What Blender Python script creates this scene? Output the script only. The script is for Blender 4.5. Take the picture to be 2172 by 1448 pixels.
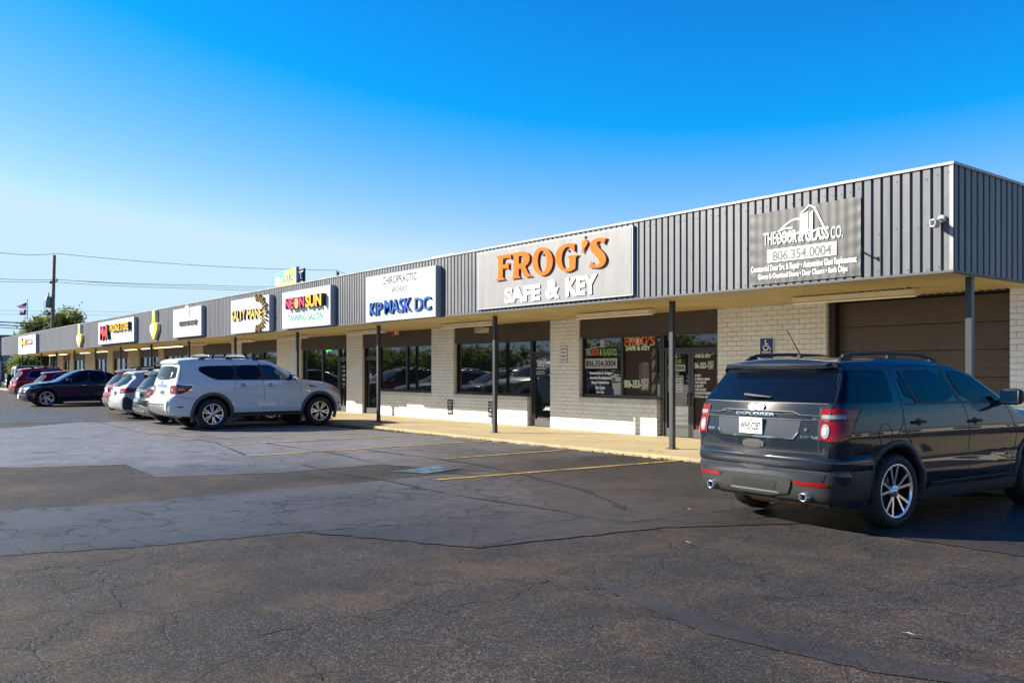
import bpy, bmesh, math, random
import numpy as np
from mathutils import Vector, Matrix
from mathutils.bvhtree import BVHTree

for o in list(bpy.data.objects):
    bpy.data.objects.remove(o)
SC = bpy.context.scene
COL = SC.collection
random.seed(7)
rad = math.radians

# ------------------------------------------------------------------ camera
CAM_H = 1.543
YAW = rad(38.47)                      # angle between the facade (-X) and the lens axis
CAM = bpy.data.objects.new('camera', bpy.data.cameras.new('camera'))
COL.objects.link(CAM)
CAM.location = (0, 0, CAM_H)
CAM.rotation_euler = (rad(90), 0, rad(90) - YAW)
CAM.data.sensor_width = 36
CAM.data.lens = 30.475
CAM.data.shift_y = 63 / 2172
CAM.data.clip_start = 0.05
CAM.data.clip_end = 3000
SC.camera = CAM

# ------------------------------------------------------------------ sun, sky, exposure
SUN_EL = rad(27.8)
SUN_DIR = Vector((-0.75, -0.66, 0)).normalized() * math.cos(SUN_EL) + Vector((0, 0, math.sin(SUN_EL)))
SUN_STRENGTH = 4.8
SKY_STRENGTH = 0.0645
EXPOSURE = 1.55
W = bpy.data.worlds.new('World')
SC.world = W
W.use_nodes = True
wn = W.node_tree
sky = wn.nodes.new('ShaderNodeTexSky')
sky.sky_type = 'NISHITA'
sky.sun_disc = False
sky.sun_elevation = SUN_EL
sky.sun_rotation = math.atan2(SUN_DIR.x, SUN_DIR.y)
sky.altitude = 1100
sky.air_density = 1.0
sky.dust_density = 0.3
sky.ozone_density = 2.0
hsv = wn.nodes.new('ShaderNodeHueSaturation')
hsv.inputs['Hue'].default_value = 0.493
hsv.inputs['Saturation'].default_value = 1.25
bg = wn.nodes['Background']
bg.inputs['Strength'].default_value = SKY_STRENGTH
wn.links.new(sky.outputs['Color'], hsv.inputs['Color'])
vm = wn.nodes.new('ShaderNodeVectorMath')          # the deep polarised blue of the photo's sky
vm.operation = 'MULTIPLY_ADD'
vm.inputs[1].default_value = (2.5, 1.2, 1.28)
vm.inputs[2].default_value = (-2.05, -0.62, 0.0)
vx = wn.nodes.new('ShaderNodeVectorMath')
vx.operation = 'MAXIMUM'
vx.inputs[1].default_value = (0.04, 0.3, 0.3)
vc = wn.nodes.new('ShaderNodeVectorMath')
vc.operation = 'MINIMUM'
vc.inputs[1].default_value = (3.5, 4.5, 5.6)
sx_ = wn.nodes.new('ShaderNodeSeparateXYZ')
gm = wn.nodes.new('ShaderNodeMath')
gm.operation = 'MULTIPLY'
gm.inputs[1].default_value = 0.72
rm_ = wn.nodes.new('ShaderNodeMath')
rm_.operation = 'MINIMUM'
cx_ = wn.nodes.new('ShaderNodeCombineXYZ')
wl = wn.links.new
wl(hsv.outputs['Color'], vm.inputs[0])
wl(vm.outputs[0], vx.inputs[0])
wl(vx.outputs[0], vc.inputs[0])
wl(vc.outputs[0], sx_.inputs[0])
wl(sx_.outputs[1], gm.inputs[0])
wl(gm.outputs[0], rm_.inputs[0])
wl(sx_.outputs[0], rm_.inputs[1])
wl(rm_.outputs[0], cx_.inputs[0])
wl(sx_.outputs[1], cx_.inputs[1])
wl(sx_.outputs[2], cx_.inputs[2])
wl(cx_.outputs[0], bg.inputs['Color'])
sun = bpy.data.objects.new('sun', bpy.data.lights.new('sun', 'SUN'))
COL.objects.link(sun)
sun.data.energy = SUN_STRENGTH
sun.data.angle = rad(0.53)
sun.data.color = (1.0, 0.93, 0.80)
sun.rotation_euler = SUN_DIR.to_track_quat('Z', 'Y').to_euler()
sun.location = (-20, -20, 30)
SC.view_settings.view_transform = 'Standard'
SC.view_settings.look = 'None'
SC.view_settings.exposure = EXPOSURE
SC.view_settings.gamma = 1
SC.cycles.use_denoising = True
SC.cycles.sample_clamp_indirect = 4.0

# ------------------------------------------------------------------ survey: photo pixel -> point on a real plane
_f, _c, _s = 1838.68, math.cos(YAW), math.sin(YAW)


def ray(px, py):
    l, v = (px - 1086) / _f, (787 - py) / _f
    return (-_c + l * _s, _s + l * _c, v)


def onY(px, py, Y):
    r = ray(px, py)
    t = Y / r[1]
    return (r[0] * t, Y, CAM_H + r[2] * t)


def onZ(px, py, z=0.0):
    r = ray(px, py)
    t = (z - CAM_H) / r[2]
    return (r[0] * t, r[1] * t, z)


def atD(px, py, D):
    r = ray(px, py)
    return (r[0] * D, r[1] * D, CAM_H + r[2] * D)


# ------------------------------------------------------------------ materials
MATS = {}


def mat(name, col, rough=0.6, metal=0.0, coat=0.0, spec=0.5, ior=1.45, coat_rough=0.03, emit=None, var=0.0, vscale=3.0, bump=0.0, bscale=40.0, rvar=0.0):
    if name in MATS:
        return MATS[name]
    m = bpy.data.materials.new(name)
    m.use_nodes = True
    nt = m.node_tree
    b = nt.nodes['Principled BSDF']
    b.inputs['Base Color'].default_value = (*col, 1)
    b.inputs['Roughness'].default_value = rough
    b.inputs['Metallic'].default_value = metal
    b.inputs['Coat Weight'].default_value = coat
    b.inputs['Coat Roughness'].default_value = coat_rough
    b.inputs['IOR'].default_value = ior
    b.inputs['Coat IOR'].default_value = 1.42
    b.inputs['Specular IOR Level'].default_value = spec
    if emit:
        b.inputs['Emission Color'].default_value = (*emit[0], 1)
        b.inputs['Emission Strength'].default_value = emit[1]
    if var or bump or rvar:
        g = nt.nodes.new('ShaderNodeNewGeometry')
    if var:
        n = nt.nodes.new('ShaderNodeTexNoise')
        n.inputs['Scale'].default_value = vscale
        n.inputs['Detail'].default_value = 5
        nt.links.new(g.outputs['Position'], n.inputs['Vector'])
        mx = nt.nodes.new('ShaderNodeMix')
        mx.data_type = 'RGBA'
        mx.inputs[6].default_value = (*[max(0, c * (1 - var)) for c in col], 1)
        mx.inputs[7].default_value = (*[min(1, c * (1 + var)) for c in col], 1)
        cr = nt.nodes.new('ShaderNodeMapRange')
        cr.inputs['From Min'].default_value = 0.3
        cr.inputs['From Max'].default_value = 0.7
        nt.links.new(n.outputs['Fac'], cr.inputs['Value'])
        nt.links.new(cr.outputs[0], mx.inputs[0])
        nt.links.new(mx.outputs[2], b.inputs['Base Color'])
        if rvar:
            mr = nt.nodes.new('ShaderNodeMapRange')
            mr.inputs['To Min'].default_value = max(0, rough - rvar)
            mr.inputs['To Max'].default_value = min(1, rough + rvar)
            nt.links.new(n.outputs['Fac'], mr.inputs['Value'])
            nt.links.new(mr.outputs[0], b.inputs['Roughness'])
    if bump:
        n2 = nt.nodes.new('ShaderNodeTexNoise')
        n2.inputs['Scale'].default_value = bscale
        n2.inputs['Detail'].default_value = 3
        nt.links.new(g.outputs['Position'], n2.inputs['Vector'])
        bp = nt.nodes.new('ShaderNodeBump')
        bp.inputs['Strength'].default_value = bump
        bp.inputs['Distance'].default_value = 0.02
        nt.links.new(n2.outputs['Fac'], bp.inputs['Height'])
        nt.links.new(bp.outputs[0], b.inputs['Normal'])
    MATS[name] = m
    return m


class G:
    """small node-graph helper"""

    def __init__(s, name):
        s.m = bpy.data.materials.new(name)
        s.m.use_nodes = True
        s.nt = s.m.node_tree
        s.b = s.nt.nodes['Principled BSDF']
        MATS[name] = s.m

    def n(s, t, **kw):
        nd = s.nt.nodes.new('ShaderNode' + t)
        for k, v in kw.items():
            if k.startswith('_'):
                setattr(nd, k[1:], v)
            else:
                s.put(nd.inputs[int(k[1:]) if k[0] == 'i' and k[1:].isdigit() else k.replace('__', ' ')], v)
        return nd

    def put(s, sock, v):
        if isinstance(v, bpy.types.NodeSocket):
            s.nt.links.new(v, sock)
        elif isinstance(v, tuple) and len(v) == 3 and sock.type == 'RGBA':
            sock.default_value = (*v, 1)
        else:
            sock.default_value = v

    def math(s, op, a, b=0.0, c=0.0):
        nd = s.n('Math', _operation=op, i0=a, i1=b, i2=c)
        return nd.outputs[0]

    def mix(s, f, a, b):
        nd = s.n('Mix', _data_type='RGBA')
        s.put(nd.inputs[0], f)
        s.put(nd.inputs[6], a)
        s.put(nd.inputs[7], b)
        return nd.outputs[2]

    def noise(s, vec, scale, detail=4, rough=0.55):
        return s.n('TexNoise', Vector=vec, Scale=scale, Detail=detail, Roughness=rough).outputs['Fac']

    def ramp(s, v, a, b, lo=0.0, hi=1.0):
        nd = s.n('MapRange', Value=v)
        nd.inputs['From Min'].default_value = a
        nd.inputs['From Max'].default_value = b
        nd.inputs['To Min'].default_value = lo
        nd.inputs['To Max'].default_value = hi
        return nd.outputs[0]

    def pos(s):
        return s.n('NewGeometry').outputs['Position']


def asphalt(name, dark, light, brown, brown_amt, crack, rough, bump, crack_scale=1.6, grain=1.0, line_w=.03, pale=None, spec=0.5, px0=-10.5, px1=-15.5):
    g = G(name)
    p = g.pos()
    big = g.noise(p, 0.5, 5, 0.6)
    mid = g.noise(p, 2.6, 6, 0.7)
    vor = g.n('TexVoronoi', Vector=p, Scale=105.0)
    rnd = g.n('SeparateColor', Color=vor.outputs['Color'])
    vor2 = g.n('TexVoronoi', Vector=p, Scale=210.0)
    rnd2 = g.n('SeparateColor', Color=vor2.outputs['Color']).outputs[0]
    base = g.mix(g.ramp(big, 0.32, 0.68), dark, light)
    base = g.mix(g.math('MULTIPLY', g.ramp(mid, 0.38, 0.66), 0.40), base, tuple(c * 1.45 for c in light))
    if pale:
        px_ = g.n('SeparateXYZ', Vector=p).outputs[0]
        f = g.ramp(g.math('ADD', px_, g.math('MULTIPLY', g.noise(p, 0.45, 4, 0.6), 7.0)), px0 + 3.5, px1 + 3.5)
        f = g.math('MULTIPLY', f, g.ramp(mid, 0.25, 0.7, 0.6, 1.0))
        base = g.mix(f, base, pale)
    # loose brown aggregate worn bare in blotches
    blot = g.math('MULTIPLY', g.ramp(g.noise(p, 0.8, 6, 0.72), 0.47, 0.62), brown_amt)
    base = g.mix(g.math('MULTIPLY', blot, 0.55), base, tuple(c * .42 for c in brown))
    st = g.ramp(rnd.outputs[0], 0.45, 1.0)
    st = g.math('MULTIPLY', g.math('POWER', st, 2.6), g.ramp(g.noise(p, 0.65, 5, 0.65), 0.36, 0.62, 0.3 * grain, grain))
    base = g.mix(g.math('MULTIPLY', st, 0.65), base, (0.20, 0.185, 0.175))
    base = g.mix(g.math('MULTIPLY', g.math('MULTIPLY', g.ramp(rnd.outputs[1], 0.5, 1.0), blot), 0.75), base, brown)
    base = g.mix(g.math('MULTIPLY', g.ramp(rnd2, 0.70, 1.0), 0.40 * grain), base, (0.15, 0.135, 0.125))
    pit = g.math('MULTIPLY', g.ramp(rnd.outputs[2], 0.74, 0.84), 0.75 * grain)
    base = g.mix(pit, base, (0.010, 0.010, 0.011))
    # oil and tyre staining
    oil = g.math('MULTIPLY', g.ramp(g.noise(p, 0.75, 4, 0.65), 0.60, 0.70), 0.55)
    base = g.mix(oil, base, (0.007, 0.0068, 0.0066))
    # crack network
    wob = g.n('TexNoise', Vector=p, Scale=1.5, Detail=6.0, Roughness=0.62)
    pv = g.n('VectorMath', _operation='ADD')
    g.nt.links.new(p, pv.inputs[0])
    sc = g.n('VectorMath', _operation='SCALE')
    g.nt.links.new(wob.outputs['Color'], sc.inputs[0])
    sc.inputs['Scale'].default_value = 0.7
    g.nt.links.new(sc.outputs[0], pv.inputs[1])
    edge = g.n('TexVoronoi', _feature='DISTANCE_TO_EDGE', Vector=pv.outputs[0], Scale=crack_scale)
    line = g.ramp(edge.outputs['Distance'], line_w * .35, line_w, 1.0, 0.0)
    ck = g.math('MULTIPLY', line, g.ramp(g.noise(p, 0.9, 4, 0.6), 0.42, 0.52))
    ck = g.math('MULTIPLY', ck, crack)
    base = g.mix(ck, base, (0.005, 0.005, 0.006))
    g.put(g.b.inputs['Base Color'], base)
    g.put(g.b.inputs['Roughness'], g.ramp(mid, 0.25, 0.75, rough + 0.10, rough - 0.12))
    g.b.inputs['Specular IOR Level'].default_value = spec
    h = g.math('ADD', g.math('MULTIPLY', rnd.outputs[0], 0.6 * grain), g.math('MULTIPLY', g.noise(p, 220, 2, 0.7), 0.5))
    h = g.math('SUBTRACT', h, g.math('MULTIPLY', ck, 2.0))
    bp = g.n('Bump', Height=h, Strength=bump, Distance=0.006)
    g.put(g.b.inputs['Normal'], bp.outputs[0])
    return g.m


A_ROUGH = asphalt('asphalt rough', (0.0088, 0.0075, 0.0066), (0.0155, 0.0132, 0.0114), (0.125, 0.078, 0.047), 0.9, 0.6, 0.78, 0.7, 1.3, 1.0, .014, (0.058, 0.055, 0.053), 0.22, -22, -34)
A_SEAL = asphalt('asphalt sealed', (0.0112, 0.0100, 0.0091), (0.0170, 0.0154, 0.0140), (0.095, 0.066, 0.045), 0.40, 0.7, 0.55, 0.28, 1.5, 0.45, .022, (0.165, 0.163, 0.172), 0.35, -11, -16.5)  # pale end: worn grey that also carries painted sky sheen in its colour
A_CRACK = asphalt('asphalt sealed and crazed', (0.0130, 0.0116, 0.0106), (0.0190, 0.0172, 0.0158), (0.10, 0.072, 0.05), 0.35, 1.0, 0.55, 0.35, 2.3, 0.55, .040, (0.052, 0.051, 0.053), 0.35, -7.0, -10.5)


def paint_mat(name, col, wear):
    g = G(name)
    p = g.pos()
    n = g.noise(p, 9, 6, 0.75)
    n2 = g.noise(p, 90, 3, 0.7)
    n3 = g.noise(p, 1.3, 4, 0.6)
    f = g.math('ADD', g.math('MULTIPLY', n, 0.55), g.math('ADD', g.math('MULTIPLY', n2, 0.25), g.math('MULTIPLY', n3, 0.35)))
    k = g.ramp(f, wear, wear + 0.10)
    g.put(g.b.inputs['Base Color'], g.mix(k, col, (0.022, 0.021, 0.020)))
    g.b.inputs['Roughness'].default_value = 0.75
    return g.m


M_YELLOW = paint_mat('worn yellow paint', (0.40, 0.25, 0.045), 0.56)
M_YELLOW2 = paint_mat('very worn yellow paint', (0.30, 0.20, 0.06), 0.50)
M_BLUE = paint_mat('worn blue paint', (0.045, 0.19, 0.26), 0.51)


def brick_mat(name, c1, c2, mortar, bw, bh, dirt=0.35, size=0.007):
    g = G(name)
    p = g.pos()
    sp = g.n('SeparateXYZ', Vector=p)
    u = g.math('ADD', sp.outputs[0], sp.outputs[1])
    cv = g.n('CombineXYZ', X=u, Y=sp.outputs[2], Z=0.0)
    wv = g.n('VectorMath', _operation='MULTIPLY_ADD')
    nz = g.n('TexNoise', Vector=p, Scale=9.0, Detail=3.0)
    g.nt.links.new(nz.outputs['Color'], wv.inputs[0])
    wv.inputs[1].default_value = (0.022, 0.022, 0)
    g.nt.links.new(cv.outputs[0], wv.inputs[2])
    bt = g.n('TexBrick', Vector=wv.outputs[0], Color1=c1, Color2=c2, Mortar=mortar, Scale=1.0, Mortar__Size=size, Mortar__Smooth=0.35, Bias=0.0, Brick__Width=bw, Row__Height=bh)
    gap = g.noise(p, 2.6, 4, 0.7)
    # paint fills most joints; only some are open and dirty
    openj = g.ramp(gap, 0.40, 0.60, 0.25, 1.0)
    mf = g.math('MULTIPLY', bt.outputs['Fac'], openj)
    brick_only = g.n('TexBrick', Vector=wv.outputs[0], Color1=c1, Color2=c2, Mortar=c1, Scale=1.0, Mortar__Size=size, Mortar__Smooth=0.35, Brick__Width=bw, Row__Height=bh)
    col = g.mix(mf, brick_only.outputs['Color'], mortar)
    d = g.ramp(g.noise(p, 1.2, 6, 0.7), 0.42, 0.75)
    col = g.mix(g.math('MULTIPLY', d, dirt), col, tuple(a * b for a, b in zip(c2, (0.72, 0.66, 0.55))))
    g.put(g.b.inputs['Base Color'], col)
    g.b.inputs['Roughness'].default_value = 0.75
    h = g.math('ADD', g.math('MULTIPLY', bt.outputs['Fac'], -1.0), g.math('MULTIPLY', g.noise(p, 30, 4, 0.6), 0.5))
    bp = g.n('Bump', Height=h, Strength=0.8, Distance=0.012)
    g.put(g.b.inputs['Normal'], bp.outputs[0])
    return g.m


M_BRICK = brick_mat('white painted brick', (0.80, 0.795, 0.765), (0.75, 0.74, 0.69), (0.40, 0.37, 0.33), 0.245, 0.099, size=.008)
M_BRICKTAN = brick_mat('tan painted brick', (0.56, 0.47, 0.35), (0.50, 0.42, 0.31), (0.20, 0.16, 0.12), 0.245, 0.099, size=.010)
M_ROWLOCK = brick_mat('white brick rowlock', (0.64, 0.62, 0.57), (0.58, 0.55, 0.50), (0.14, 0.12, 0.10), 0.085, 0.30)

g = G('sidewalk concrete')
p = g.pos()
a = g.noise(p, 0.8, 6, 0.65)
b_ = g.noise(p, 45, 4, 0.6)
cc = g.mix(g.ramp(a, 0.3, 0.7), (0.30, 0.235, 0.12), (0.39, 0.31, 0.17))
cc = g.mix(g.math('MULTIPLY', g.ramp(b_, 0.5, 0.8), 0.35), cc, (0.24, 0.20, 0.15))
sx = g.n('SeparateXYZ', Vector=p).outputs[0]
jn = g.math('ABSOLUTE', g.math('SUBTRACT', g.math('FRACT', g.math('MULTIPLY', sx, 1 / 2.88)), 0.5))
cc = g.mix(g.ramp(jn, 0.001, 0.004, 0.8, 0.0), cc, (0.10, 0.085, 0.065))
sy = g.n('SeparateXYZ', Vector=p).outputs[1]
jy = g.math('ABSOLUTE', g.math('SUBTRACT', g.math('ADD', sy, g.math('MULTIPLY', g.noise(p, 0.7, 4, 0.6), 0.35)), 13.35))
cc = g.mix(g.ramp(jy, 0.006, 0.018, 0.8, 0.0), cc, (0.10, 0.08, 0.05))
stn = g.ramp(g.noise(p, 2.2, 5, 0.7), 0.55, 0.72, 0.0, 0.45)
cc = g.mix(stn, cc, (0.24, 0.19, 0.12))
g.put(g.b.inputs['Base Color'], cc)
g.b.inputs['Roughness'].default_value = 0.8
g.put(g.b.inputs['Normal'], g.n('Bump', Height=b_, Strength=0.25, Distance=0.01).outputs[0])
M_WALK = g.m

g = G('grey ribbed metal')
p = g.pos()
sx = g.n('SeparateXYZ', Vector=p)
sheet = g.n('TexWhiteNoise', _noise_dimensions='1D', W=g.math('FLOOR', g.math('MULTIPLY', g.math('ADD', sx.outputs[0], sx.outputs[1]), 1 / 1.145))).outputs['Value']
st = g.n('TexNoise', Vector=g.n('VectorMath', _operation='MULTIPLY', i0=p, i1=(9.0, 9.0, 0.5)).outputs[0], Scale=1.0, Detail=5.0, Roughness=0.65).outputs['Fac']
cc = g.mix(sheet, (0.092, 0.097, 0.112), (0.118, 0.123, 0.139))
cc = g.mix(g.math('MULTIPLY', g.ramp(st, 0.45, 0.75), 0.5), cc, (0.155, 0.156, 0.165))
cc = g.mix(g.math('MULTIPLY', g.ramp(g.noise(p, 0.35, 4, 0.6), 0.5, 0.7), 0.3), cc, (0.155, 0.15, 0.15))
g.put(g.b.inputs['Base Color'], cc)
g.put(g.b.inputs['Roughness'], g.ramp(st, 0.3, 0.7, 0.40, 0.55))
g.b.inputs['Specular IOR Level'].default_value = 0.3
g.b.inputs['Metallic'].default_value = 0.2
g.put(g.b.inputs['Normal'], g.n('Bump', Height=g.noise(p, 2.2, 3, 0.5), Strength=0.25, Distance=0.02).outputs[0])
M_FASCIA = g.m

M_FLASH = mat('flashing', (0.26, 0.26, 0.27), 0.45, 0.2, var=0.2, vscale=3)
M_SCREW = mat('screw dark', (0.02, 0.02, 0.024), 0.5)
M_SOFFIT = mat('cream soffit metal', (0.52, 0.42, 0.20), 0.45, var=0.14, vscale=1.1)
M_TRIM = mat('dark grey trim', (0.05, 0.05, 0.055), 0.5)
M_POST = mat('blue grey post paint', (0.030, 0.033, 0.042), 0.4, var=0.15, vscale=5)
M_HEADER = mat('brown header panel', (0.062, 0.043, 0.034), 0.6, var=0.12, vscale=2)
M_FRAME = mat('dark bronze frame', (0.016, 0.014, 0.013), 0.35)
M_SILVER = mat('grey aluminium sill', (0.20, 0.20, 0.20), 0.4, 0.6)
M_GLASS = mat('shop glass', (0.010, 0.013, 0.016), 0.015, ior=1.9, spec=0.5)
M_DOORBROWN = mat('roll up door brown', (0.080, 0.056, 0.040), 0.55, var=0.10, vscale=2)
M_LAMPBODY = mat('cream light housing', (0.66, 0.58, 0.42), 0.5, var=0.1)
M_TUBE = mat('fluorescent tube', (0.9, 0.82, 0.6), 0.3)
M_LIT = mat('lit fluorescent tube', (0.9, 0.85, 0.6), 0.3, emit=((1.0, 0.85, 0.45), 1.2))
M_WHITE = mat('white sign face', (0.66, 0.70, 0.73), 0.35, var=0.03, vscale=1.2)
M_SIGNSIDE = mat('sign side metal', (0.30, 0.34, 0.38), 0.45, 0.2)
M_BLACK = mat('black', (0.01, 0.01, 0.011), 0.5)
M_TEXTWHITE = mat('white vinyl', (0.82, 0.82, 0.80), 0.5, spec=.1)
M_ORANGE = mat('orange vinyl', (0.80, 0.13, 0.015), 0.4, spec=.1, var=0.12, vscale=2.5)
M_ORANGE2 = mat('rust orange vinyl', (0.72, 0.13, 0.02), 0.5, spec=.1)
M_GREENV = mat('green vinyl', (0.22, 0.45, 0.10), 0.5, spec=.1)
M_REDV = mat('salmon vinyl', (0.60, 0.14, 0.07), 0.5, spec=.1)
M_PALE = mat('pale green vinyl', (0.62, 0.70, 0.52), 0.5, spec=.1)
M_POSTER = mat('brown poster vinyl', (0.042, 0.028, 0.022), 0.5, spec=.12)
M_GREY = mat('grey vinyl', (0.40, 0.40, 0.42), 0.5)
M_DKGREY = mat('dark grey', (0.05, 0.05, 0.055), 0.6)
M_RUBBER = mat('tyre rubber', (0.012, 0.012, 0.012), 0.75, bump=0.3, bscale=60)
M_PLASTIC = mat('black plastic', (0.018, 0.018, 0.019), 0.55)
M_WELL = mat('wheel well black', (0.004, 0.004, 0.004), 0.95)
M_CARGLASS = mat('tinted car glass', (0.002, 0.004, 0.009), 0.02, ior=1.33)
M_CARGLASS2 = mat('light tinted car glass', (0.01, 0.02, 0.028), 0.02, ior=1.55)
M_ALLOY = mat('machined alloy', (0.72, 0.72, 0.74), 0.28, 0.9)
M_ALLOYDK = mat('dark alloy', (0.03, 0.03, 0.033), 0.35, 0.6)
M_CHROME = mat('chrome', (0.75, 0.76, 0.78), 0.08, 1.0)
M_TAIL = mat('tail lamp red', (0.20, 0.002, 0.004), 0.2, coat=1.0, spec=.05)
M_TAILCLEAR = mat('clear lamp lens', (0.20, 0.21, 0.23), 0.15, coat=1.0)
M_AMBER = mat('amber lens', (0.75, 0.20, 0.02), 0.15, coat=1.0)
M_PLATE = mat('plate white', (0.78, 0.78, 0.77), 0.4)
M_RUST = mat('rusty underbody', (0.16, 0.085, 0.04), 0.8, var=0.3, vscale=20)
M_BARK = mat('bark', (0.07, 0.05, 0.035), 0.9, var=0.3, vscale=8)
M_WOOD = mat('weathered pole wood', (0.16, 0.115, 0.085), 0.85, var=0.25, vscale=4)
M_WIRE = mat('wire', (0.03, 0.032, 0.036), 0.6)
M_TRANSF = mat('transformer grey', (0.14, 0.17, 0.19), 0.5)


def cloth_mat(name, col):
    m = mat(name, col, 0.7)
    nt = m.node_tree
    tr = nt.nodes.new('ShaderNodeBsdfTranslucent')
    tr.inputs['Color'].default_value = (*col, 1)
    ms = nt.nodes.new('ShaderNodeMixShader')
    ms.inputs[0].default_value = 0.5
    nt.links.new(nt.nodes['Principled BSDF'].outputs[0], ms.inputs[1])
    nt.links.new(tr.outputs[0], ms.inputs[2])
    nt.links.new(ms.outputs[0], nt.nodes['Material Output'].inputs['Surface'])
    return m


def foliage_mat(name, c1, c2):
    g = G(name)
    oi = g.n('ObjectInfo')
    p = g.pos()
    n = g.noise(p, 0.9, 3, 0.6)
    n2 = g.noise(p, 7.0, 2, 0.6)
    f = g.math('ADD', g.math('MULTIPLY', g.ramp(n, 0.35, 0.65), 0.6), g.math('MULTIPLY', g.ramp(n2, 0.3, 0.7), 0.4))
    g.put(g.b.inputs['Base Color'], g.mix(f, c1, c2))
    g.b.inputs['Roughness'].default_value = 0.6
    tr = g.n('BsdfTranslucent', Color=(0.16, 0.20, 0.03))
    ms = g.n('MixShader', i0=0.35)
    g.nt.links.new(g.b.outputs[0], ms.inputs[1])
    g.nt.links.new(tr.outputs[0], ms.inputs[2])
    g.nt.links.new(ms.outputs[0], g.nt.nodes['Material Output'].inputs['Surface'])
    return g.m


M_LEAF = foliage_mat('tree leaves', (0.035, 0.060, 0.012), (0.13, 0.16, 0.028))
M_LEAF2 = foliage_mat('bush leaves', (0.10, 0.16, 0.02), (0.22, 0.28, 0.04))
M_LEAF3 = foliage_mat('dark tree leaves', (0.05, 0.085, 0.025), (0.12, 0.17, 0.045))


# ------------------------------------------------------------------ mesh helpers
class MB:
    def __init__(s):
        s.V, s.F, s.I, s.S = [], [], [], []

    def add(s, V, F, mi=0, smooth=False):
        o = len(s.V)
        s.V += [tuple(v) for v in V]
        for f in F:
            s.F.append(tuple(i + o for i in f))
            s.I.append(mi)
            s.S.append(smooth)
        return s

    def box(s, x0, x1, y0, y1, z0, z1, mi=0):
        V = [(x, y, z) for z in (z0, z1) for y in (y0, y1) for x in (x0, x1)]
        return s.add(V, [(0, 2, 3, 1), (4, 5, 7, 6), (0, 1, 5, 4), (2, 6, 7, 3), (0, 4, 6, 2), (1, 3, 7, 5)], mi)

    def prism(s, poly, y0, y1, mi=0, axis='y'):
        """polygon in two axes extruded along the third"""
        n = len(poly)
        if axis == 'y':
            f = lambda a, b, t: (a, t, b)
        elif axis == 'x':
            f = lambda a, b, t: (t, a, b)
        else:
            f = lambda a, b, t: (a, b, t)
        V = [f(a, b, y0) for a, b in poly] + [f(a, b, y1) for a, b in poly]
        F = [tuple(range(n)), tuple(range(2 * n - 1, n - 1, -1))] + [(i, i + n, (i + 1) % n + n, (i + 1) % n) for i in range(n)]
        return s.add(V, F, mi)

    def tube(s, pts, r, n=8, mi=0, caps=True):
        pts = [Vector(p) for p in pts]
        rs = r if isinstance(r, (list, tuple)) else [r] * len(pts)
        V = []
        for i, p in enumerate(pts):
            d = (pts[min(i + 1, len(pts) - 1)] - pts[max(i - 1, 0)]).normalized()
            u = d.orthogonal().normalized() if i == 0 else (u - d * u.dot(d)).normalized()
            v = d.cross(u)
            V += [p + (u * math.cos(2 * math.pi * k / n) + v * math.sin(2 * math.pi * k / n)) * rs[i] for k in range(n)]
        F = [(i * n + k, i * n + (k + 1) % n, (i + 1) * n + (k + 1) % n, (i + 1) * n + k) for i in range(len(pts) - 1) for k in range(n)]
        s.add(V, F, mi, True)
        if caps:
            m = (len(pts) - 1) * n
            s.add(V[:n], [tuple(range(n - 1, -1, -1))], mi)
            s.add(V[m:], [tuple(range(n))], mi)
        return s

    def lathe(s, prof, n=40, mi=0, axis='y', close=False):
        V = []
        for k in range(n):
            a = 2 * math.pi * k / n
            for r, t in prof:
                V.append((r * math.cos(a), t, r * math.sin(a)) if axis == 'y' else ((r * math.cos(a), r * math.sin(a), t) if axis == 'z' else (t, r * math.cos(a), r * math.sin(a))))
        m = len(prof)
        F = []
        for k in range(n):
            for j in range(m - 1):
                F.append((k * m + j, ((k + 1) % n) * m + j, ((k + 1) % n) * m + j + 1, k * m + j + 1))
        return s.add(V, F, mi, True)

    def build(s, name, m, parent=None, local=False, angle=None):
        off = Vector((0, 0, 0))
        if parent is not None and not local:
            q = parent
            while q is not None:
                off += Vector(q.location)
                q = q.parent
        me = bpy.data.meshes.new(name)
        me.from_pydata([(v[0] - off.x, v[1] - off.y, v[2] - off.z) for v in s.V], [], s.F)
        for q in (m if isinstance(m, (list, tuple)) else [m]):
            me.materials.append(q)
        me.polygons.foreach_set('material_index', s.I)
        me.polygons.foreach_set('use_smooth', s.S)
        me.update()
        if angle:
            me.set_sharp_from_angle(angle=rad(angle))
        o = bpy.data.objects.new(name, me)
        COL.objects.link(o)
        if parent is not None:
            o.parent = parent
        return o


def thing(name, label, cat, loc=(0, 0, 0), rz=0.0, group=None):
    o = bpy.data.objects.new(name, None)
    o.empty_display_size = 0.3
    COL.objects.link(o)
    o.location = loc
    o.rotation_euler = (0, 0, rz)
    return tag(o, label, cat, group)


def tag(o, label, cat, group=None, kind=None):
    o['label'] = label
    o['category'] = cat
    if group:
        o['group'] = group
    if kind:
        o['kind'] = kind
    return o


def struct(o, label=None):
    o['kind'] = 'structure'
    return o


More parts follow.
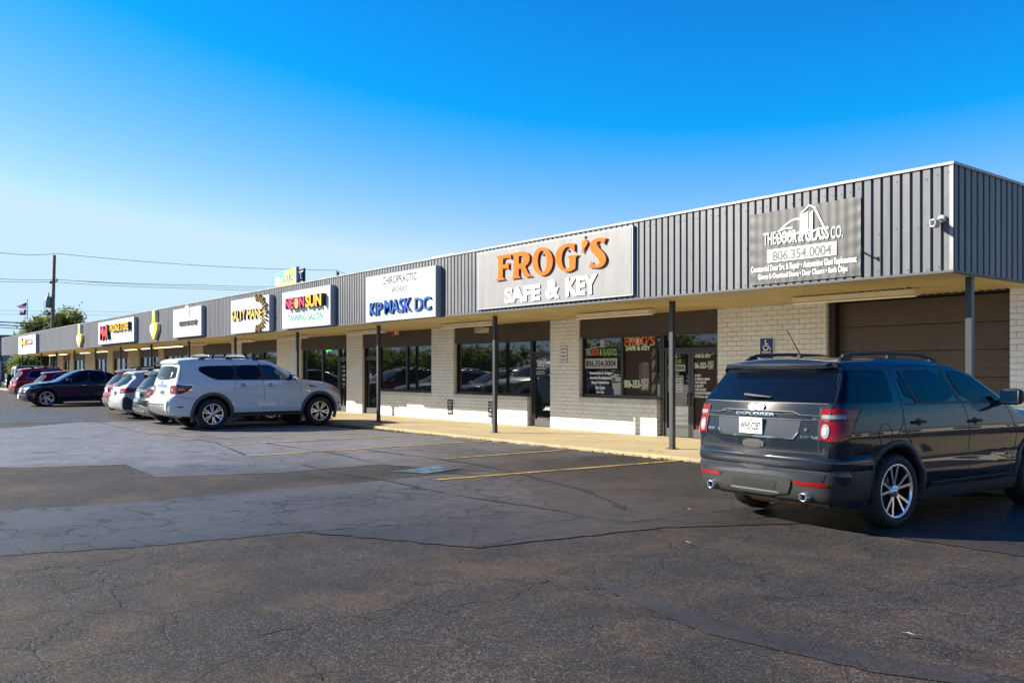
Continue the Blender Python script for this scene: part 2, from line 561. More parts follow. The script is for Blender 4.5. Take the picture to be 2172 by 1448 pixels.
def text_geo(s, w, h, depth=0.0, bold=0.0, spacing=1.0, shear=0.0, lines=1.0):
    """lettering as vertices/faces fitted into a w x h box centred on the origin, x right, y up, z towards the reader"""
    cu = bpy.data.curves.new('t', 'FONT')
    cu.body = s
    cu.align_x = 'CENTER'
    cu.space_character = spacing
    cu.space_line = lines
    cu.offset = bold * 1.15 + (0.004 if bold >= 0 else 0)
    cu.shear = shear
    cu.resolution_u = 3
    if depth:
        cu.extrude = 0.5
    ob = bpy.data.objects.new('t', cu)
    me = ob.to_mesh()
    V = np.array([v.co[:] for v in me.vertices])
    F = [tuple(p.vertices) for p in me.polygons]
    ob.to_mesh_clear()
    bpy.data.objects.remove(ob)
    bpy.data.curves.remove(cu)
    lo, hi = V.min(0), V.max(0)
    V = V - (lo + hi) / 2
    V[:, 0] *= w / (hi[0] - lo[0])
    V[:, 1] *= h / (hi[1] - lo[1])
    if depth:
        V[:, 2] *= depth / max(1e-6, hi[2] - lo[2])
    else:
        V[:, 2] = 0
    return V, F


def chaikin(P, n=2, closed=True):
    for _ in range(n):
        Q = []
        m = len(P)
        for i in range(m if closed else m - 1):
            a, b = P[i], P[(i + 1) % m]
            Q += [(a[0] * .75 + b[0] * .25, a[1] * .75 + b[1] * .25), (a[0] * .25 + b[0] * .75, a[1] * .25 + b[1] * .75)]
        if not closed:
            Q = [P[0]] + Q + [P[-1]]
        P = Q
    return P


def poly_geo(polys, depth=0.0):
    """filled 2-D polygons (holes as extra loops in one list) -> V,F with optional depth towards +z"""
    cu = bpy.data.curves.new('p', 'CURVE')
    cu.dimensions = '2D'
    cu.fill_mode = 'BOTH'
    for lp in polys:
        sp = cu.splines.new('POLY')
        sp.points.add(len(lp) - 1)
        for q, (x, y) in zip(sp.points, lp):
            q.co = (x, y, 0, 1)
        sp.use_cyclic_u = True
    if depth:
        cu.extrude = depth / 2
    ob = bpy.data.objects.new('p', cu)
    me = ob.to_mesh()
    V = np.array([v.co[:] for v in me.vertices])
    F = [tuple(p.vertices) for p in me.polygons]
    ob.to_mesh_clear()
    bpy.data.objects.remove(ob)
    bpy.data.curves.remove(cu)
    return V, F


def wall_text(name, s, x0, x1, z0, z1, y, m, parent, depth=0.0, bold=0.0, side=None, **kw):
    """lettering on a wall facing -Y, filling the rectangle; front of the letters at y - depth"""
    V, F = text_geo(s, x1 - x0, z1 - z0, depth, bold, **kw)
    cx, cz = (x0 + x1) / 2, (z0 + z1) / 2
    mb = MB()
    W3 = [(cx + v[0], y - depth / 2 - v[2], cz + v[1]) for v in V]
    if depth and side is not None:
        for f in F:
            ys = [W3[i][1] for i in f]
            mb_front = max(ys) - min(ys) < 1e-5
            mb.F.append(f)
            mb.I.append(0 if mb_front else 1)
            mb.S.append(False)
        mb.V = W3
        return mb.build(name, [m, side], parent)
    mb.add(W3, F)
    return mb.build(name, m, parent)


def wall_poly(name, polys, y, m, parent, depth=0.0, side=None):
    V, F = poly_geo(polys, depth)
    W3 = [(v[0], y - depth / 2 - v[2], v[1]) for v in V]
    mb = MB()
    for f in F:
        ys = [W3[i][1] for i in f]
        mb.F.append(f)
        mb.I.append(0 if (side is None or max(ys) - min(ys) < 1e-5) else 1)
        mb.S.append(False)
    mb.V = W3
    return mb.build(name, [m, side] if side else m, parent)


def stroke(pts, w):
    """open polyline -> ribbon polygon outline"""
    L, R = [], []
    n = len(pts)
    for i, (x, y) in enumerate(pts):
        a, b = pts[max(i - 1, 0)], pts[min(i + 1, n - 1)]
        dx, dy = b[0] - a[0], b[1] - a[1]
        d = math.hypot(dx, dy) or 1
        L.append((x - dy / d * w / 2, y + dx / d * w / 2))
        R.append((x + dy / d * w / 2, y - dx / d * w / 2))
    return L + R[::-1]

# ------------------------------------------------------------------ ground
YF, YW, YP, YK = 11.86, 14.86, 12.62, 11.55      # fascia, wall, posts, kerb
ZS, ZW = 2.86, 0.07                              # soffit height, walkway height
XR, XL, XWL = -5.42, -84.6, -78.0                # canopy right end, canopy left end, wall left end
ZF0, ZF1 = 2.905, 4.345                          # fascia bottom and top

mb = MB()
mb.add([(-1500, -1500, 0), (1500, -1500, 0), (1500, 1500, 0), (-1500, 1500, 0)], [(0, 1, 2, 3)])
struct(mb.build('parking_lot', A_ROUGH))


def patch(name, pix, m, z, jag=0.05, seed=1):
    """asphalt patch: outline surveyed in the photo, edge roughened"""
    rnd = random.Random(seed)
    P = [onZ(a, b, 0)[:2] if b > 0 else (a, -b) for a, b in pix]
    out = []
    for i in range(len(P)):
        a, b = P[i], P[(i + 1) % len(P)]
        n = max(1, int(math.hypot(b[0] - a[0], b[1] - a[1]) / 0.09))
        n = min(n, 260)
        for k in range(n):
            t = k / n
            out.append((a[0] + (b[0] - a[0]) * t + rnd.gauss(0, jag * .35), a[1] + (b[1] - a[1]) * t + rnd.gauss(0, jag * .35)))
    V, F = poly_geo([out])
    q = MB()
    q.add([(v[0], v[1], z) for v in V], F)
    return struct(q.build(name, m))


# sealed strips and the repaved stalls (the second value negative = metres, not a pixel)
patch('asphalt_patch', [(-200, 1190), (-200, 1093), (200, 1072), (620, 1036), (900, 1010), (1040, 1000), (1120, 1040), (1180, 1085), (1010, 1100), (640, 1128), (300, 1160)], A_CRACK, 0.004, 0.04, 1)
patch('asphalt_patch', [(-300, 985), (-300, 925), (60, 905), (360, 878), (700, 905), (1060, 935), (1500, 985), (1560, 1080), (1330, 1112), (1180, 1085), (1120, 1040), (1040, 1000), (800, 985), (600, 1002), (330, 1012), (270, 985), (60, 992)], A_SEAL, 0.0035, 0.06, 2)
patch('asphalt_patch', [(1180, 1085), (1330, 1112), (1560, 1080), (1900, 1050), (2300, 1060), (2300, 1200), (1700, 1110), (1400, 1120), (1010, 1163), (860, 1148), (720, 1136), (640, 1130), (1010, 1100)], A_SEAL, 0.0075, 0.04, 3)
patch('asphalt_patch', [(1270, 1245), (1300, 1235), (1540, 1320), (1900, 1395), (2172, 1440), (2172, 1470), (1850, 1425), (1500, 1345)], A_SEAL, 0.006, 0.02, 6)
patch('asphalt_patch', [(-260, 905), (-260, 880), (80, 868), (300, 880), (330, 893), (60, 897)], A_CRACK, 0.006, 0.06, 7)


def crack(pix, w, seed, z=0.0115):
    rnd = random.Random(seed)
    P = [onZ(a, b, 0)[:2] for a, b in pix]
    pts = [P[0]]
    for a, b in zip(P, P[1:]):
        n = max(2, int(math.hypot(b[0] - a[0], b[1] - a[1]) / 0.06))
        pts += [(a[0] + (b[0] - a[0]) * k / n + rnd.gauss(0, .014), a[1] + (b[1] - a[1]) * k / n + rnd.gauss(0, .014)) for k in range(1, n + 1)]
    V, F = [], []
    for i, (x, y) in enumerate(pts):
        a, b = pts[max(i - 1, 0)], pts[min(i + 1, len(pts) - 1)]
        dx, dy = b[0] - a[0], b[1] - a[1]
        d = math.hypot(dx, dy) or 1
        ww = w * .65 * rnd.uniform(.2, 1.0) * (.4 if math.sin(i * .13 + seed) > .6 else 1) * (0.3 if i in (0, len(pts) - 1) else 1)
        V += [(x - dy / d * ww, y + dx / d * ww, z), (x + dy / d * ww, y - dx / d * ww, z)]
        if i:
            F.append((2 * i - 2, 2 * i - 1, 2 * i + 1, 2 * i))
    return V, F


M_CRACK = mat('open crack', (0.004, 0.004, 0.005), 0.95)
M_TAR = mat('crack filler', (0.010, 0.010, 0.011), 0.75, var=0.3, vscale=30)
q = MB()
for i, (pix, w) in enumerate([
        ([(535, 1347), (700, 1318), (830, 1303), (960, 1283), (1080, 1266), (1130, 1240), (1185, 1222)], .010),
        ([(585, 1338), (600, 1370), (650, 1405), (680, 1448)], .008),
        ([(1080, 1266), (1180, 1250), (1290, 1246)], .006),
        ([(600, 1440), (690, 1425), (790, 1395)], .006),
        ([(0, 1212), (60, 1208), (170, 1195), (330, 1178), (480, 1160), (640, 1131)], .011),
        ([(1000, 1162), (1160, 1135), (1340, 1107), (1480, 1092), (1610, 1072), (1850, 1060)], .012),
        ([(760, 1100), (900, 1110), (1000, 1120), (1100, 1118), (1240, 1098), (1340, 1107)], .010),
        ([(780, 1130), (900, 1112), (960, 1085)], .008),
        ([(0, 1290), (90, 1265), (200, 1235), (230, 1215)], .007),
        ([(30, 1400), (130, 1330), (180, 1300), (270, 1290)], .006),
        ([(0, 1325), (110, 1292), (260, 1302)], .006),
        ([(250, 1215), (230, 1250), (260, 1300)], .005),
        ([(1180, 1222), (1210, 1205), (1250, 1190)], .008),
        ([(1290, 1246), (1420, 1230), (1520, 1240)], .005),
        ([(60, 1448), (150, 1400), (260, 1380), (330, 1390)], .006),
        ([(400, 1448), (470, 1400), (560, 1380)], .005),
        ([(900, 1240), (860, 1280), (830, 1303)], .005),
        ([(1000, 1162), (1010, 1120), (1060, 1085)], .006),
        ([(1400, 1105), (1440, 1085), (1490, 1040)], .005),
        ([(620, 1038), (720, 1030), (860, 1012), (1000, 1002)], .012),
        ([(0, 1085), (150, 1078), (330, 1063), (480, 1050), (620, 1036)], .010)]):
    q.add(*crack(pix, w, i))
struct(q.build('asphalt_cracks', M_CRACK))
q = MB()
for i, (pix, w) in enumerate([
        ([(160, 885), (230, 900), (300, 918), (380, 925), (460, 940), (520, 965)], .05),
        ([(420, 925), (560, 940), (700, 960), (810, 985), (930, 1000), (1060, 1015)], .05),
        ([(780, 955), (900, 970), (1010, 985), (1100, 1005), (1240, 1040), (1330, 1080)], .08),
        ([(640, 985), (720, 1005), (800, 1015), (960, 1050), (1130, 1075), (1330, 1112)], .06),
        ([(1340, 1108), (1600, 1076)], .03)]):
    V, F = crack(pix, w, 40 + i, 0.0095)
    q.add(V, F)
struct(q.build('crack_filler', M_TAR))

# parking lines: kerb end X, lot end
for i, (xk, xl, y0) in enumerate([(-9.85, -10.25, 6.8), (-12.6, -12.62, 8.5), (-15.3, -15.25, 6.0), (-17.7, -17.9, 6.6), (-20.1, -19.8, 6.2), (-22.3, -22.3, 6.3), (-25.2, -25.2, 6.2), (-28.3, -28.3, 6.2), (-31.6, -31.6, 6.2), (-34.6, -34.6, 6.2), (-40.6, -40.6, 6.2), (-49.6, -49.6, 6.2)]):
    q = MB()
    n = 14
    hw = 0.05
    V = []
    for k in range(n + 1):
        t = k / n
        x = xl + (xk - xl) * t
        y = y0 + (11.75 - y0) * t
        V += [(x - hw, y, 0.013), (x + hw, y, 0.013)]
    q.add(V, [(2 * k, 2 * k + 1, 2 * k + 3, 2 * k + 2) for k in range(n)])
    struct(q.build('parking_line', M_YELLOW if i < 6 else M_YELLOW2))
q = MB()
P = [onZ(a, b, 0)[:2] for a, b in [(832, 1001), (905, 1005), (982, 994), (935, 988)]]
q.add([(x, y, 0.0125) for x, y in P], [(0, 1, 2, 3)])
struct(q.build('accessible_bay_marking', M_BLUE))

# walkway: slab with a worn kerb edge
q = MB()
rnd = random.Random(5)
xs = list(np.arange(XL - 3, 6.01, 0.12))
V, F = [], []
for x in xs:
    j = rnd.gauss(0, .010)
    d = abs(rnd.gauss(0, .006))
    V += [(x, YK + j, -.02), (x, YK + j * .7, ZW - .012 - d), (x, YK + .03 + j, ZW - .002), (x, 15.2, ZW)]
for i in range(len(xs) - 1):
    for k in range(3):
        F.append((4 * i + k, 4 * i + 4 + k, 4 * i + 5 + k, 4 * i + 1 + k))
q.add(V, F)
struct(q.build('walkway', M_WALK))
# grit and leaf litter along the kerb
q = MB()
for k in range(900):
    x = rnd.uniform(-30, -9)
    y = YK - abs(rnd.gauss(0, .07)) - .01
    s = rnd.uniform(.008, .03)
    a = rnd.uniform(0, 3.14)
    z = .016 + rnd.uniform(0, .008)
    q.add([(x + s * math.cos(a), y + s * math.sin(a), z), (x - s * math.sin(a), y + s * math.cos(a), z + s * .3), (x - s * math.cos(a), y - s * math.sin(a), z), (x + s * math.sin(a), y - s * math.cos(a), z + s * .4)], [(0, 1, 2, 3)], rnd.choice([0, 0, 0, 1]))
o = q.build('kerb_litter', [mat('grit', (0.05, 0.045, 0.04), 0.9), mat('dry leaves', (0.30, 0.22, 0.07), 0.8)])
tag(o, 'grit and dry leaf litter gathered along the walkway kerb', 'litter', kind='stuff')
for (px, py, L, cx) in [(1455, 1150, .06, (.22, .13, .08)), (1458, 1080, .05, (.26, .24, .08)), (1925, 1345, .045, (.22, .22, .22)), (1380, 955, .09, (.35, .22, .08)), (1400, 957, .07, (.35, .25, .08))]:
    x, y, z = onZ(px, py, .02 if py > 960 else ZW + .01)
    q = MB()
    q.add([(x - L, y, z), (x, y - L * .35, z + .015), (x + L, y + .01, z + .004), (x, y + L * .35, z + .012)], [(0, 1, 2), (0, 2, 3)])
    o = q.build('dry_leaf', mat('leaf %d' % px, cx, 0.8))
    tag(o, {1455: 'brown dry leaf on the asphalt left of the dark grey SUV shadow', 1458: 'small yellowish leaf on the asphalt near the rear tyre', 1925: 'pale scrap lying on the dark asphalt at lower right', 1380: 'orange dry leaf on the walkway left of the nearest tall post', 1400: 'smaller dry leaf on the walkway touching the foot of the post'}[px], 'leaf')

# ------------------------------------------------------------------ strip mall
MALL = thing('strip_mall', 'long single storey strip mall with grey ribbed canopy and painted brick shopfronts', 'building', (-45, YW, 0))


def ribbed(x0, x1, z0, z1, per, groove, depth, flip=1):
    """box-rib sheet in the XZ plane facing -Y (y = 0 front, +depth in the grooves)"""
    n = int(round((x1 - x0) / per))
    P = []
    for i in range(n):
        a = x0 + i * per
        P += [(a, 0), (a + per - groove - .008, 0), (a + per - groove, depth), (a + per - .008, depth)]
    P.append((x0 + n * per, 0))
    V = []
    for x, y in P:
        V += [(x, y, z0), (x, y, z1)]
    F = [(2 * i, 2 * i + 2, 2 * i + 3, 2 * i + 1) for i in range(len(P) - 1)]
    return V, F


q = MB()
V, F = ribbed(XL, -36.0, ZF0, ZF1, .145, .032, .018)
q.add([(x, y + YF, z) for x, y, z in V], F)
V, F = ribbed(-36.0, XR, ZF0, ZF1, .143, .036, .032)
q.add([(x, y + YF, z) for x, y, z in V], F)
rs = random.Random(8)
for i, x in enumerate(np.arange(XR - .05, -30, -.143)):
    for zz in (ZF0 + .05, ZF0 + .62, ZF1 - .16):
        if rs.random() < (.55 if zz != ZF0 + .62 else .3):
            xx, z_ = x + rs.uniform(-.02, .02), zz + rs.uniform(-.03, .03)
            q.add([(xx + .011 * math.cos(a), YF - .004, z_ + .011 * math.sin(a)) for a in np.linspace(0, 6.28, 7)[:-1]], [(0, 1, 2, 3, 4, 5)], 1)
q.build('fascia', [M_FASCIA, M_SCREW], MALL)
q = MB()
V, F = ribbed(0, 20, ZF0, ZF1, .19, .05, .032)
q.add([(XR - y, YF + x, z) for x, y, z in V], F)
q.build('end_fascia', M_FASCIA, MALL)
q = MB()
V, F = ribbed(0, 20, ZF0, ZF1, .19, .05, .032)
q.add([(XL + y, YF + 20 - x, z) for x, y, z in V], F)
q.build('end_fascia', M_FASCIA, MALL)
q = MB()
q.box(XL - .02, XR + .02, YF - .022, YF + .16, ZF1 - .028, ZF1 + .010)
q.box(XR - .16, XR + .022, YF + .16, YF + 20, ZF1 - .028, ZF1 + .010)
q.box(XR - .045, XR + .006, YF - .008, YF + .05, ZF0 - .01, ZF1 - .032)
q.build('cap_flashing', M_FLASH, MALL)
q = MB()
q.box(XL - .01, XR + .012, YF - .014, YF + .05, ZF0 - .035, ZF0 - .002)
q.box(XR - .05, XR + .012, YF + .05, YF + 20, ZF0 - .035, ZF0 - .002)
q.build('drip_edge', M_TRIM, MALL)
# roof deck and body behind
q = MB()
q.box(XL + .1, XR - .1, YF + .1, YF + 19.8, 4.10, 4.16)
q.box(XWL, XR - .35, YW + .75, YW + 17, 0.0, 4.09)
q.build('roof_and_core', mat('roof membrane', (.35, .34, .32), .8), MALL)
# corrugated soffit, ribs running towards the shops
q = MB()
xs = np.arange(XL + .05, XR - .02, .034)
V, F = [], []
for i, x in enumerate(xs):
    z = ZS + (0.02, 0.0, 0.0, 0.02)[i % 4]
    V += [(x, YF + .045, z + .03), (x, YW + .7, z)]
    if i:
        F.append((2 * i - 2, 2 * i - 1, 2 * i + 1, 2 * i))
q.add(V, F)
q.build('soffit', M_SOFFIT, MALL)
# canopy posts
post_x = [-5.49 - .06 + i * -5.49 for i in range(15)]
post_px = [2057, 1426, 1050, 803, 631, 499, 401, 321, 256, 203, 158, 120, 88, 61, 47]
for i, px in enumerate(post_px):
    x = onY(px, 787, YP)[0]
    if x < XL + .2:
        x = XL + .3
    q = MB()
    h = .043
    q.box(x - h, x + h, YP - h, YP + h, ZW + .012, ZS + .01)
    q.box(x - h - .05, x + h + .05, YP - h - .05, YP + h + .05, ZW, ZW + .012)
    q.build('canopy_post', M_POST, MALL)

wx = lambda px: onY(px, 787, YW)[0]
GD = .16     # glazing set back behind the brick face


def pier(p0, p1, m=M_BRICK, z1=None, x0=None, x1=None):
    a = wx(p0) if x0 is None else x0
    b = wx(p1) if x1 is None else x1
    q = MB()
    q.box(a, b, YW, YW + .6, ZW - .02, ZS + .02)
    q.build('brick_pier', m, MALL)


def header(a, b, z0):
    q = MB()
    n = max(1, int((b - a) / 2.4))
    for k in range(n):
        q.box(a + (b - a) * k / n + .003, a + (b - a) * (k + 1) / n - .003, YW + .05, YW + .55, z0, ZS + .02)
    q.box(a, b, YW + .035, YW + .05, z0 - .03, z0 + .012)
    q.build('header_panel', M_HEADER, MALL)


def knee(a, b, z1, m=M_BRICK):
    q = MB()
    q.box(a, b, YW, YW + .5, ZW - .02, z1 - .11)
    q.box(a, b, YW - .006, YW + .5, z1 - .11, z1, 1)
    q.build('knee_wall', [m, M_ROWLOCK if m is M_BRICK else m], MALL)


def window(a, b, z0, z1, muls=(), fr=.055):
    """one shop window: frame part with its panes as sub-parts; returns the frame and list of pane extents"""
    y0, y1 = YW + GD - .06, YW + GD + .04
    q = MB()
    q.box(a, b, y0, y1, z0, z0 + fr + .02)
    q.box(a, b, y0, y1, z1 - fr, z1)
    ed = [a] + list(muls) + [b]
    for i, x in enumerate(ed):
        xa, xb = (x, x + fr) if i == 0 else ((x - fr, x) if i == len(ed) - 1 else (x - fr * .75, x + fr * .75))
        q.box(xa, xb, y0, y1, z0 + fr + .02, z1 - fr)
    f = q.build('shop_window', M_FRAME, MALL)
    for i in range(len(ed) - 1):
        xa = ed[i] + (fr if i == 0 else fr * .75)
        xb = ed[i + 1] - (fr if i == len(ed) - 2 else fr * .75)
        p = MB()
        p.box(xa, xb, YW + GD - .012, YW + GD + .012, z0 + fr + .02, z1 - fr)
        p.build('pane', M_GLASS, f)
    return f


def door(a, b, z1, leaves=1, transom=True, ztop=None):
    y0, y1 = YW + GD - .05, YW + GD + .05
    ztop = ztop or z1
    zt = z1 - .34 if transom else z1
    q = MB()
    q.box(a, a + .05, y0 - .02, y1, ZW, z1)
    q.box(b - .05, b, y0 - .02, y1, ZW, z1)
    q.box(a + .05, b - .05, y0 - .02, y1, z1 - .05, z1)
    if transom:
        q.box(a + .05, b - .05, y0 - .02, y1, zt - .05, zt)
    d = q.build('shop_door', M_FRAME, MALL)
    if transom:
        p = MB()
        p.box(a + .05, b - .05, YW + GD - .01, YW + GD + .01, zt, z1 - .05)
        p.build('transom_pane', M_GLASS, d)
    w = (b - a - .10) / leaves
    for k in range(leaves):
        xa, xb = a + .05 + k * w + .006, a + .05 + (k + 1) * w - .006
        za, zb = ZW + .015, zt - .055
        p = MB()
        p.box(xa, xa + .07, y0, y1 - .02, za, zb)
        p.box(xb - .07, xb, y0, y1 - .02, za, zb)
        p.box(xa + .07, xb - .07, y0, y1 - .02, zb - .08, zb)
        p.box(xa + .07, xb - .07, y0, y1 - .02, za, za + .18, 1)
        p.build('door_leaf', [M_FRAME, M_DKGREY], d)
        p = MB()
        p.box(xa + .07, xb - .07, YW + GD - .012, YW + GD + .012, za + .18, zb - .08)
        p.build('pane', M_GLASS, d)
        hx = xb - .035 if k == 0 else xa + .035
        p = MB()
        p.tube([(hx, y0, 1.05), (hx, y0 - .06, 1.05), (hx, y0 - .06, .80), (hx, y0, .80)], .012, 6)
        p.build('door_handle', M_ALLOYDK, d)
    return d


def steel(a, b):
    pass


# --- right end: brick, roll-up door
pier(2142, 0, x1=XR - .06)
xa, xb = wx(1757), wx(2142)
q = MB()
zb = 0.05
for k in range(6):
    z0, z1 = ZW + k * .46, ZW + (k + 1) * .46 - .012
    q.box(xa + .1, xb - .02, YW + .22, YW + .26, z0, z1)
    for j in range(3):
        q.box(xa + .1, xb - .02, YW + .214, YW + .2195, z0 + .06 + j * .135, z0 + .13 + j * .135)
rd = q.build('roll_up_door', M_DOORBROWN, MALL)
q = MB()
q.box(xa, xa + .1, YW + .06, YW + .3, ZW, ZS)
q.box(xa + .1, xb, YW + .08, YW + .3, ZW + 2.77, ZS + .02)
q.box(xa + .1, xb - .02, YW + .27, YW + .4, ZW, ZW + 2.76)
q.build('door_frame', mat('door frame dark', (.012, .010, .010), .6), rd)
pier(1522, 1752)
# return of the brick at the roll up door jamb
# --- locksmith shop
xa, xm, xb = wx(1228), wx(1399), wx(1522)
header(xa, xb, 2.42)
knee(xa, wx(1393), .90)
wf = window(xa + .02, wx(1397), .90, 2.40, [wx(1313)])
dl = door(wx(1399), xb, 2.40, 2)
pier(1167, 1228)
# --- chiropractor
xa, xb = wx(962), wx(1167)
header(xa, xb, 2.42)
knee(xa, wx(1118), .86)
wc = window(xa + .02, wx(1121), .86, 2.40, [wx(1044)])
dc = door(wx(1122), xb, 2.40, 1)
pier(915, 962)
xa, xb = wx(768), wx(915)
header(xa, xb, 2.42)
knee(wx(800), xb, .86)
wl = window(wx(800), xb, .86, 2.40, [wx(857)])
dk = door(xa, wx(799), 2.40, 1)
pier(735, 768)
# --- tanning salon
xa, xb = wx(637), wx(735)
header(xa, xb, 2.42)
knee(xa, wx(711), .45)
wn_ = window(xa + .02, wx(713), .45, 2.40, [wx(679)])
dn = door(wx(714), xb, 2.40, 1)
pier(587, 637)
# --- farther shops
far = [(511, 587, [530, 553], 'B'), (430, 491, [445, 470], 'B'), (347, 400, [362, 380], 'B'), (295, 336, [308, 322], 'T'), (239, 272, [252, 262], 'T'), (200, 228, [210, 219], 'T'), (155, 181, [165, 173], 'T'), (134, 149, [141], 'T')]
prev = 587
fdoors = []
for (a, b, ms, k) in far:
    m = M_BRICK if a > 420 else M_BRICKTAN
    if prev > b:
        pier(b, prev, m) if b < prev else None
    header(wx(a), wx(b), 2.42)
    knee(wx(a), wx(ms[-1]) - .02, .5, m)
    window(wx(a) + .02, wx(ms[-1]), .5, 2.40, [wx(v) for v in ms[:-1]])
    fdoors.append(door(wx(ms[-1]) + .01, wx(b), 2.40, 2 if a == 511 else 1))
    prev = a
pier(122, 134, M_BRICKTAN, x0=XWL)

# --- writing on the glass
yv = YW + GD - .016
YG = yv


def gp(px, py):
    p = onY(px, py, YG)
    return p[0], p[2]


def gtext(name, s, pl, pr, pt, pb, m, parent, y=yv, **kw):
    """lettering whose left/right/top/bottom are read off the photo on the glass plane"""
    x0, x1 = gp(pl, 787)[0], gp(pr, 787)[0]
    zt, zb2 = onY((pl + pr) / 2, pt, YG)[2], onY((pl + pr) / 2, pb, YG)[2]
    return wall_text(name, s, x0, x1, zb2, zt, y, m, parent, **kw)


def grect(name, pl, pr, pt, pb, m, parent, y=yv):
    x0, x1 = gp(pl, 787)[0], gp(pr, 787)[0]
    zt, zb2 = onY((pl + pr) / 2, pt, YG)[2], onY((pl + pr) / 2, pb, YG)[2]
    q = MB()
    q.box(x0, x1, y - .002, y + .001, zb2, zt)
    return q.build(name, m, parent)


def car_logo(x0, x1, z0, z1, y, parent, m, lw=.012):
    """line drawing of a car beside an open door"""
    w, h = x1 - x0, z1 - z0
    T = lambda pts: [(x0 + a * w, z0 + b * h) for a, b in pts]
    polys = [stroke(T(chaikin([(0, 0), (0, .22), (.12, .40), (.30, .58), (.44, .62), (.52, .58)], 2, False)), lw),
             stroke(T([(.02, .28), (.20, .36), (.34, .34)]), lw * .8), stroke(T([(0, .04), (.30, .10), (.50, .16)]), lw),
             stroke(T([(.18, .20), (.30, .08)]), lw * 1.5),
             stroke(T([(.52, .10), (.52, .78), (.70, .99), (.80, .90), (1.0, .22), (.82, .16), (.70, .08), (.60, .10), (.52, .10)]), lw),
             T([(.54, .12), (.66, .12), (.66, .80), (.54, .74)]), T([(.69, .14), (.77, .22), (.77, .80), (.69, .74)])]
    V, F = [], []
    q = MB()
    for k, pl in enumerate(polys):
        v, f = poly_geo([pl])
        q.add([(a[0], y - .0006 * k, a[1]) for a in v], f)
    return q.build('logo_drawing', m, parent)


def logo_words(pl, pr, pt, pb, parent, cols, y=yv):
    w = pr - pl
    for (s, a, b, m) in [('THE', 0, .155, cols[0]), ('DOOR', .175, .43, cols[1]), ('&', .45, .52, cols[0]), ('GLASS', .54, .82, cols[2]), ('CO.', .845, 1, cols[0])]:
        gtext('lettering', s, pl + a * w, pl + b * w, pt, pb, m, parent, y=y, bold=.03)


x0, z0 = gp(1253, 739)
x1, z1 = gp(1293, 714)
car_logo(x0, x1, z0, z1, yv, wf, M_GREY, .018)
logo_words(1242, 1309, 739, 754, wf, (M_GREY, M_REDV, M_GREENV))
grect('phone_panel', 1238, 1309, 760, 781, M_GREY, wf)
gtext('lettering', '806.354.0004', 1243, 1306, 763.5, 777.5, M_BLACK, wf, y=yv - .004, bold=.02)
for s, a, b, t, bt in [('Commercial Door Srv. & Repair', 1250, 1296, 787.5, 795.5), ('Automotive Glass Replacement', 1251, 1296, 797.5, 805.5), ('Garage & Overhead Doors', 1254.5, 1292, 807.5, 815.5), ('Door Closers', 1263, 1283, 817.5, 825.5), ('Rock Chips', 1265, 1281, 827.5, 835.5)]:
    gtext('lettering', s, a, b, t, bt, M_TEXTWHITE, wf, bold=.035)
# brown poster with orange name, safe and keys
grect('poster', 1317, 1394, 710, 850, M_POSTER, wf)
Y2 = yv - .004


# slab-serif name used on the sign and the posters, traced once from the big sign
def frog_glyphs():
    S = 400 / 2172
    def C(P):
        return [(980 + a * S, 470 + b * S) for a, b in P]
    Fg = [C([(408, 398), (577, 374), (581, 442), (556, 418), (490, 426), (487, 498), (530, 490), (552, 468), (552, 556), (530, 538), (486, 544), (484, 640), (512, 668), (400, 684), (428, 650), (434, 440), (422, 412)])]
    Rg = [C([(583, 372), (700, 346), (735, 347), (768, 358), (790, 385), (796, 420), (788, 460), (770, 490), (742, 515), (775, 590), (798, 612), (825, 630), (745, 640), (722, 608), (694, 540), (670, 546), (668, 622), (692, 648), (580, 662), (606, 630), (612, 400), (597, 385)]),
          C([(670, 400), (700, 395), (718, 405), (724, 425), (722, 455), (705, 480), (669, 489)])]
    Og = [C([(943 + 118 * math.cos(t) + 6 * math.sin(t), 459 + 162 * math.sin(t) - 8 * math.cos(t)) for t in np.linspace(0, 2 * math.pi, 40, endpoint=False)]),
          C([(940 + 51 * math.cos(t) + 4 * math.sin(t), 459 + 122 * math.sin(t) - 4 * math.cos(t)) for t in np.linspace(0, 2 * math.pi, 36, endpoint=False)])]
    Gg = [chaikin(C([(1313, 352), (1300, 345), (1270, 308), (1240, 290), (1210, 298), (1180, 340), (1165, 400), (1165, 460), (1178, 520), (1205, 548), (1235, 545), (1252, 532), (1252, 532), (1252, 428), (1252, 428), (1225, 400), (1225, 400), (1355, 380), (1355, 380), (1328, 410), (1328, 410), (1320, 540), (1320, 540), (1270, 572), (1215, 582), (1160, 562), (1110, 500), (1088, 430), (1095, 360), (1130, 305), (1180, 268), (1240, 250), (1312, 254), (1312, 254)]), 2)]
    Ag = [C([(1395, 240), (1435, 203), (1468, 240), (1398, 365)])]
    Sg = [chaikin(C([(1678, 190), (1678, 190), (1648, 265), (1648, 265), (1630, 240), (1600, 225), (1575, 232), (1568, 258), (1582, 292), (1640, 350), (1672, 400), (1677, 450), (1655, 500), (1615, 527), (1560, 537), (1476, 528), (1476, 528), (1505, 458), (1505, 458), (1522, 490), (1555, 507), (1587, 500), (1602, 475), (1595, 445), (1560, 400), (1505, 345), (1487, 300), (1494, 250), (1525, 210), (1570, 190), (1640, 186)]), 2)]
    out = []
    for gl in (Fg, Rg, Og, Gg, Ag, Sg):
        out.append([[(onY(a, b, YF - .06)[0], onY(a, b, YF - .06)[2]) for a, b in lp] for lp in gl])
    return out


FROG = frog_glyphs()
_fx = [x for gl in FROG for lp in gl for x, z in lp]
_fz = [z for gl in FROG for lp in gl for x, z in lp]
FB = (min(_fx), max(_fx), min(_fz), max(_fz))


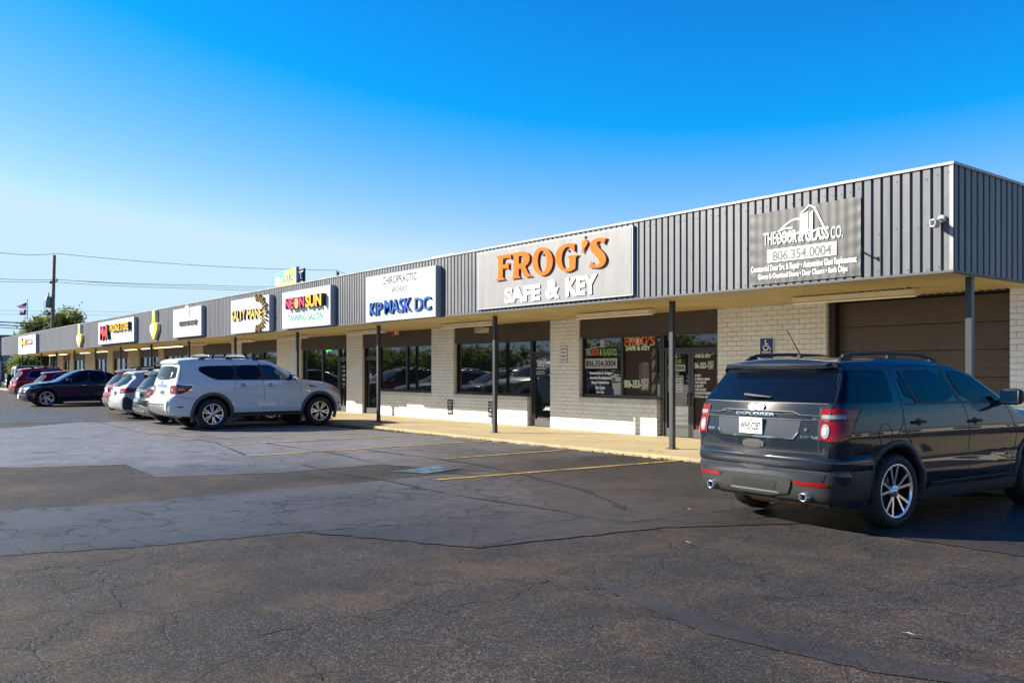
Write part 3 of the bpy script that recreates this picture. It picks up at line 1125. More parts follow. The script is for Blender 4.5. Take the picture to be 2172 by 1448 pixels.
def frog_name(x0, x1, z0, z1, y, m, parent, depth=0.0, side=None, straight=True, grow=0.0):
    q = MB()
    for gl in FROG:
        lps = []
        for lp in gl:
            lps.append([(x0 + (x - FB[0]) / (FB[1] - FB[0]) * (x1 - x0), z0 + (z - FB[2]) / (FB[3] - FB[2]) * (z1 - z0)) for x, z in lp])
        if grow:
            lps = [lps[0]]
            cx = sum(p[0] for p in lps[0]) / len(lps[0])
            cz = sum(p[1] for p in lps[0]) / len(lps[0])
            lps = [[(cx + (a - cx) * (1 + grow), cz + (b - cz) * (1 + grow)) for a, b in lps[0]]]
        V, F = poly_geo(lps, depth)
        W3 = [(v[0], y - depth / 2 - v[2], v[1]) for v in V]
        for f in F:
            ys = [W3[i][1] for i in f]
            q.F.append(tuple(i + len(q.V) for i in f))
            q.I.append(0 if (side is None or max(ys) - min(ys) < 1e-5) else 1)
            q.S.append(False)
        q.V += W3
    return q.build('lettering', [m, side] if side else m, parent)


def poster_name(pl, pr, pt, pb, parent, y):
    x0, x1 = gp(pl, 787)[0], gp(pr, 787)[0]
    zt, zb2 = onY((pl + pr) / 2, pt, YG)[2], onY((pl + pr) / 2, pb, YG)[2]
    frog_name(x0, x1, zb2, zt, y, M_PALE, parent, grow=.14)
    frog_name(x0, x1, zb2, zt, y - .003, M_ORANGE2, parent)


poster_name(1323, 1389, 714, 732, wf, Y2)
gtext('lettering', 'SAFE & KEY', 1327.5, 1380, 733.5, 743, M_PALE, wf, y=Y2, bold=.04)
# grey safe drawing
M_SAFE = mat('poster safe brown', (.135, .100, .082), .5)
M_SAFE2 = mat('poster safe line', (.070, .050, .042), .5)
x0, zt = gp(1356, 768)
x1, zb = gp(1375, 834)
wall_poly('safe_drawing', [[(x0, zb + .1), (x0 + (x1 - x0) * .42, zb), (x0 + (x1 - x0) * .42, zt - .02), (x0, zt - .01)]], Y2, M_SAFE2, wf)
q = MB()
xm = x0 + (x1 - x0) * .42
q.box(xm, x1 + .02, Y2 - .001, Y2 + .001, zb + .06, zt)
q.box(xm + .05, x1 - .03, Y2 - .003, Y2 - .0012, zb + .14, zt - .08, 1)
q.box(xm + .07, x1 - .05, Y2 - .005, Y2 - .0032, zb + .16, zt - .10)
q.build('safe_drawing', [M_SAFE, M_SAFE2], wf)
gtext('lettering', '806-353-', 1324, 1361, 805, 822.5, M_PALE, wf, y=Y2 - .008, bold=.03)
gtext('lettering', 'KEYS\n5397', 1361.5, 1376.5, 803, 825.5, M_PALE, wf, y=Y2 - .008, bold=.02, lines=.8)
for (px, py, rot, c) in [(1386, 749, -.35, (.16, .12, .11)), (1386, 773, -.2, (.22, .24, .18)), (1386, 798, -.2, (.20, .19, .16)), (1386, 824, -.3, (.26, .22, .19))]:
    x, z = gp(px, py)
    P = [(-.045, -.02), (-.05, .06), (-.03, .11), (.03, .11), (.05, .06), (.045, -.02), (.018, -.05), (.014, -.13), (-.014, -.13), (-.018, -.05)]
    P = chaikin(P, 1)
    ca, sa = math.cos(rot), math.sin(rot)
    q = MB()
    v, f = poly_geo([[(x + a * ca - b * sa, z + a * sa + b * ca) for a, b in P]])
    q.add([(a[0], Y2, a[1]) for a in v], f)
    for j in range(3):
        for kx in (-.018, .018):
            a, b = kx, .075 - j * .035
            xx, zz = x + a * ca - b * sa, z + a * sa + b * ca
            q.box(xx - .009, xx + .009, Y2 - .003, Y2 - .001, zz - .009, zz + .009, 1)
    q.build('key_drawing', [mat('key drawing %d' % py, c, .5), M_POSTER], wf)
# double door writing
x0, z0 = gp(1413, 760)
x1, z1 = gp(1443, 744)
car_logo(x0, x1, z0, z1, yv, dl, M_GREY, .014)
logo_words(1404.5, 1454, 761, 771, dl, (M_DKGREY, M_REDV, M_GREENV))
grect('phone_panel', 1402.5, 1453.5, 773, 787, M_GREY, dl)
gtext('lettering', '806.354.0004', 1405.5, 1451.5, 775.5, 784.5, M_BLACK, dl, y=yv - .004, bold=.02)
grect('lock_plate', 1413, 1440, 789, 795, mat('tan plate', (.22, .16, .09), .5), dl)
for (a, b, t, bt) in [(1408.3, 1449, 796.5, 797.5), (1408.3, 1449, 830, 831), (1408.3, 1409.2, 796.5, 831), (1448.1, 1449, 796.5, 831)]:
    grect('hours_border', a, b, t, bt, M_TEXTWHITE, dl)
for i, dname in enumerate(['MONDAY', 'TUESDAY', 'WEDNESDAY', 'THURSDAY', 'FRIDAY']):
    t = 799.5 + i * 5.9
    gtext('lettering', dname, 1412, 1427.5, t, t + 4.4, M_TEXTWHITE, dl, bold=.03)
    gtext('lettering', '8:30-5:00', 1430, 1446.5, t, t + 4.4, M_TEXTWHITE, dl, bold=.03)
gtext('lettering', '12', 1458.5, 1463, 705.5, 710, M_TEXTWHITE, dl)
grect('poster', 1464.5, 1518, 731, 917, M_POSTER, dl)
poster_name(1467, 1516, 738, 751, dl, Y2)
gtext('lettering', 'SAFE & KEY', 1471, 1509, 752, 758.5, M_PALE, dl, y=Y2, bold=.04)
gtext('lettering', '806-353-', 1469, 1501, 768, 781.5, M_PALE, dl, y=Y2, bold=.03)
gtext('lettering', 'KEYS\n5397', 1502, 1514, 765.5, 783, M_PALE, dl, y=Y2, bold=.02, lines=.8)
for i, (s, r) in enumerate([('• CHIP KEYS', 1487), ('• SAFE OPENING & REPAIR', 1506), ('• FACTORY REMOTES', 1498), ('• HIGH SECURITY', 1493), ('• MOTORCYCLE KEYS', 1498), ('• RESIDENTIAL/COMMERCIAL', 1514), ('• KEYS FOR ALL MAKES', 1508)]):
    t = 793.5 + i * 7.45
    gtext('lettering', s, 1468, r, t, t + 5.2, M_TEXTWHITE, dl, y=Y2, bold=.03)
# chiropractor door
gtext('lettering', 'C-11', 1141, 1156, 717.5, 725, M_TEXTWHITE, dc)
gtext('lettering', 'Chiropractic\nWorks', 1133, 1160, 761, 778, M_TEXTWHITE, dc, bold=.01, lines=.8)
grect('rule', 1134, 1159, 780.5, 782, M_TEXTWHITE, dc)
gtext('lettering', 'Kip Mask DC\n(806) 353-1104', 1137, 1155.5, 785.5, 795, M_TEXTWHITE, dc, lines=.9)
# tanning salon writing
gtext('lettering', '883', 714.5, 733, 736, 741, M_TEXTWHITE, dn)
gtext('lettering', 'HOURS', 719, 730, 762, 766, M_TEXTWHITE, dn, bold=.02)
for i, s in enumerate(['MON-THU', '8AM-9PM', 'FRI 8-8', 'SAT 9-6', 'SUN 12-5']):
    gtext('lettering', s, 719, 732, 775 + i * 9, 780 + i * 9, M_TEXTWHITE, dn)
q = MB()
x0, z1 = gp(693, 735)
x1, z0 = gp(704, 747)
V, F = poly_geo([stroke(chaikin([(x0, z1), (x0 + .03, z0), ((x0 + x1) / 2, z0), (x1 - .03, z0), (x1, z1), (x0, z1)], 1, False), .04)])
q.add([(v[0], yv, v[1]) for v in V], F)
q.build('neon_sign', mat('green neon', (.02, .3, .03), .4, emit=((.05, 1.0, .12), 1.3)), wn_)
gtext('neon_lettering', 'OPEN', 694.5, 702.5, 737.5, 743.5, MATS['green neon'], wn_, bold=.02)
gtext('lettering', '884', 571, 576.5, 746, 750, M_TEXTWHITE, fdoors[0], bold=.02)

# ------------------------------------------------------------------ things fixed to the shops
def soffit_light(pl, pr, label, lit=False, Y=13.7, droop=0):
    x0, x1 = onY(pl, 787, Y)[0], onY(pr, 787, Y)[0]
    t = thing('strip_light', label, 'light', ((x0 + x1) / 2, Y, ZS), 0, 'fluorescent strip lights under the canopy')
    q = MB()
    q.prism([(Y - .09, ZS - .01), (Y - .06, ZS - .085), (Y + .06, ZS - .085), (Y + .09, ZS - .01)], x0, x1, axis='x')
    q.box(x0 - .02, x0, Y - .095, Y + .095, ZS - .10, ZS - .005)
    q.box(x1, x1 + .02, Y - .095, Y + .095, ZS - .10, ZS - .005)
    q.build('housing', M_LAMPBODY, t)
    for dy in (-.04, .04):
        q = MB()
        q.tube([(x0 + .01, Y + dy, ZS - .105), (x1 - .01, Y + dy, ZS - .105)], .017, 8)
        q.build('tube', M_LIT if lit else M_TUBE, t)


for a, b, l, lit in [
        (1683, 1942, 'cream fluorescent strip light above the brown roll up door', False),
        (1226, 1382, 'fluorescent strip light above the brown locksmith posters', False),
        (940, 1045, 'cream strip light above the speaker box left of the post', False),
        (737, 815, 'cream strip light above the brick pier left of the red bell', False),
        (593, 652, 'strip light behind the post near the green neon sign', False),
        (490, 538, 'strip light above the pier under the gold lettered sign', False),
        (403, 436, 'strip light above the pier with slanting stains', False),
        (352, 386, 'lit strip light nearest of the lit row, under the veterinary sign', True),
        (328, 350, 'lit strip light left of the first dark post in the lit row', True),
        (301, 321, 'lit strip light just right of the post below the nearer yellow arrow', True),
        (266, 289, 'lit strip light between the arrow post and the package store post', True),
        (205, 227, 'lit strip light under the left half of the package store sign', True),
        (171, 190, 'lit strip light just below the farther yellow arrow', True),
        (127, 141, 'lit strip light second from the far left end of the canopy', True),
        (105, 118, 'lit strip light at the far left end of the canopy', True)]:
    soffit_light(a, b, l, lit)

# speaker box, alarm bell
x, y, z = onY(1020, 697, 14.1)
t = thing('speaker_box', 'small cream speaker box hanging under the strip light', 'speaker', (x, 14.1, ZS))
q = MB()
q.box(x - .16, x + .16, 14.0, 14.25, ZS - .26, ZS - .13)
q.build('cabinet', M_LAMPBODY, t)
q = MB()
q.box(x - .14, x + .14, 13.99, 14.0, ZS - .25, ZS - .14)
q.box(x - .02, x + .02, 14.1, 14.15, ZS - .13, ZS)
q.build('grille', mat('cream grille', (.45, .38, .26), .7), t)
x, y, z = onY(836, 707, YW)
t = thing('alarm_bell', 'red round alarm bell beside a grey box on the brown panel', 'bell', (x, YW, z))
q = MB()
q.lathe([(0, -.07), (.06, -.065), (.10, -.04), (.11, 0), (.11, .03)], 24)
o = q.build('bell', mat('alarm red', (.45, .02, .02), .35), t, local=True)
q = MB()
q.box(.12, .26, -.06, .04, -.05, .08)
q.build('junction_box', M_LAMPBODY, t, local=True)


def wall_sign(name, label, pl, pr, pt, pb, y, m, lines, cat='sign', border=None, bold=.02, frame=None):
    x0, x1 = onY(pl, 787, y)[0], onY(pr, 787, y)[0]
    zt, zb = onY((pl + pr) / 2, pt, y)[2], onY((pl + pr) / 2, pb, y)[2]
    t = thing(name, label, cat, ((x0 + x1) / 2, y, (zt + zb) / 2))
    q = MB()
    q.box(x0, x1, y - .012, y + .001, zb, zt, 0)
    if frame:
        q.box(x0 - .012, x1 + .012, y - .008, y, zb - .012, zt + .012, 1)
    q.build('plate', [m, frame or m], t)
    for (s, a, b, c, d, mm) in lines:
        wall_text('lettering', s, x0 + (x1 - x0) * a, x0 + (x1 - x0) * b, zb + (zt - zb) * c, zb + (zt - zb) * d, y - .014, mm, t, bold=bold)
    return t, x0, x1, zb, zt


M_NAVY = mat('sign navy blue', (.008, .022, .14), .4)
wall_sign('walkway_notice', 'narrow white notice about bicycles on the brick pier', 1189, 1203, 734, 767.5, YW, M_PLATE,
          [('NO BICYCLES', .1, .9, .76, .88, M_BLACK), ('SKATES OR', .15, .85, .54, .66, M_BLACK), ('SKATEBOARDS', .1, .9, .32, .44, M_BLACK), ('ON SIDEWALK', .1, .9, .10, .22, M_BLACK)], frame=M_DKGREY)
wall_sign('parking_notice', 'black patient parking plate on the brick pier edge', 950, 960.5, 848, 878, YW, M_BLACK,
          [('PATIENT', .12, .88, .80, .92, M_TEXTWHITE), ('PARKING', .12, .88, .60, .72, M_TEXTWHITE), ('FOR', .3, .7, .40, .52, M_TEXTWHITE), ('C-11', .2, .8, .10, .28, M_TEXTWHITE)], frame=M_BLACK)
wall_sign('parking_notice', 'black patient parking plate below the window, half hidden by a post', 1036.5, 1048, 851.5, 884, YW + .006, M_BLACK,
          [('PATIENT', .12, .88, .80, .92, M_TEXTWHITE), ('PARKING', .12, .88, .60, .72, M_TEXTWHITE), ('FOR', .3, .7, .40, .52, M_TEXTWHITE), ('C-11', .2, .8, .10, .28, M_TEXTWHITE)], frame=M_BLACK)
t, x0, x1, zb, zt = wall_sign('accessible_parking_sign', 'blue accessible parking sign with white wheelchair symbol on the brick', 1613, 1640, 717.5, 760, YW - .02, M_NAVY,
                              [('PARKING', .15, .85, .26, .36, M_TEXTWHITE)], frame=M_TEXTWHITE)
w, h = x1 - x0, zt - zb
T = lambda P: [(x0 + a * w, zb + b * h) for a, b in P]
q = MB()
for pl in [stroke(T([(.42, .84), (.45, .62), (.66, .62), (.76, .46), (.86, .49)]), .026), stroke(T([(.44, .73), (.64, .73)]), .022),
           stroke(T([(.36 + .0, .66), (.26, .58), (.27, .48), (.40, .41), (.56, .44), (.62, .54)]), .024),
           T([(.42 + .07 * math.cos(a), .885 + .045 * math.sin(a)) for a in np.linspace(0, 6.28, 14, endpoint=False)])]:
    v, f = poly_geo([pl])
    q.add([(a[0], YW - .0345, a[1]) for a in v], f)
q.build('wheelchair_symbol', M_TEXTWHITE, t)

# ------------------------------------------------------------------ signs on the fascia
fx = lambda px, Y: onY(px, 787, Y)[0]


def sign_box(name, label, pl, pr, ptl, pbl, dep, m=None, side=None, cat='sign', edge=True):
    Y = YF - dep
    x0, x1 = fx(pl, Y), fx(pr, Y)
    zt, zb = onY(pl, ptl, Y)[2], onY(pl, pbl, Y)[2]
    t = thing(name, label, cat, ((x0 + x1) / 2, YF, zb))
    q = MB()
    q.box(x0, x1, Y, YF - .002, zb, zt, 1)
    q.box(x0 + .03, x1 - .03, Y - .006, Y + .001, zb + .03, zt - .03, 0)
    q.build('sign_cabinet', [m or M_WHITE, side or M_SIGNSIDE], t)
    return t, x0, x1, zb, zt, Y - .008


def ft(t, Y, s, pl, pr, pt, pb, m, depth=0.0, side=None, **kw):
    """letters read off the photo: pt/pb at the middle of the word"""
    xm = (pl + pr) / 2
    yf = Y - depth
    return wall_text('lettering', s, fx(pl, yf), fx(pr, yf), onY(xm, pb, yf)[2], onY(xm, pt, yf)[2], Y, m, t, depth=depth, side=side, **kw)


# locksmith sign
M_LETTERWHITE = mat('letter white', (.88, .88, .87), .4)
gg = G('brushed white panel')
p = gg.pos()
n1 = gg.n('TexNoise', Vector=gg.n('VectorMath', _operation='MULTIPLY', i0=p, i1=(3.0, 3.0, 0.6)).outputs[0], Scale=1.6, Detail=6.0, Roughness=0.7)
n2 = gg.noise(p, 45, 4, 0.7)
cc = gg.mix(gg.ramp(n1.outputs['Fac'], 0.3, 0.7), (0.15, 0.149, 0.154), (0.215, 0.213, 0.218))
cc = gg.mix(gg.math('MULTIPLY', gg.ramp(n2, 0.5, 0.8), 0.2), cc, (0.12, 0.119, 0.12))
gg.put(gg.b.inputs['Base Color'], cc)
gg.b.inputs['Roughness'].default_value = 0.45
t, x0, x1, zb, zt, Y = sign_box('locksmith_sign', 'large pale metal sign with big orange name and white SAFE & KEY', 1013, 1342, 537, 657, .055, gg.m, M_SIGNSIDE)
frog_name(FB[0], FB[1], FB[2], FB[3], Y - .022, M_ORANGE, t, depth=.018)
q = MB()
for gl in FROG:
    a = [p for p in gl[0]]
    cx, cz = sum(p[0] for p in a) / len(a), sum(p[1] for p in a) / len(a)
    q.box(cx - .02, cx + .02, Y - .022, Y + .002, cz + .12, cz + .16)
q.build('letter_studs', M_DKGREY, t)
ft(t, Y, 'SAFE', 1070, 1145, 607, 640, M_LETTERWHITE, depth=.02, bold=.03)
ft(t, Y, '&', 1157.5, 1186, 593, 633, M_LETTERWHITE, depth=.02, bold=.03)
ft(t, Y, 'KEY', 1199.5, 1266, 585, 626, M_LETTERWHITE, depth=.02, bold=.03)

# chiropractor sign
t, x0, x1, zb, zt, Y = sign_box('chiropractor_sign', 'white sign with thin CHIROPRACTIC WORKS and raised blue KIP MASK DC', 777, 924, 588, 684, .17)
ft(t, Y, 'CHIROPRACTIC', 811, 884, 582, 599.5, M_BLACK, bold=.022)
ft(t, Y, 'WORKS', 829.5, 863.5, 606.5, 619.5, M_BLACK, bold=.018)
M_BLUEL = mat('letter blue', (.020, .085, .32), .3)
M_BLUES = mat('letter side navy', (.008, .016, .06), .4)
ft(t, Y, 'KIP', 783, 809, 641, 669, M_BLUEL, .045, M_BLUES, bold=.012)
ft(t, Y, 'MASK', 814, 871.5, 633, 664, M_BLUEL, .045, M_BLUES, bold=.012)
ft(t, Y, 'DC', 878.5, 912.5, 629, 658.5, M_BLUEL, .045, M_BLUES, bold=.012)

# tanning sign
t, x0, x1, zb, zt, Y = sign_box('tanning_sign', 'white sign with magenta NEON and yellow SUN block letters', 599, 701, 621, 698, .17)
M_MAG = mat('magenta letter', (.36, .006, .075), .4)
M_SUNY = mat('sun yellow letter', (.75, .33, .012), .4)
M_BLK = mat('letter returns black', (.012, .011, .014), .5)
ft(t, Y, 'NEON', 604.5, 645, 630, 654, M_MAG, .16, M_BLK, bold=.035)
V = [(fx(628.5, Y - .17) + .115 * math.cos(a), Y - .168, onY(628, 644, Y - .17)[2] + .15 * math.sin(a)) for a in np.linspace(0, 6.28, 20, endpoint=False)]
q = MB()
q.add(V, [tuple(range(20))])
q.build('sun_disc', mat('disc yellow', (.85, .55, .02), .4), t)
ft(t, Y, 'SUN', 647.5, 681, 623, 650, M_SUNY, .16, M_BLK, bold=.03)
ft(t, Y, 'TANNING', 610, 648.5, 666.5, 681, mat('sea green letter', (.004, .20, .13), .5, spec=.1), bold=.024)
ft(t, Y, 'SALON', 652, 685.5, 663, 677.5, MATS['sea green letter'], bold=.024)

# gold lettered sign with sun rays
t, x0, x1, zb, zt, Y = sign_box('hair_salon_sign', 'white sign with gold SALTY MANE letters and a half ring of rays', 490, 571, 638, 708.5, .17)
M_GOLD = mat('letter gold', (.62, .46, .12), .35, .2)
ft(t, Y, 'SALTY', 491, 520, 657.5, 680, M_GOLD, .06, M_BLK, bold=.012)
ft(t, Y, 'MANE', 523.5, 555, 654, 675, M_GOLD, .06, M_BLK, bold=.012)
cx, cz = fx(549, Y), onY(549, 664, Y)[2]
q = MB()
for k in range(17):
    a = rad(-100 + k * 200 / 16)
    r0 = .40
    r1 = .60 if k % 2 else .66
    wd = .028
    ca, sa = math.cos(a) * 1.25, math.sin(a)
    P = [(cx + r0 * ca - wd * .5 * sa, cz + r0 * sa + wd * .5 * ca), (cx + r1 * ca - wd * sa, cz + r1 * sa + wd * ca), (cx + r1 * ca + wd * sa, cz + r1 * sa - wd * ca), (cx + r0 * ca + wd * .5 * sa, cz + r0 * sa - wd * .5 * ca)]
    V, F = poly_geo([P], .08)
    q.add([(v[0], Y - .04 - v[2], v[1]) for v in V], F)
q.build('sun_rays', mat('ray bronze', (.20, .13, .03), .4, .2), t)

# veterinary sign
t, x0, x1, zb, zt, Y = sign_box('veterinary_sign', 'white sign with a tombstone shaped panel and dark VILLAGE VETERINARY', 367.5, 427, 657.5, 716.5, .15, mat('bluish white face', (.68, .74, .80), .35))
xa, xb = fx(378, Y), fx(418, Y)
q = MB()
z0, z1 = onY(398, 709, Y)[2], onY(398, 676, Y)[2]
q.box(xa, xb, Y - .03, Y + .001, z0, z1)
xc = (xa + xb) / 2
P = [(xc - .28, z1 + .002), (xc + .28, z1 + .002), (xc + .28, z1 + .34)] + [(xc + .28 * math.cos(a), z1 + .34 + .22 * math.sin(a)) for a in np.linspace(.2, 2.94, 9)] + [(xc - .28, z1 + .34)]
q.prism(P, Y - .03, Y + .001)
q.build('raised_panel', M_TEXTWHITE, t)
ft(t, Y - .032, 'VILLAGE VETERINARY', 379, 417, 679.5, 691, M_DKGREY, .03, M_BLK, bold=.02)
ft(t, Y - .032, 'CLINIC', 391, 405, 697.5, 705, M_DKGREY, bold=.01)

# package store sign
t, x0, x1, zb, zt, Y = sign_box('package_store_sign', 'white sign with tall red M&R and yellow PACKAGE STORE letters', 208.5, 284, 684.5, 731, .17, mat('pale blue white face', (.66, .74, .82), .35))
M_REDL = mat('letter red', (.55, .05, .045), .4)
M_YELL = mat('letter yellow', (.70, .42, .01), .4)
ft(t, Y, 'M', 211, 218.5, 691.5, 721.5, M_REDL, .16, M_BLK, bold=.012)
ft(t, Y, '&', 219, 222.5, 697, 713, M_REDL, .16, M_BLK, bold=.01)
ft(t, Y, 'R', 223, 228.5, 688, 720, M_REDL, .16, M_BLK, bold=.012)
ft(t, Y, 'PACKAGE', 232.5, 253, 686, 702.5, M_YELL, .16, M_BLK, bold=.02)
ft(t, Y, 'STORE', 255, 271.5, 682.5, 700, M_YELL, .16, M_BLK, bold=.02)
ft(t, Y, 'BEER WINE LIQUOR', 240, 271, 706, 715, mat('ghost grey letter', (.42, .50, .56), .5))
q = MB()
for (pa, pb, dz) in [(210, 282, .12), (210, 282, -.12)]:
    z = (zt - .16) if dz > 0 else (zb + .22)
    q.box(fx(pa, Y) + .15, fx(pb, Y) - .15, Y - .002, Y, z, z + .035)
q.build('rule', M_GREY, t)

# first shop sign at the far left
t, x0, x1, zb, zt, Y = sign_box('sandwich_shop_sign', 'white sign with yellow script and red block at far left of the fascia', 39.5, 75.5, 714, 752, .2)
M_YS = mat('script yellow', (.80, .52, .005), .4)
ft(t, Y, 'I', 44, 46, 716.8, 735.2, M_YS, .08, M_BLK, bold=.05)
ft(t, Y, 'uni', 46, 56, 720, 730.5, M_YS, .08, M_BLK, bold=.07)
xa, xb = fx(56.5, Y), fx(68.5, Y)
q = MB()
q.box(xa, xb, Y - .08, Y, onY(62, 729.5, Y)[2], onY(62, 719.5, Y)[2])
q.build('red_block', mat('sign red', (.62, .015, .03), .4), t)
ft(t, Y - .083, 'SUBS', 57.5, 67.5, 721.5, 727.5, M_PLATE)
ft(t, Y, 'BAKERY CAFE', 50, 63, 735.5, 740.5, mat('pale blue letter', (.35, .55, .70), .5))


def arrow_sign(label, pc, pt, pb, wpx):
    """thick down-pointing arrow box standing off the fascia"""
    Y = YF - .05
    xc = fx(pc, Y)
    zt, zb = onY(pc, pt, Y)[2], onY(pc, pb, Y)[2]
    w = wpx
    h = zt - zb
    P = [(xc - w * .20, zt), (xc + w * .24, zt), (xc + w * .24, zb + h * .58), (xc + w * .62, zb + h * .54), (xc + w * .62, zb + h * .34), (xc + w * .04, zb), (xc - w * .62, zb + h * .30), (xc - w * .62, zb + h * .50), (xc - w * .20, zb + h * .56)]
    t = thing('arrow_sign', label, 'sign', (xc, YF, zb), 0, 'yellow arrow signs on the fascia')
    q = MB()
    q.prism(P, YF - .15, YF - .002)
    q.build('arrow_body', [mat('pale arrow yellow', (.80, .78, .54), .5)], t)
    R_ = [P[1], P[2], P[3], P[4], P[5]]
    I_ = [(a - w * .50, b + (h * .07 if k in (3, 4) else (-h * .04 if k == 2 else 0))) for k, (a, b) in enumerate(R_)]
    I_[0] = (R_[0][0] - w * .22, R_[0][1])
    I_[4] = (R_[4][0] - w * .24, R_[4][1] + h * .10)
    q = MB()
    q.add([(a, YF - .153, b) for a, b in R_] + [(a, YF - .153, b) for a, b in I_], [(i, i + 1, i + 6, i + 5) for i in range(4)])
    q.build('arrow_border', mat('arrow border yellow', (.85, .66, .01), .5), t)


arrow_sign('tall pale yellow down arrow sign between the package store and veterinary signs', 330, 658, 721, .85)
arrow_sign('pale yellow down arrow sign left of the package store sign', 171, 688, 737, .95)

# cloth banner
t = thing('shop_banner', 'grey cloth banner with white car and door drawing and phone number', 'banner', (-8.0, YF, 3.5))
nx, nz = 110, 50
cr = [onY(a, b, YF - .03) for a, b in [(1590, 457), (1825, 416), (1825, 584), (1588, 606)]]
V = []
rb = random.Random(3)
for j in range(nz + 1):
    for i in range(nx + 1):
        u, v = i / nx, j / nz
        x = cr[0][0] + (cr[1][0] - cr[0][0]) * u
        zt = cr[0][2] + (cr[1][2] - cr[0][2]) * u
        zb = cr[3][2] + (cr[2][2] - cr[3][2]) * u
        sag = .0 * math.sin(math.pi * ((u * 2) % 1)) * (1 - v) * .6
        z = zb + (zt - zb) * v + (sag if v < .5 else -sag) * 0
        tug = .002 * math.sin(34 * v + 9 * u) * math.exp(-u * 9) + .002 * math.sin(36 * v - 12 * u) * math.exp(-(1 - u) * 10)
        yy = YF - .022 - .0018 * math.cos(2 * math.pi * (x - XR) / .143) + tug + .002 * math.sin(17 * u + 5 * v)
        V.append((x, yy, z))
n = nx + 1
F = [(j * n + i, j * n + i + 1, (j + 1) * n + i + 1, (j + 1) * n + i) for j in range(nz) for i in range(nx)]
q = MB()
q.add(V, F, 0, True)
gb = G('banner cloth')
p = gb.pos()
c = gb.mix(gb.ramp(gb.noise(p, 2.5, 5, .6), .3, .7), (.034, .035, .037), (.056, .056, .059))
gb.put(gb.b.inputs['Base Color'], c)
gb.b.inputs['Roughness'].default_value = .5
ban = q.build('cloth', gb.m, t)
Yb = YF - .033
bx0, bx1 = cr[0][0], cr[1][0]
E_ = lambda px: fx(px, Yb)
M_BW = mat('banner white', (.80, .80, .80), .5)
car_logo(E_(1648), E_(1748), onY(1698, 500, Yb)[2] - .02, onY(1698, 442, Yb)[2] + .03, Yb, t, M_BW, .028)
w = 1788 - 1619
for (s, a, b, m) in [('THE', 0, .155, M_GREY), ('DOOR', .175, .42, M_BW), ('&', .44, .51, M_GREY), ('GLASS', .53, .82, M_BW), ('CO.', .845, 1, M_GREY)]:
    pl, pr = 1619 + a * w, 1619 + b * w
    cy = 508 - (((pl + pr) / 2) - 1619) * .105 - 0
    ft(t, Yb, s, pl, pr, cy - 13.5, cy + 13.5, m, bold=.016)
q = MB()
x0, x1 = E_(1628), E_(1774)
q.box(x0, x1, Yb - .001, Yb + .001, onY(1701, 549, Yb)[2], onY(1701, 521, Yb)[2])
q.build('phone_panel', M_BW, t)
ft(t, Yb - .003, '806.354.0004', 1638, 1764, 524.5, 547, mat('banner grey', (.10, .10, .105), .5), bold=.025)
ft(t, Yb, 'Commercial Door Srv. & Repair • Automotive Glass Replacement', 1593, 1817, 553.5, 571.5, M_BW, bold=.012)
ft(t, Yb, 'Garage & Overhead Doors • Door Closers • Rock Chips', 1608, 1797.5, 572.5, 588, M_BW, bold=.012)

# security camera and bare bracket on the fascia
x, y, z = onY(1986, 473, YF - .12)
t = thing('security_camera', 'small white security camera near the fascia corner', 'camera', (x, YF, z))
q = MB()
q.lathe([(0, -.002), (.055, -.002), (.055, -.03), (.02, -.05), (0, -.05)], 20)
q.add([], [])
q.V = [(a + x + .03, b + YF, c + z + .06) for a, b, c in q.V]
q.tube([(x + .03, YF - .05, z + .06), (x, YF - .12, z + .03)], .014, 8)
M_CAMERA = mat('cream plastic', (.42, .41, .38), .5)
q.build('bracket', M_CAMERA, t)
q = MB()
q.prism(chaikin([(-.042, -.06), (.042, -.06), (.042, .05), (-.042, .05)], 2), -.20, -.07)
q.V = [(a + x - .015, b + YF, c + z) for a, b, c in q.V]
q.build('housing', M_CAMERA, t)
q = MB()
q.box(x - .015 - .028, x - .015 + .028, YF - .203, YF - .201, z - .035, z + .03)
q.build('lens', M_BLACK, t)
x, y, z = onY(1830, 535, YF - .02)
t = thing('bare_bracket', 'short dark metal arm sticking out beside the banner', 'bracket', (x, YF, z))
q = MB()
q.tube([(x, YF, z), (x, YF - .10, z + .01), (x + .06, YF - .16, z - .005)], .013, 6)
q.tube([(x + .05, YF - .155, z - .02), (x + .05, YF - .155, z + .03)], .018, 6)
q.build('arm', M_TRIM, t)

# rooftop air conditioner
X0, X1 = -29.9, -27.9
t = thing('rooftop_unit', 'cream rooftop air conditioner showing above the fascia', 'air conditioner', (-29, 20, 4.16))
y0 = 19.5
x0, zt = onY(915, 544, y0)[0], onY(965, 536.5, y0)[2]
x1 = onY(964, 540, y0)[0]
q = MB()
q.box(x0, x1, y0, y0 + 1.7, 4.16, zt)
q.build('cabinet', mat('cream metal', (.66, .60, .50), .5), t)
q = MB()
for k in range(9):
    q.box(x0 + .08, x0 + (x1 - x0) * .72, y0 - .012, y0 - .001, zt - .22 - k * .14, zt - .14 - k * .14)
q.box(x0 + (x1 - x0) * .76, x0 + (x1 - x0) * .84, y0 - .012, y0 - .001, zt - .5, zt - .15)
q.build('louvre', M_DKGREY, t)

# ------------------------------------------------------------------ cars
def smooth1(x, y, sig, step=.005):
    X = np.arange(x[0] - 4 * sig, x[-1] + 4 * sig, step)
    Y = np.interp(X, x, y)
    k = np.exp(-.5 * (np.arange(-int(3 * sig / step), int(3 * sig / step) + 1) * step / sig) ** 2)
    k /= k.sum()
    return X, np.convolve(np.pad(Y, len(k) // 2, mode='edge'), k, 'valid')


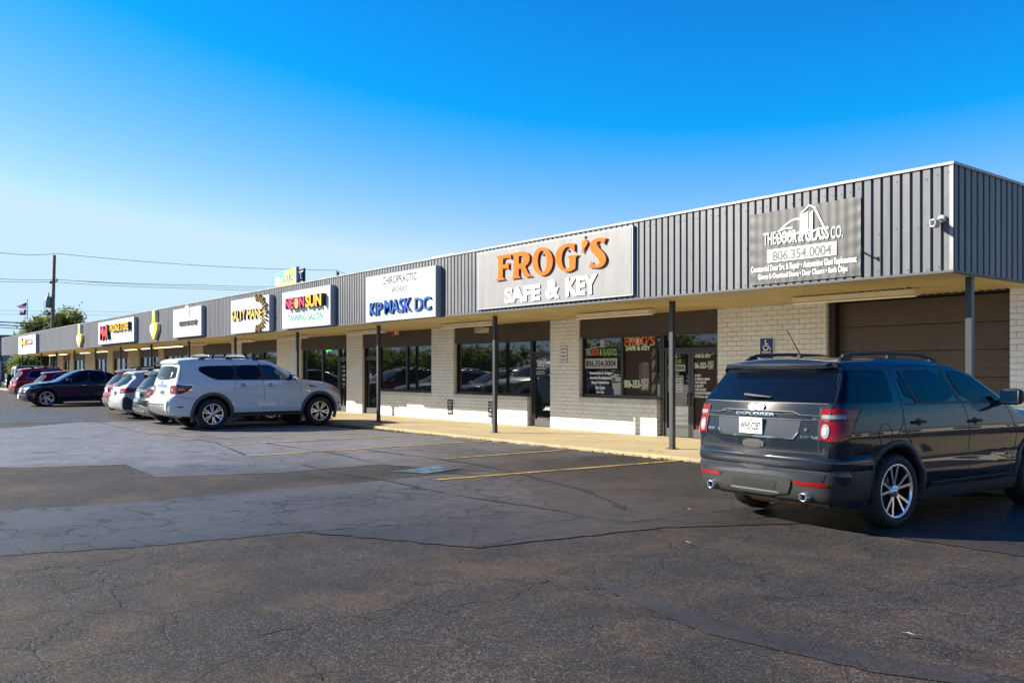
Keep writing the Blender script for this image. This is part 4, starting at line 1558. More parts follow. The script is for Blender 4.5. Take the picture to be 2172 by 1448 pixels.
class Car:
    """body shell grown from a side outline, a width profile and corner radii; +x is the nose, origin under the rear axle"""

    def __init__(s, top, wprof, zb, plan, wb, R, Ra, arch_w=.40, sig=.03, step=.035, flare=.0):
        s.wb, s.R, s.Ra = wb, R, Ra
        T = np.array([(a[0], a[1], a[2], a[3]) for a in top], float)
        d = np.r_[0, np.cumsum(np.hypot(np.diff(T[:, 0]), np.diff(T[:, 1])))]
        L = d[-1]
        m = 2 * int(L / .006) // 2
        u = np.linspace(0, L, m)
        D = np.stack([np.interp(u, d, T[:, k]) for k in range(4)], 1)
        du = u[1] - u[0]
        k = np.exp(-.5 * (np.arange(-int(3 * sig / du), int(3 * sig / du) + 1) * du / sig) ** 2)
        k /= k.sum()
        h = len(k) // 2
        for c in range(4):
            ext = np.r_[2 * D[0, c] - D[h:0:-1, c], D[:, c], 2 * D[-1, c] - D[-2:-h - 2:-1, c]]
            D[:, c] = np.convolve(ext, k, 'valid')
        s.D = D
        s.wz, s.wv = smooth1([a[0] for a in wprof], [a[1] for a in wprof], .018)
        s.px, s.pv = smooth1([a[0] for a in plan], [a[1] for a in plan], .08)
        s.flare = flare
        N = int(L / step)
        idx = np.linspace(0, m - 1, N).astype(int)
        P = D[idx]
        dx, dz = np.abs(np.diff(P[:, 0])), np.abs(np.diff(P[:, 1]))
        w = np.r_[0, np.cumsum(dx + .22 * dz + 1e-4)]
        w /= w[-1]
        bx = P[0, 0] + (P[-1, 0] - P[0, 0]) * w
        bz = zb + (P[0, 1] - zb) * np.exp(-(bx - P[0, 0]) / .14) + (P[-1, 1] - zb) * np.exp(-(P[-1, 0] - bx) / .14)
        ts = np.array([0, .004, .011, .022, .038, .06, .085, .115, .15, .19, .24, .29, .35, .41, .47, .53, .59, .65, .71, .77, .83, .88, .93, .97, 1.0])
        M = len(ts)
        tang = np.gradient(P[:, :2], axis=0)
        tang /= np.linalg.norm(tang, axis=1)[:, None] + 1e-9
        nrm = np.stack([-tang[:, 1], tang[:, 0]], 1)
        K = 13
        V, F = [], []
        ring = 2 * (M - 1) + 2 + (K - 2) + 0
        rows = []
        for i in range(N):
            px = P[i, 0] + (bx[i] - P[i, 0]) * ts
            pz = P[i, 1] + (bz[i] - P[i, 1]) * ts
            W = s.half(px, pz)
            W[0] = max(W[0], .05)
            left = [(px[j], W[j], pz[j]) for j in range(M - 1, -1, -1)]
            ye = W[0]
            strip = []
            for q in range(1, K - 1):
                y = ye * (1 - 2 * q / (K - 1))
                b = P[i, 3] * (1 - (y / ye) ** 2)
                strip.append((P[i, 0] + nrm[i, 0] * b, y, P[i, 1] + nrm[i, 1] * b))
            right = [(px[j], -W[j], pz[j]) for j in range(M)]
            rows.append(left + strip + right)
        n = len(rows[0])
        for r in rows:
            V += r
        for i in range(N - 1):
            for j in range(n):
                j2 = (j + 1) % n
                F.append((i * n + j, (i + 1) * n + j, (i + 1) * n + j2, i * n + j2))
        bm = bmesh.new()
        vs = [bm.verts.new(v) for v in V]
        for f in F:
            try:
                bm.faces.new([vs[k] for k in f])
            except ValueError:
                pass
        bmesh.ops.remove_doubles(bm, verts=bm.verts, dist=.0012)
        bmesh.ops.holes_fill(bm, edges=[e for e in bm.edges if e.is_boundary], sides=0)
        bmesh.ops.recalc_face_normals(bm, faces=bm.faces)
        s.bm = bm
        s.bvh = BVHTree.FromBMesh(bm)
        s.arch_w = arch_w
        s.wmax = max(s.wv)

    def half(s, x, z):
        x, z = np.atleast_1d(np.asarray(x, float)), np.atleast_1d(np.asarray(z, float))
        d2 = (x[:, None] - s.D[None, ::4, 0]) ** 2 + (z[:, None] - s.D[None, ::4, 1]) ** 2
        k = d2.argmin(1)
        d = np.sqrt(d2[np.arange(len(x)), k])
        r = s.D[::4, 2][k]
        W0 = np.interp(z, s.wz, s.wv) * np.interp(x, s.px, s.pv)
        if s.flare:
            for xc in (0, s.wb):
                W0 = W0 + s.flare * np.exp(-(np.hypot(x - xc, z - s.R) / (s.Ra * 1.22)) ** 6)
        dd = np.minimum(d, r)
        return W0 - r + np.sqrt(np.maximum(r * r - (r - dd) ** 2, 0))

    def body(s, root, paint, name='body'):
        me = bpy.data.meshes.new(name)
        s.bm.to_mesh(me)
        me.materials.append(paint)
        me.materials.append(M_WELL)
        me.polygons.foreach_set('use_smooth', [True] * len(me.polygons))
        o = bpy.data.objects.new(name, me)
        COL.objects.link(o)
        q = MB()
        for xc in (0, s.wb):
            for sg in (-1, 1):
                ya, yb = sg * (s.wmax - s.arch_w), sg * (s.wmax + .4)
                n = 56
                c0 = [(xc + s.Ra * math.cos(2 * math.pi * k / n), ya, s.R + s.Ra * math.sin(2 * math.pi * k / n)) for k in range(n)]
                c1 = [(a, yb, b) for a, _, b in c0]
                F = [(k, (k + 1) % n, (k + 1) % n + n, k + n) for k in range(n)] + [tuple(range(n - 1, -1, -1)), tuple(range(n, 2 * n))]
                if sg < 0:
                    F = [tuple(reversed(f)) for f in F]
                q.add(c0 + c1, F, 1)
        cut = q.build('cut', [paint, M_WELL], None)
        bmc = bmesh.new()
        bmc.from_mesh(cut.data)
        bmesh.ops.recalc_face_normals(bmc, faces=bmc.faces)
        bmc.to_mesh(cut.data)
        bmc.free()
        md = o.modifiers.new('b', 'BOOLEAN')
        md.operation = 'DIFFERENCE'
        md.object = cut
        md.solver = 'EXACT'
        dg = bpy.context.evaluated_depsgraph_get()
        me2 = bpy.data.meshes.new_from_object(o.evaluated_get(dg))
        me2.name = name
        bpy.data.objects.remove(o)
        bpy.data.objects.remove(cut)
        me2.polygons.foreach_set('use_smooth', [True] * len(me2.polygons))
        me2.set_sharp_from_angle(angle=rad(38))
        o = bpy.data.objects.new(name, me2)
        COL.objects.link(o)
        o.parent = root
        return o

    # --- draping -----------------------------------------------------
    def grid(s, poly, gs):
        bm = bmesh.new()
        f = bm.faces.new([bm.verts.new((a, b, 0)) for a, b in poly])
        bmesh.ops.triangulate(bm, faces=[f])
        xs = [p[0] for p in poly]
        ys = [p[1] for p in poly]
        for ax, lo, hi in ((0, min(xs), max(xs)), (1, min(ys), max(ys))):
            for t in np.arange(lo + gs, hi, gs):
                co, no = ((t, 0, 0), (1, 0, 0)) if ax == 0 else ((0, t, 0), (0, 1, 0))
                bmesh.ops.bisect_plane(bm, geom=bm.verts[:] + bm.edges[:] + bm.faces[:], plane_co=co, plane_no=no)
        bm.verts.index_update()
        V = [(v.co.x, v.co.y) for v in bm.verts]
        F = [tuple(v.index for v in f.verts) for f in bm.faces]
        bm.free()
        return V, F

    def proj(s, a, b, mode, off):
        if mode in ('L', 'R'):
            sg = 1 if mode == 'L' else -1
            y = float(s.half([a], [b])[0]) + off
            return (a, sg * y, b)
        if mode == 'rear':
            o, d = Vector((-4, a, b)), Vector((1, 0, 0))
        elif mode == 'front':
            o, d = Vector((8, a, b)), Vector((-1, 0, 0))
        else:
            o, d = Vector((a, b, 4)), Vector((0, 0, -1))
        h, n, i, t = s.bvh.ray_cast(o, d)
        if h is None:
            h, n, i, t = s.bvh.find_nearest(Vector((s.D[0, 0], a, b)) if mode == 'rear' else Vector((s.D[-1, 0], a, b)))
        return tuple(h - d * off) if mode != 'top' else (h.x, h.y, h.z + off)

    def patch(s, poly, mode, off, mb, mi=0, gs=.05, smooth=True, rnd=0):
        if rnd:
            poly = chaikin(poly, rnd)
        V, F = s.grid(poly, gs)
        W = [s.proj(a, b, mode, off) for a, b in V]
        mb.add(W, F, mi, smooth)
        return mb

    def drape(s, V, F, mode, off, mb, mi=0):
        mb.add([s.proj(v[0], v[1], mode, off + (v[2] if len(v) > 2 else 0)) for v in V], F, mi)
        return mb

    def line(s, pts, mode, w, mb, off=.002, mi=0):
        out = [pts[0]]
        for a, b in zip(pts, pts[1:]):
            n = max(1, int(math.hypot(b[0] - a[0], b[1] - a[1]) / .04))
            out += [(a[0] + (b[0] - a[0]) * k / n, a[1] + (b[1] - a[1]) * k / n) for k in range(1, n + 1)]
        n = len(out)
        V = []
        for i, (x, y) in enumerate(out):
            a, b = out[max(i - 1, 0)], out[min(i + 1, n - 1)]
            dx, dy = b[0] - a[0], b[1] - a[1]
            d = math.hypot(dx, dy) or 1
            V += [s.proj(x - dy / d * w / 2, y + dx / d * w / 2, mode, off), s.proj(x + dy / d * w / 2, y - dx / d * w / 2, mode, off)]
        mb.add(V, [(2 * i, 2 * i + 1, 2 * i + 3, 2 * i + 2) for i in range(n - 1)], mi)
        return mb

    def rtext(s, st, yc, zc, w, h, mb, mi=0, off=.004, bold=.02, depth=0, shear=0):
        V, F = text_geo(st, w, h, depth, bold, shear=shear)
        return s.drape([(yc - v[0], zc + v[1], v[2]) for v in V], F, 'rear', off, mb, mi)


WHEELS = {}


def wheel_meshes(key, R, w, rimR, spokes, spread, sw, face=None, dark=None, pair=True):
    if key in WHEELS:
        return WHEELS[key]
    q = MB()
    hw = w / 2
    prof = [(rimR - .012, -hw * .80), (rimR + .004, -hw * .93), (rimR + (R - rimR) * .35, -hw * 1.04), (rimR + (R - rimR) * .72, -hw * 1.0), (R - .018, -hw * .86), (R - .004, -hw * .66), (R, -hw * .40), (R, 0), (R, hw * .40), (R - .004, hw * .66), (R - .018, hw * .86), (rimR + (R - rimR) * .72, hw * 1.0), (rimR + (R - rimR) * .35, hw * 1.04), (rimR + .004, hw * .93), (rimR - .012, hw * .80)]
    q.lathe(prof, 64)
    # tread grooves as raised blocks
    for k in range(64):
        a = 2 * math.pi * k / 64
        for (t0, t1, sk) in ((-.62, -.22, .05), (-.16, .16, 0), (.22, .62, -.05)):
            V = []
            for (da, tt) in ((-.030, t0), (.030, t0), (.030, t1), (-.030, t1)):
                aa = a + da + sk * (tt - t0)
                rr = R + .005 - (.004 if abs(tt) > .5 else 0)
                V.append((rr * math.cos(aa), tt * hw, rr * math.sin(aa)))
            q.add(V, [(0, 1, 2, 3)])
    tyre = q.build('tyre_src', M_RUBBER)
    tm = tyre.data
    bpy.data.objects.remove(tyre)
    q = MB()
    # outer side is +y ; lip, barrel, dark back plate
    q.lathe([(rimR + .012, hw * .88), (rimR + .006, hw * .95), (rimR - .012, hw * .93), (rimR - .020, hw * .80)], 64, 0)
    q.lathe([(rimR - .020, hw * .80), (rimR - .028, hw * .2), (rimR - .03, -hw * .8)], 48, 1)
    q.lathe([(rimR - .03, -hw * .05), (0.0, -hw * .05)], 40, 2)
    q.lathe([(.155, hw * .05), (.15, hw * .15), (.06, hw * .15)], 32, 3)          # brake disc
    q.lathe([(.070, hw * .40), (.068, hw * .74), (.050, hw * .80), (.032, hw * .80), (.030, hw * .84), (0, hw * .86)], 28, 0)
    for k in range(5):
        a = 2 * math.pi * (k + .5) / 5
        cx, cz = .052 * math.cos(a), .052 * math.sin(a)
        q.lathe([(0, 0)], 3, 0) if False else None
        V = [(cx + .009 * math.cos(t), hw * .815, cz + .009 * math.sin(t)) for t in np.linspace(0, 6.28, 8, endpoint=False)]
        q.add(V, [tuple(range(8))], 2)
    for k in range(spokes):
        for sg in ((-1, 1) if pair else (0,)):
            a0 = 2 * math.pi * k / spokes + math.pi / 2
            ain = a0 + sg * spread * .38
            aout = a0 + sg * spread
            r0, r1 = .055, rimR - .010
            wi, wo = sw * .8, sw
            pin = Vector((r0 * math.cos(ain), 0, r0 * math.sin(ain)))
            pout = Vector((r1 * math.cos(aout), 0, r1 * math.sin(aout)))
            dd = (pout - pin).normalized()
            nn = Vector((-dd.z, 0, dd.x))
            yi, yo = hw * .72, hw * .90
            A = [pin + nn * wi / 2, pin - nn * wi / 2, pout - nn * wo / 2, pout + nn * wo / 2]
            ys = [yi, yi, yo, yo]
            top = [(p.x, y, p.z) for p, y in zip(A, ys)]
            B = [pin + nn * wi * .9, pin - nn * wi * .9, pout - nn * wo * .8, pout + nn * wo * .8]
            bot = [(p.x, y - .035, p.z) for p, y in zip(B, ys)]
            q.add(top, [(0, 1, 2, 3)], 0)
            q.add(top + bot, [(0, 4, 5, 1), (1, 5, 6, 2), (2, 6, 7, 3), (3, 7, 4, 0)], 1)
    rim = q.build('rim_src', [face or M_ALLOY, dark or M_ALLOYDK, M_WELL, M_SILVER])
    rm = rim.data
    bpy.data.objects.remove(rim)
    WHEELS[key] = (tm, rm)
    return WHEELS[key]


def add_wheels(root, key, wb, R, track, **kw):
    tm, rm = wheel_meshes(key, R, **kw)
    for x in (0, wb):
        for sg in (-1, 1):
            w = bpy.data.objects.new('wheel', None)
            w.empty_display_size = .2
            COL.objects.link(w)
            w.parent = root
            w.location = (x, sg * track / 2, R)
            w.rotation_euler = (0, rad(17 * (x > 0) + 8), 0 if sg > 0 else math.pi)
            for nm, me in (('tyre', tm), ('rim', rm)):
                o = bpy.data.objects.new(nm, me)
                COL.objects.link(o)
                o.parent = w


def paint(name, col, metal=.55, rough=.32, flake=.0):
    m = mat(name, col, rough, 0.0, coat=1.0, coat_rough=.02, spec=.06)
    return m


def part(root, name, m, fn, local=True, angle=None):
    q = MB()
    fn(q)
    return q.build(name, m, root, local=True, angle=angle)


M_STEEL = mat('exhaust steel', (.42, .42, .43), .3, .9)


def sides(root, name, m, fn):
    for md in 'LR':
        q = MB()
        fn(md, q)
        q.build(name, m, root, local=True)


def ring_poly(xc, zc, r0, r1, a0, a1, n=18):
    A = [(xc + r1 * math.cos(a), zc + r1 * math.sin(a)) for a in np.linspace(rad(a0), rad(a1), n)]
    B = [(xc + r0 * math.cos(a), zc + r0 * math.sin(a)) for a in np.linspace(rad(a1), rad(a0), n)]
    return A + B


def arch_trim(c, root, r0, r1, off, m, a0=-14, a1=194):
    for xc in (0, c.wb):
        for md in ('L', 'R'):
            q = MB()
            n = 26
            V = []
            for a in np.linspace(rad(a0), rad(a1), n):
                for (r, o) in ((r0 - .004, -.03), (r0, off), ((r0 + r1) / 2, off + .006), (r1, off), (r1 + .006, -.004)):
                    V.append(c.proj(xc + r * math.cos(a), c.R + r * math.sin(a), md, o))
            F = [(i * 5 + j, i * 5 + j + 1, i * 5 + j + 6, i * 5 + j + 5) for i in range(n - 1) for j in range(4)]
            q.add(V, F, 0, True)
            q.build('arch_trim', m, root, local=True)


def mirror(c, root, x, z, m, sz=1.0):
    for sg, md in ((1, 'L'), (-1, 'R')):
        y = abs(c.proj(x, z, md, 0)[1])
        q = MB()
        V, F = [], []
        n = 14
        prof = [(0.0, .0), (.01, .55), (.03, .85), (.07, 1.0), (.11, .95), (.16, .72), (.19, .35), (.20, 0.0)]
        for (dx, k) in prof:
            for j in range(n):
                a = 2 * math.pi * j / n
                cy = math.copysign(abs(math.cos(a)) ** .6, math.cos(a)) * .125 * k * sz
                cz = math.copysign(abs(math.sin(a)) ** .6, math.sin(a)) * .095 * k * sz
                V.append((x + dx * sz, sg * (y + .15 * sz + cy), z + .09 + cz))
        for i in range(len(prof) - 1):
            for j in range(n):
                F.append((i * n + j, i * n + (j + 1) % n, (i + 1) * n + (j + 1) % n, (i + 1) * n + j))
        q.add(V, F, 0, True)
        q.box(x + .05, x + .15, sg * (y - .05), sg * (y + .07), z + .0, z + .05, 1)
        o = q.build('side_mirror', [m, M_PLASTIC], root, local=True)
        q = MB()
        q.box(x - .004, x + .006, sg * (y + .15 * sz - .10 * sz), sg * (y + .15 * sz + .10 * sz), z + .09 - .07 * sz, z + .09 + .07 * sz)
        q.build('mirror_glass', M_CHROME, o, local=True)


def handle(c, root, x, z, m, w=.20):
    for md in ('L', 'R'):
        q = MB()
        sg = 1 if md == 'L' else -1
        y = abs(c.proj(x, z, md, 0)[1])
        q.tube([(x - w / 2, sg * (y + .002), z), (x - w / 2 + .03, sg * (y + .035), z + .002), (x, sg * (y + .043), z + .004), (x + w / 2 - .03, sg * (y + .035), z + .002), (x + w / 2, sg * (y + .002), z)], [.012, .016, .017, .016, .012], 8)
        c.patch([(x + .055 * math.cos(a), z + .042 * math.sin(a)) for a in np.linspace(0, 6.28, 16, endpoint=False)], md, .002, q, 1)
        q.build('door_handle', [m, M_PLASTIC], root, local=True)


def roof_rail(c, root, x0, x1, y, m, h=.06, r=.018, feet=3):
    for sg in (1, -1):
        q = MB()
        n = 20
        pts = []
        for i in range(n + 1):
            t = i / n
            x = x0 + (x1 - x0) * t
            zz = c.proj(x, sg * y, 'top', 0)[2]
            lift = h * min(1, min(t, 1 - t) * 9) ** .7
            pts.append((x, sg * y, zz + lift))
        q.tube(pts, r, 8)
        for k in range(feet):
            t = .06 + .88 * k / (feet - 1)
            x = x0 + (x1 - x0) * t
            zz = c.proj(x, sg * y, 'top', 0)[2]
            q.prism([(x - .10, zz - .01), (x + .10, zz - .01), (x + .05, zz + h * .95), (x - .05, zz + h * .95)], sg * y - .013, sg * y + .013)
        q.build('roof_rail', m, root, local=True)


def side_windows(c, root, polys, m, off=.004, seal=True, rnd=1):
    for md in ('L', 'R'):
        for poly, mm in polys:
            q = MB()
            c.patch(poly, md, off, q, 0, rnd=rnd)
            q.build('side_window', mm or m, root, local=True)


def seams(c, root, lines, rear=()):
    q = MB()
    for md in ('L', 'R'):
        for l in lines:
            c.line(l, md, .009, q)
    for l in rear:
        c.line(l, 'rear', .009, q)
    q.build('panel_gaps', M_BLACK, root, local=True)


def plate(c, root, z, text=None, w=.31, h=.155, off=.012, y=0.0, mode='rear'):
    q = MB()
    P = [(y - w / 2, z - h / 2), (y + w / 2, z - h / 2), (y + w / 2, z + h / 2), (y - w / 2, z + h / 2)]
    p0 = c.proj(y, z, mode, 0)
    lo, hi = c.proj(y, z - h / 2, mode, 0), c.proj(y, z + h / 2, mode, 0)
    sg = -1 if mode == 'rear' else 1
    xf = min(lo[0], hi[0], p0[0]) - off if sg < 0 else max(lo[0], hi[0], p0[0]) + off
    q.box(min(xf, xf - sg * .02), max(xf, xf - sg * .02), y - w / 2, y + w / 2, z - h / 2, z + h / 2)
    o = q.build('licence_plate', M_PLATE, root, local=True)
    if text:
        q = MB()
        for (st, yc, zc, ww, hh) in text:
            V, F = text_geo(st, ww, hh, 0, .014)
            q.add([(xf - .002, y - (yc + v[0]), z + zc + v[1]) for v in V], F)
        q.build('lettering', M_BLACK, o, local=True)
    return o


def rear_face(c, root, glass, lamp_rear, lamp_side, lamp_m=M_TAIL, rnd=1):
    q = MB()
    c.patch(glass, 'rear', .005, q, rnd=rnd, gs=.03)
    q.build('rear_window', M_CARGLASS, root, local=True)
    for sg in (1, -1):
        q = MB()
        if lamp_rear:
            c.patch([(sg * a, b) for a, b in lamp_rear], 'rear', .010, q, gs=.03)
        if lamp_side:
            c.patch(lamp_side, 'L' if sg > 0 else 'R', .008, q, gs=.03)
        q.build('tail_lamp', lamp_m, root, local=True)


def wiper(c, root, y0, y1, z0, z1):
    q = MB()
    a, b = c.proj(y0, z0, 'rear', .03), c.proj(y1, z1, 'rear', .03)
    m_ = c.proj((y0 + y1) / 2, (z0 + z1) / 2, 'rear', .045)
    q.tube([a, m_, b], [.022, .018, .009], 6)
    q.build('rear_wiper', M_PLASTIC, root, local=True)


def antenna(root, x, z, m=M_PLASTIC, L=.38, y=0.0):
    q = MB()
    q.lathe([(0, .035), (.02, .03), (.035, .0), (.04, -.01)], 12, axis='z')
    q.V = [(a + x, b + y, cc_ + z) for a, b, cc_ in q.V]
    q.tube([(x, y, z + .02), (x - L * .62, y, z + .02 + L * .75)], [.007, .004], 6)
    q.build('aerial', m, root, local=True)


def underside(root, x0, x1, w, z, m=M_BLACK):
    q = MB()
    q.box(x0 + .25, x1 - .25, -w, w, z, z + .1)
    q.tube([(0, -w, z + .12), (0, w, z + .12)], .05, 8)
    q.build('underbody', m, root, local=True)


# ---------------------------------------------------------------- 1: dark grey SUV, nearest
EXT = [(-.86, .30, .10, .08), (-.93, .55, .16, .10), (-.945, .80, .16, .10), (-.93, 1.0, .16, .10), (-.905, 1.15, .15, .10), (-.87, 1.29, .11, .09), (-.60, 1.625, .06, .06), (-.66, 1.66, .03, .05), (-.63, 1.70, .04, .05), (-.30, 1.735, .08, .04), (.3, 1.755, .10, .03), (.9, 1.745, .10, .03), (1.4, 1.69, .09, .03), (1.75, 1.59, .08, .04), (2.45, 1.185, .08, .05), (2.65, 1.155, .10, .04), (3.3, 1.08, .12, .04), (3.68, .98, .14, .05), (3.80, .82, .16, .12), (3.84, .6, .16, .14), (3.80, .4, .12, .12), (3.72, .28, .05, .05)]
EXW = [(.20, .90), (.30, .945), (.40, .965), (.47, .975), (.52, .985), (.565, .997), (.60, .992), (.66, .972), (.74, .972), (.82, .985), (.90, .997), (.965, 1.0), (1.03, .992), (1.12, .975), (1.22, .955), (1.29, .930), (1.45, .865), (1.6, .80), (1.72, .735), (1.8, .70)]
EXP = [(-1.06, .955), (-.6, .99), (0, 1.0), (2.4, 1.0), (3.3, .985), (3.84, .90)]


def big_suv():
    root = thing('parked_suv', 'dark grey SUV with red tail lamps parked nose to the shops, nearest on the right', 'SUV', (-5.24, 8.33, 0), rad(90 - 5.0), 'cars parked at the shops')
    root.scale = (.955, .955, .955)
    pm = paint('dark grey metallic paint', (.010, .014, .022), .35, .24)
    c = Car(EXT, EXW, .24, EXP, 2.865, .385, .455, sig=.017, step=.024)
    c.body(root, pm)
    add_wheels(root, 'big', 2.865, .385, 1.72, w=.255, rimR=.272, spokes=5, spread=.235, sw=.030)
    arch_trim(c, root, .455, .525, .010, M_PLASTIC)
    # lower cladding
    sides(root, 'sill_cladding', M_PLASTIC, lambda md, q: c.patch([(.45, .25), (2.42, .25), (2.42, .36), (.50, .36)], md, .012, q))
    sides(root, 'sill_moulding', [pm, M_PLASTIC], lambda md, q: (c.patch([(.56, .385), (2.34, .385), (2.32, .425), (.58, .425)], md, .020, q, 0), c.patch([(.54, .36), (2.36, .36), (2.34, .385), (.56, .385)], md, .014, q, 1), c.patch([(.60, .425), (2.30, .425), (2.28, .445), (.62, .445)], md, .016, q, 1)))
    # bumper: a profile swept round the tail in plan
    half = [(-.44, .992), (-.56, .990), (-.68, .982), (-.78, .962), (-.86, .925), (-.925, .865), (-.965, .79), (-.99, .70), (-1.005, .58), (-1.018, .42), (-1.025, .22), (-1.027, 0.0)]
    half = chaikin(half, 2, False)
    path = half + [(x, -y) for x, y in half[::-1][1:]]
    M_GUN = paint('bumper insert grey', (.020, .024, .032), .4, .36)

    def sweep(prof, keep=None, ends=True):
        V, F = [], []
        n = len(path)
        m = len(prof)
        for i, (x, y) in enumerate(path):
            a, b2 = path[max(i - 1, 0)], path[min(i + 1, n - 1)]
            dx, dy = b2[0] - a[0], b2[1] - a[1]
            d = math.hypot(dx, dy)
            nx, ny = dy / d, -dx / d
            if nx * (x - (-.3)) + ny * y < 0:
                nx, ny = -nx, -ny
            V += [(x + nx * o, y + ny * o, z) for o, z in prof]
        for i in range(n - 1):
            for j in range(m - 1):
                F.append((i * m + j, i * m + j + 1, (i + 1) * m + j + 1, (i + 1) * m + j))
        return V, F
    upper = [(-.12, .775), (-.035, .772), (-.012, .768), (.002, .758), (.012, .742), (.016, .72), (.016, .68), (.012, .645), (.004, .632), (-.006, .628)]
    lower = [(-.004, .632), (-.002, .625), (.002, .60), (.002, .53), (-.004, .46), (-.014, .39), (-.028, .33), (-.05, .30), (-.12, .292)]
    V, F = sweep(upper)
    part(root, 'bumper', pm, lambda q: q.add(V, F, 0, True), angle=50)
    V2, F2 = sweep(lower)
    part(root, 'lower_bumper', M_PLASTIC, lambda q: q.add(V2, F2, 0, True), angle=50)
    gate_bvh = c.bvh
    c.bvh = BVHTree.FromPolygons(V + V2, F + [tuple(k + len(V) for k in f) for f in F2])
    part(root, 'bumper_insert', M_GUN, lambda q: c.patch([(-.80, .52), (.80, .52), (.83, .60), (.78, .628), (-.78, .628), (-.83, .60)], 'rear', .004, q, gs=.03))
    part(root, 'tow_cover', M_PLASTIC, lambda q: c.patch([(-.40, .335), (.40, .335), (.48, .50), (.42, .535), (-.42, .535), (-.48, .50)], 'rear', .016, q, rnd=1))
    part(root, 'tow_recess', M_BLACK, lambda q: c.patch([(-.26, .40), (.26, .40), (.30, .49), (-.30, .49)], 'rear', .020, q))
    part(root, 'tow_lip', M_SILVER, lambda q: c.patch([(-.33, .365), (.33, .365), (.30, .385), (-.30, .385)], 'rear', .024, q))
    sides(root, 'bumper_gap', M_BLACK, lambda md, q: q.add([(-.445, (1 if md == 'L' else -1) * 1.003, .30), (-.437, (1 if md == 'L' else -1) * 1.003, .30), (-.437, (1 if md == 'L' else -1) * 1.009, .77), (-.445, (1 if md == 'L' else -1) * 1.009, .77)], [(0, 1, 2, 3)]))
    for sg in (1, -1):
        part(root, 'bumper_reflector', M_TAIL, lambda q: c.patch([(sg * a, b) for a, b in [(.50, .475), (.84, .475), (.84, .512), (.49, .512)]], 'rear', .008, q, gs=.03))
        def tip(q):
            x, y, z = c.proj(sg * .62, .40, 'rear', 0)
            q.lathe([(.048, -.10), (.048, .035), (.041, .035), (.039, -.06)], 24, axis='x')
            q.lathe([(.040, -.0), (0, -.0)], 16, 1, axis='x')
            q.V = [(-(a) + x - .015, b + y, cc_ * .85 + z - .04) for a, b, cc_ in q.V]
        part(root, 'exhaust_tip', [M_STEEL, M_BLACK], tip)
    c.bvh = gate_bvh
    part(root, 'muffler', M_RUST, lambda q: (q.tube([(-.85, -.62, .33), (-.6, -.55, .30), (-.6, .55, .30), (-.85, .62, .33)], .05, 8), q.tube([(-.62, -.35, .29), (-.62, .35, .29)], .10, 10)))
    underside(root, -1.0, 3.8, .72, .25)
    # tailgate
    part(root, 'lower_gate_strip', pm, lambda q: None) if False else None
    rear_face(c, root, [(-.84, 1.30), (.84, 1.30), (.81, 1.40), (.715, 1.635), (-.715, 1.635), (-.81, 1.40)],
              [(.755, .935), (.75, 1.05), (.745, 1.24), (.93, 1.25), (.95, 1.05), (.93, .92)],
              [(-.925, .92), (-.82, .932), (-.74, 1.03), (-.68, 1.13), (-.56, 1.225), (-.585, 1.245), (-.88, 1.245), (-.915, 1.10)], rnd=0)
    for sg, md in ((1, 'L'), (-1, 'R')):
        def lens(q):
            c.patch([(sg * a, b) for a, b in chaikin([(.770, .955), (.850, .95), (.858, 1.085), (.768, 1.10)], 2)], 'rear', .016, q, 0, gs=.02)
            c.patch([(sg * a, b) for a, b in chaikin([(.785, .985), (.828, .985), (.832, 1.06), (.785, 1.065)], 1)], 'rear', .020, q, 1, gs=.02)
            c.patch([(sg * .760, 1.145), (sg * .93, 1.145), (sg * .925, 1.185), (sg * .760, 1.185)], 'rear', .016, q, 0, gs=.02)
            c.patch([(-.885, 1.145), (-.80, 1.148), (-.79, 1.185), (-.875, 1.185)], md, .015, q, 0, gs=.03)
        part(root, 'lamp_edge', M_BLACK, lambda q: (c.line([(sg * .750, .925), (sg * .745, 1.05), (sg * .740, 1.25)], 'rear', .012, q, .012), c.line([(-.88, 1.25), (-.58, 1.25), (-.55, 1.23), (-.67, 1.125), (-.73, 1.025), (-.82, .924), (-.91, .912)], md, .012, q, .010), c.line([(-.885, 1.130), (-.69, 1.132)], md, .008, q, .012), c.line([(sg * .755, 1.130), (sg * .93, 1.130)], 'rear', .008, q, .013)))
        part(root, 'reversing_lens', [M_TAILCLEAR, M_GREY], lens)
    sides(root, 'pillar_glass', M_CARGLASS, lambda md, q: c.patch([(-.835, 1.30), (-.02, 1.30), (.03, 1.36), (.05, 1.60), (.0, 1.635), (-.575, 1.632)], md, .005, q, gs=.025))
    side_windows(c, root, [([(.26, 1.285), (1.23, 1.285), (1.07, 1.63), (.22, 1.63)], None), ([(1.33, 1.285), (2.06, 1.27), (2.05, 1.32), (1.62, 1.57), (1.45, 1.63), (1.17, 1.63)], None)], M_CARGLASS, .006)
    sides(root, 'window_trim', M_BLACK, lambda md, q: (c.line([(.20, 1.275), (1.30, 1.275), (2.14, 1.262)], md, .022, q, .004), c.line([(1.26, 1.285), (1.10, 1.64)], md, .07, q, .004), c.line([(.42, 1.285), (.30, 1.63)], md, .03, q, .009)))
    part(root, 'windscreen', M_CARGLASS, lambda q: c.patch([(-.72, 1.22), (.72, 1.22), (.60, 1.60), (-.60, 1.60)], 'front', .006, q, rnd=1))
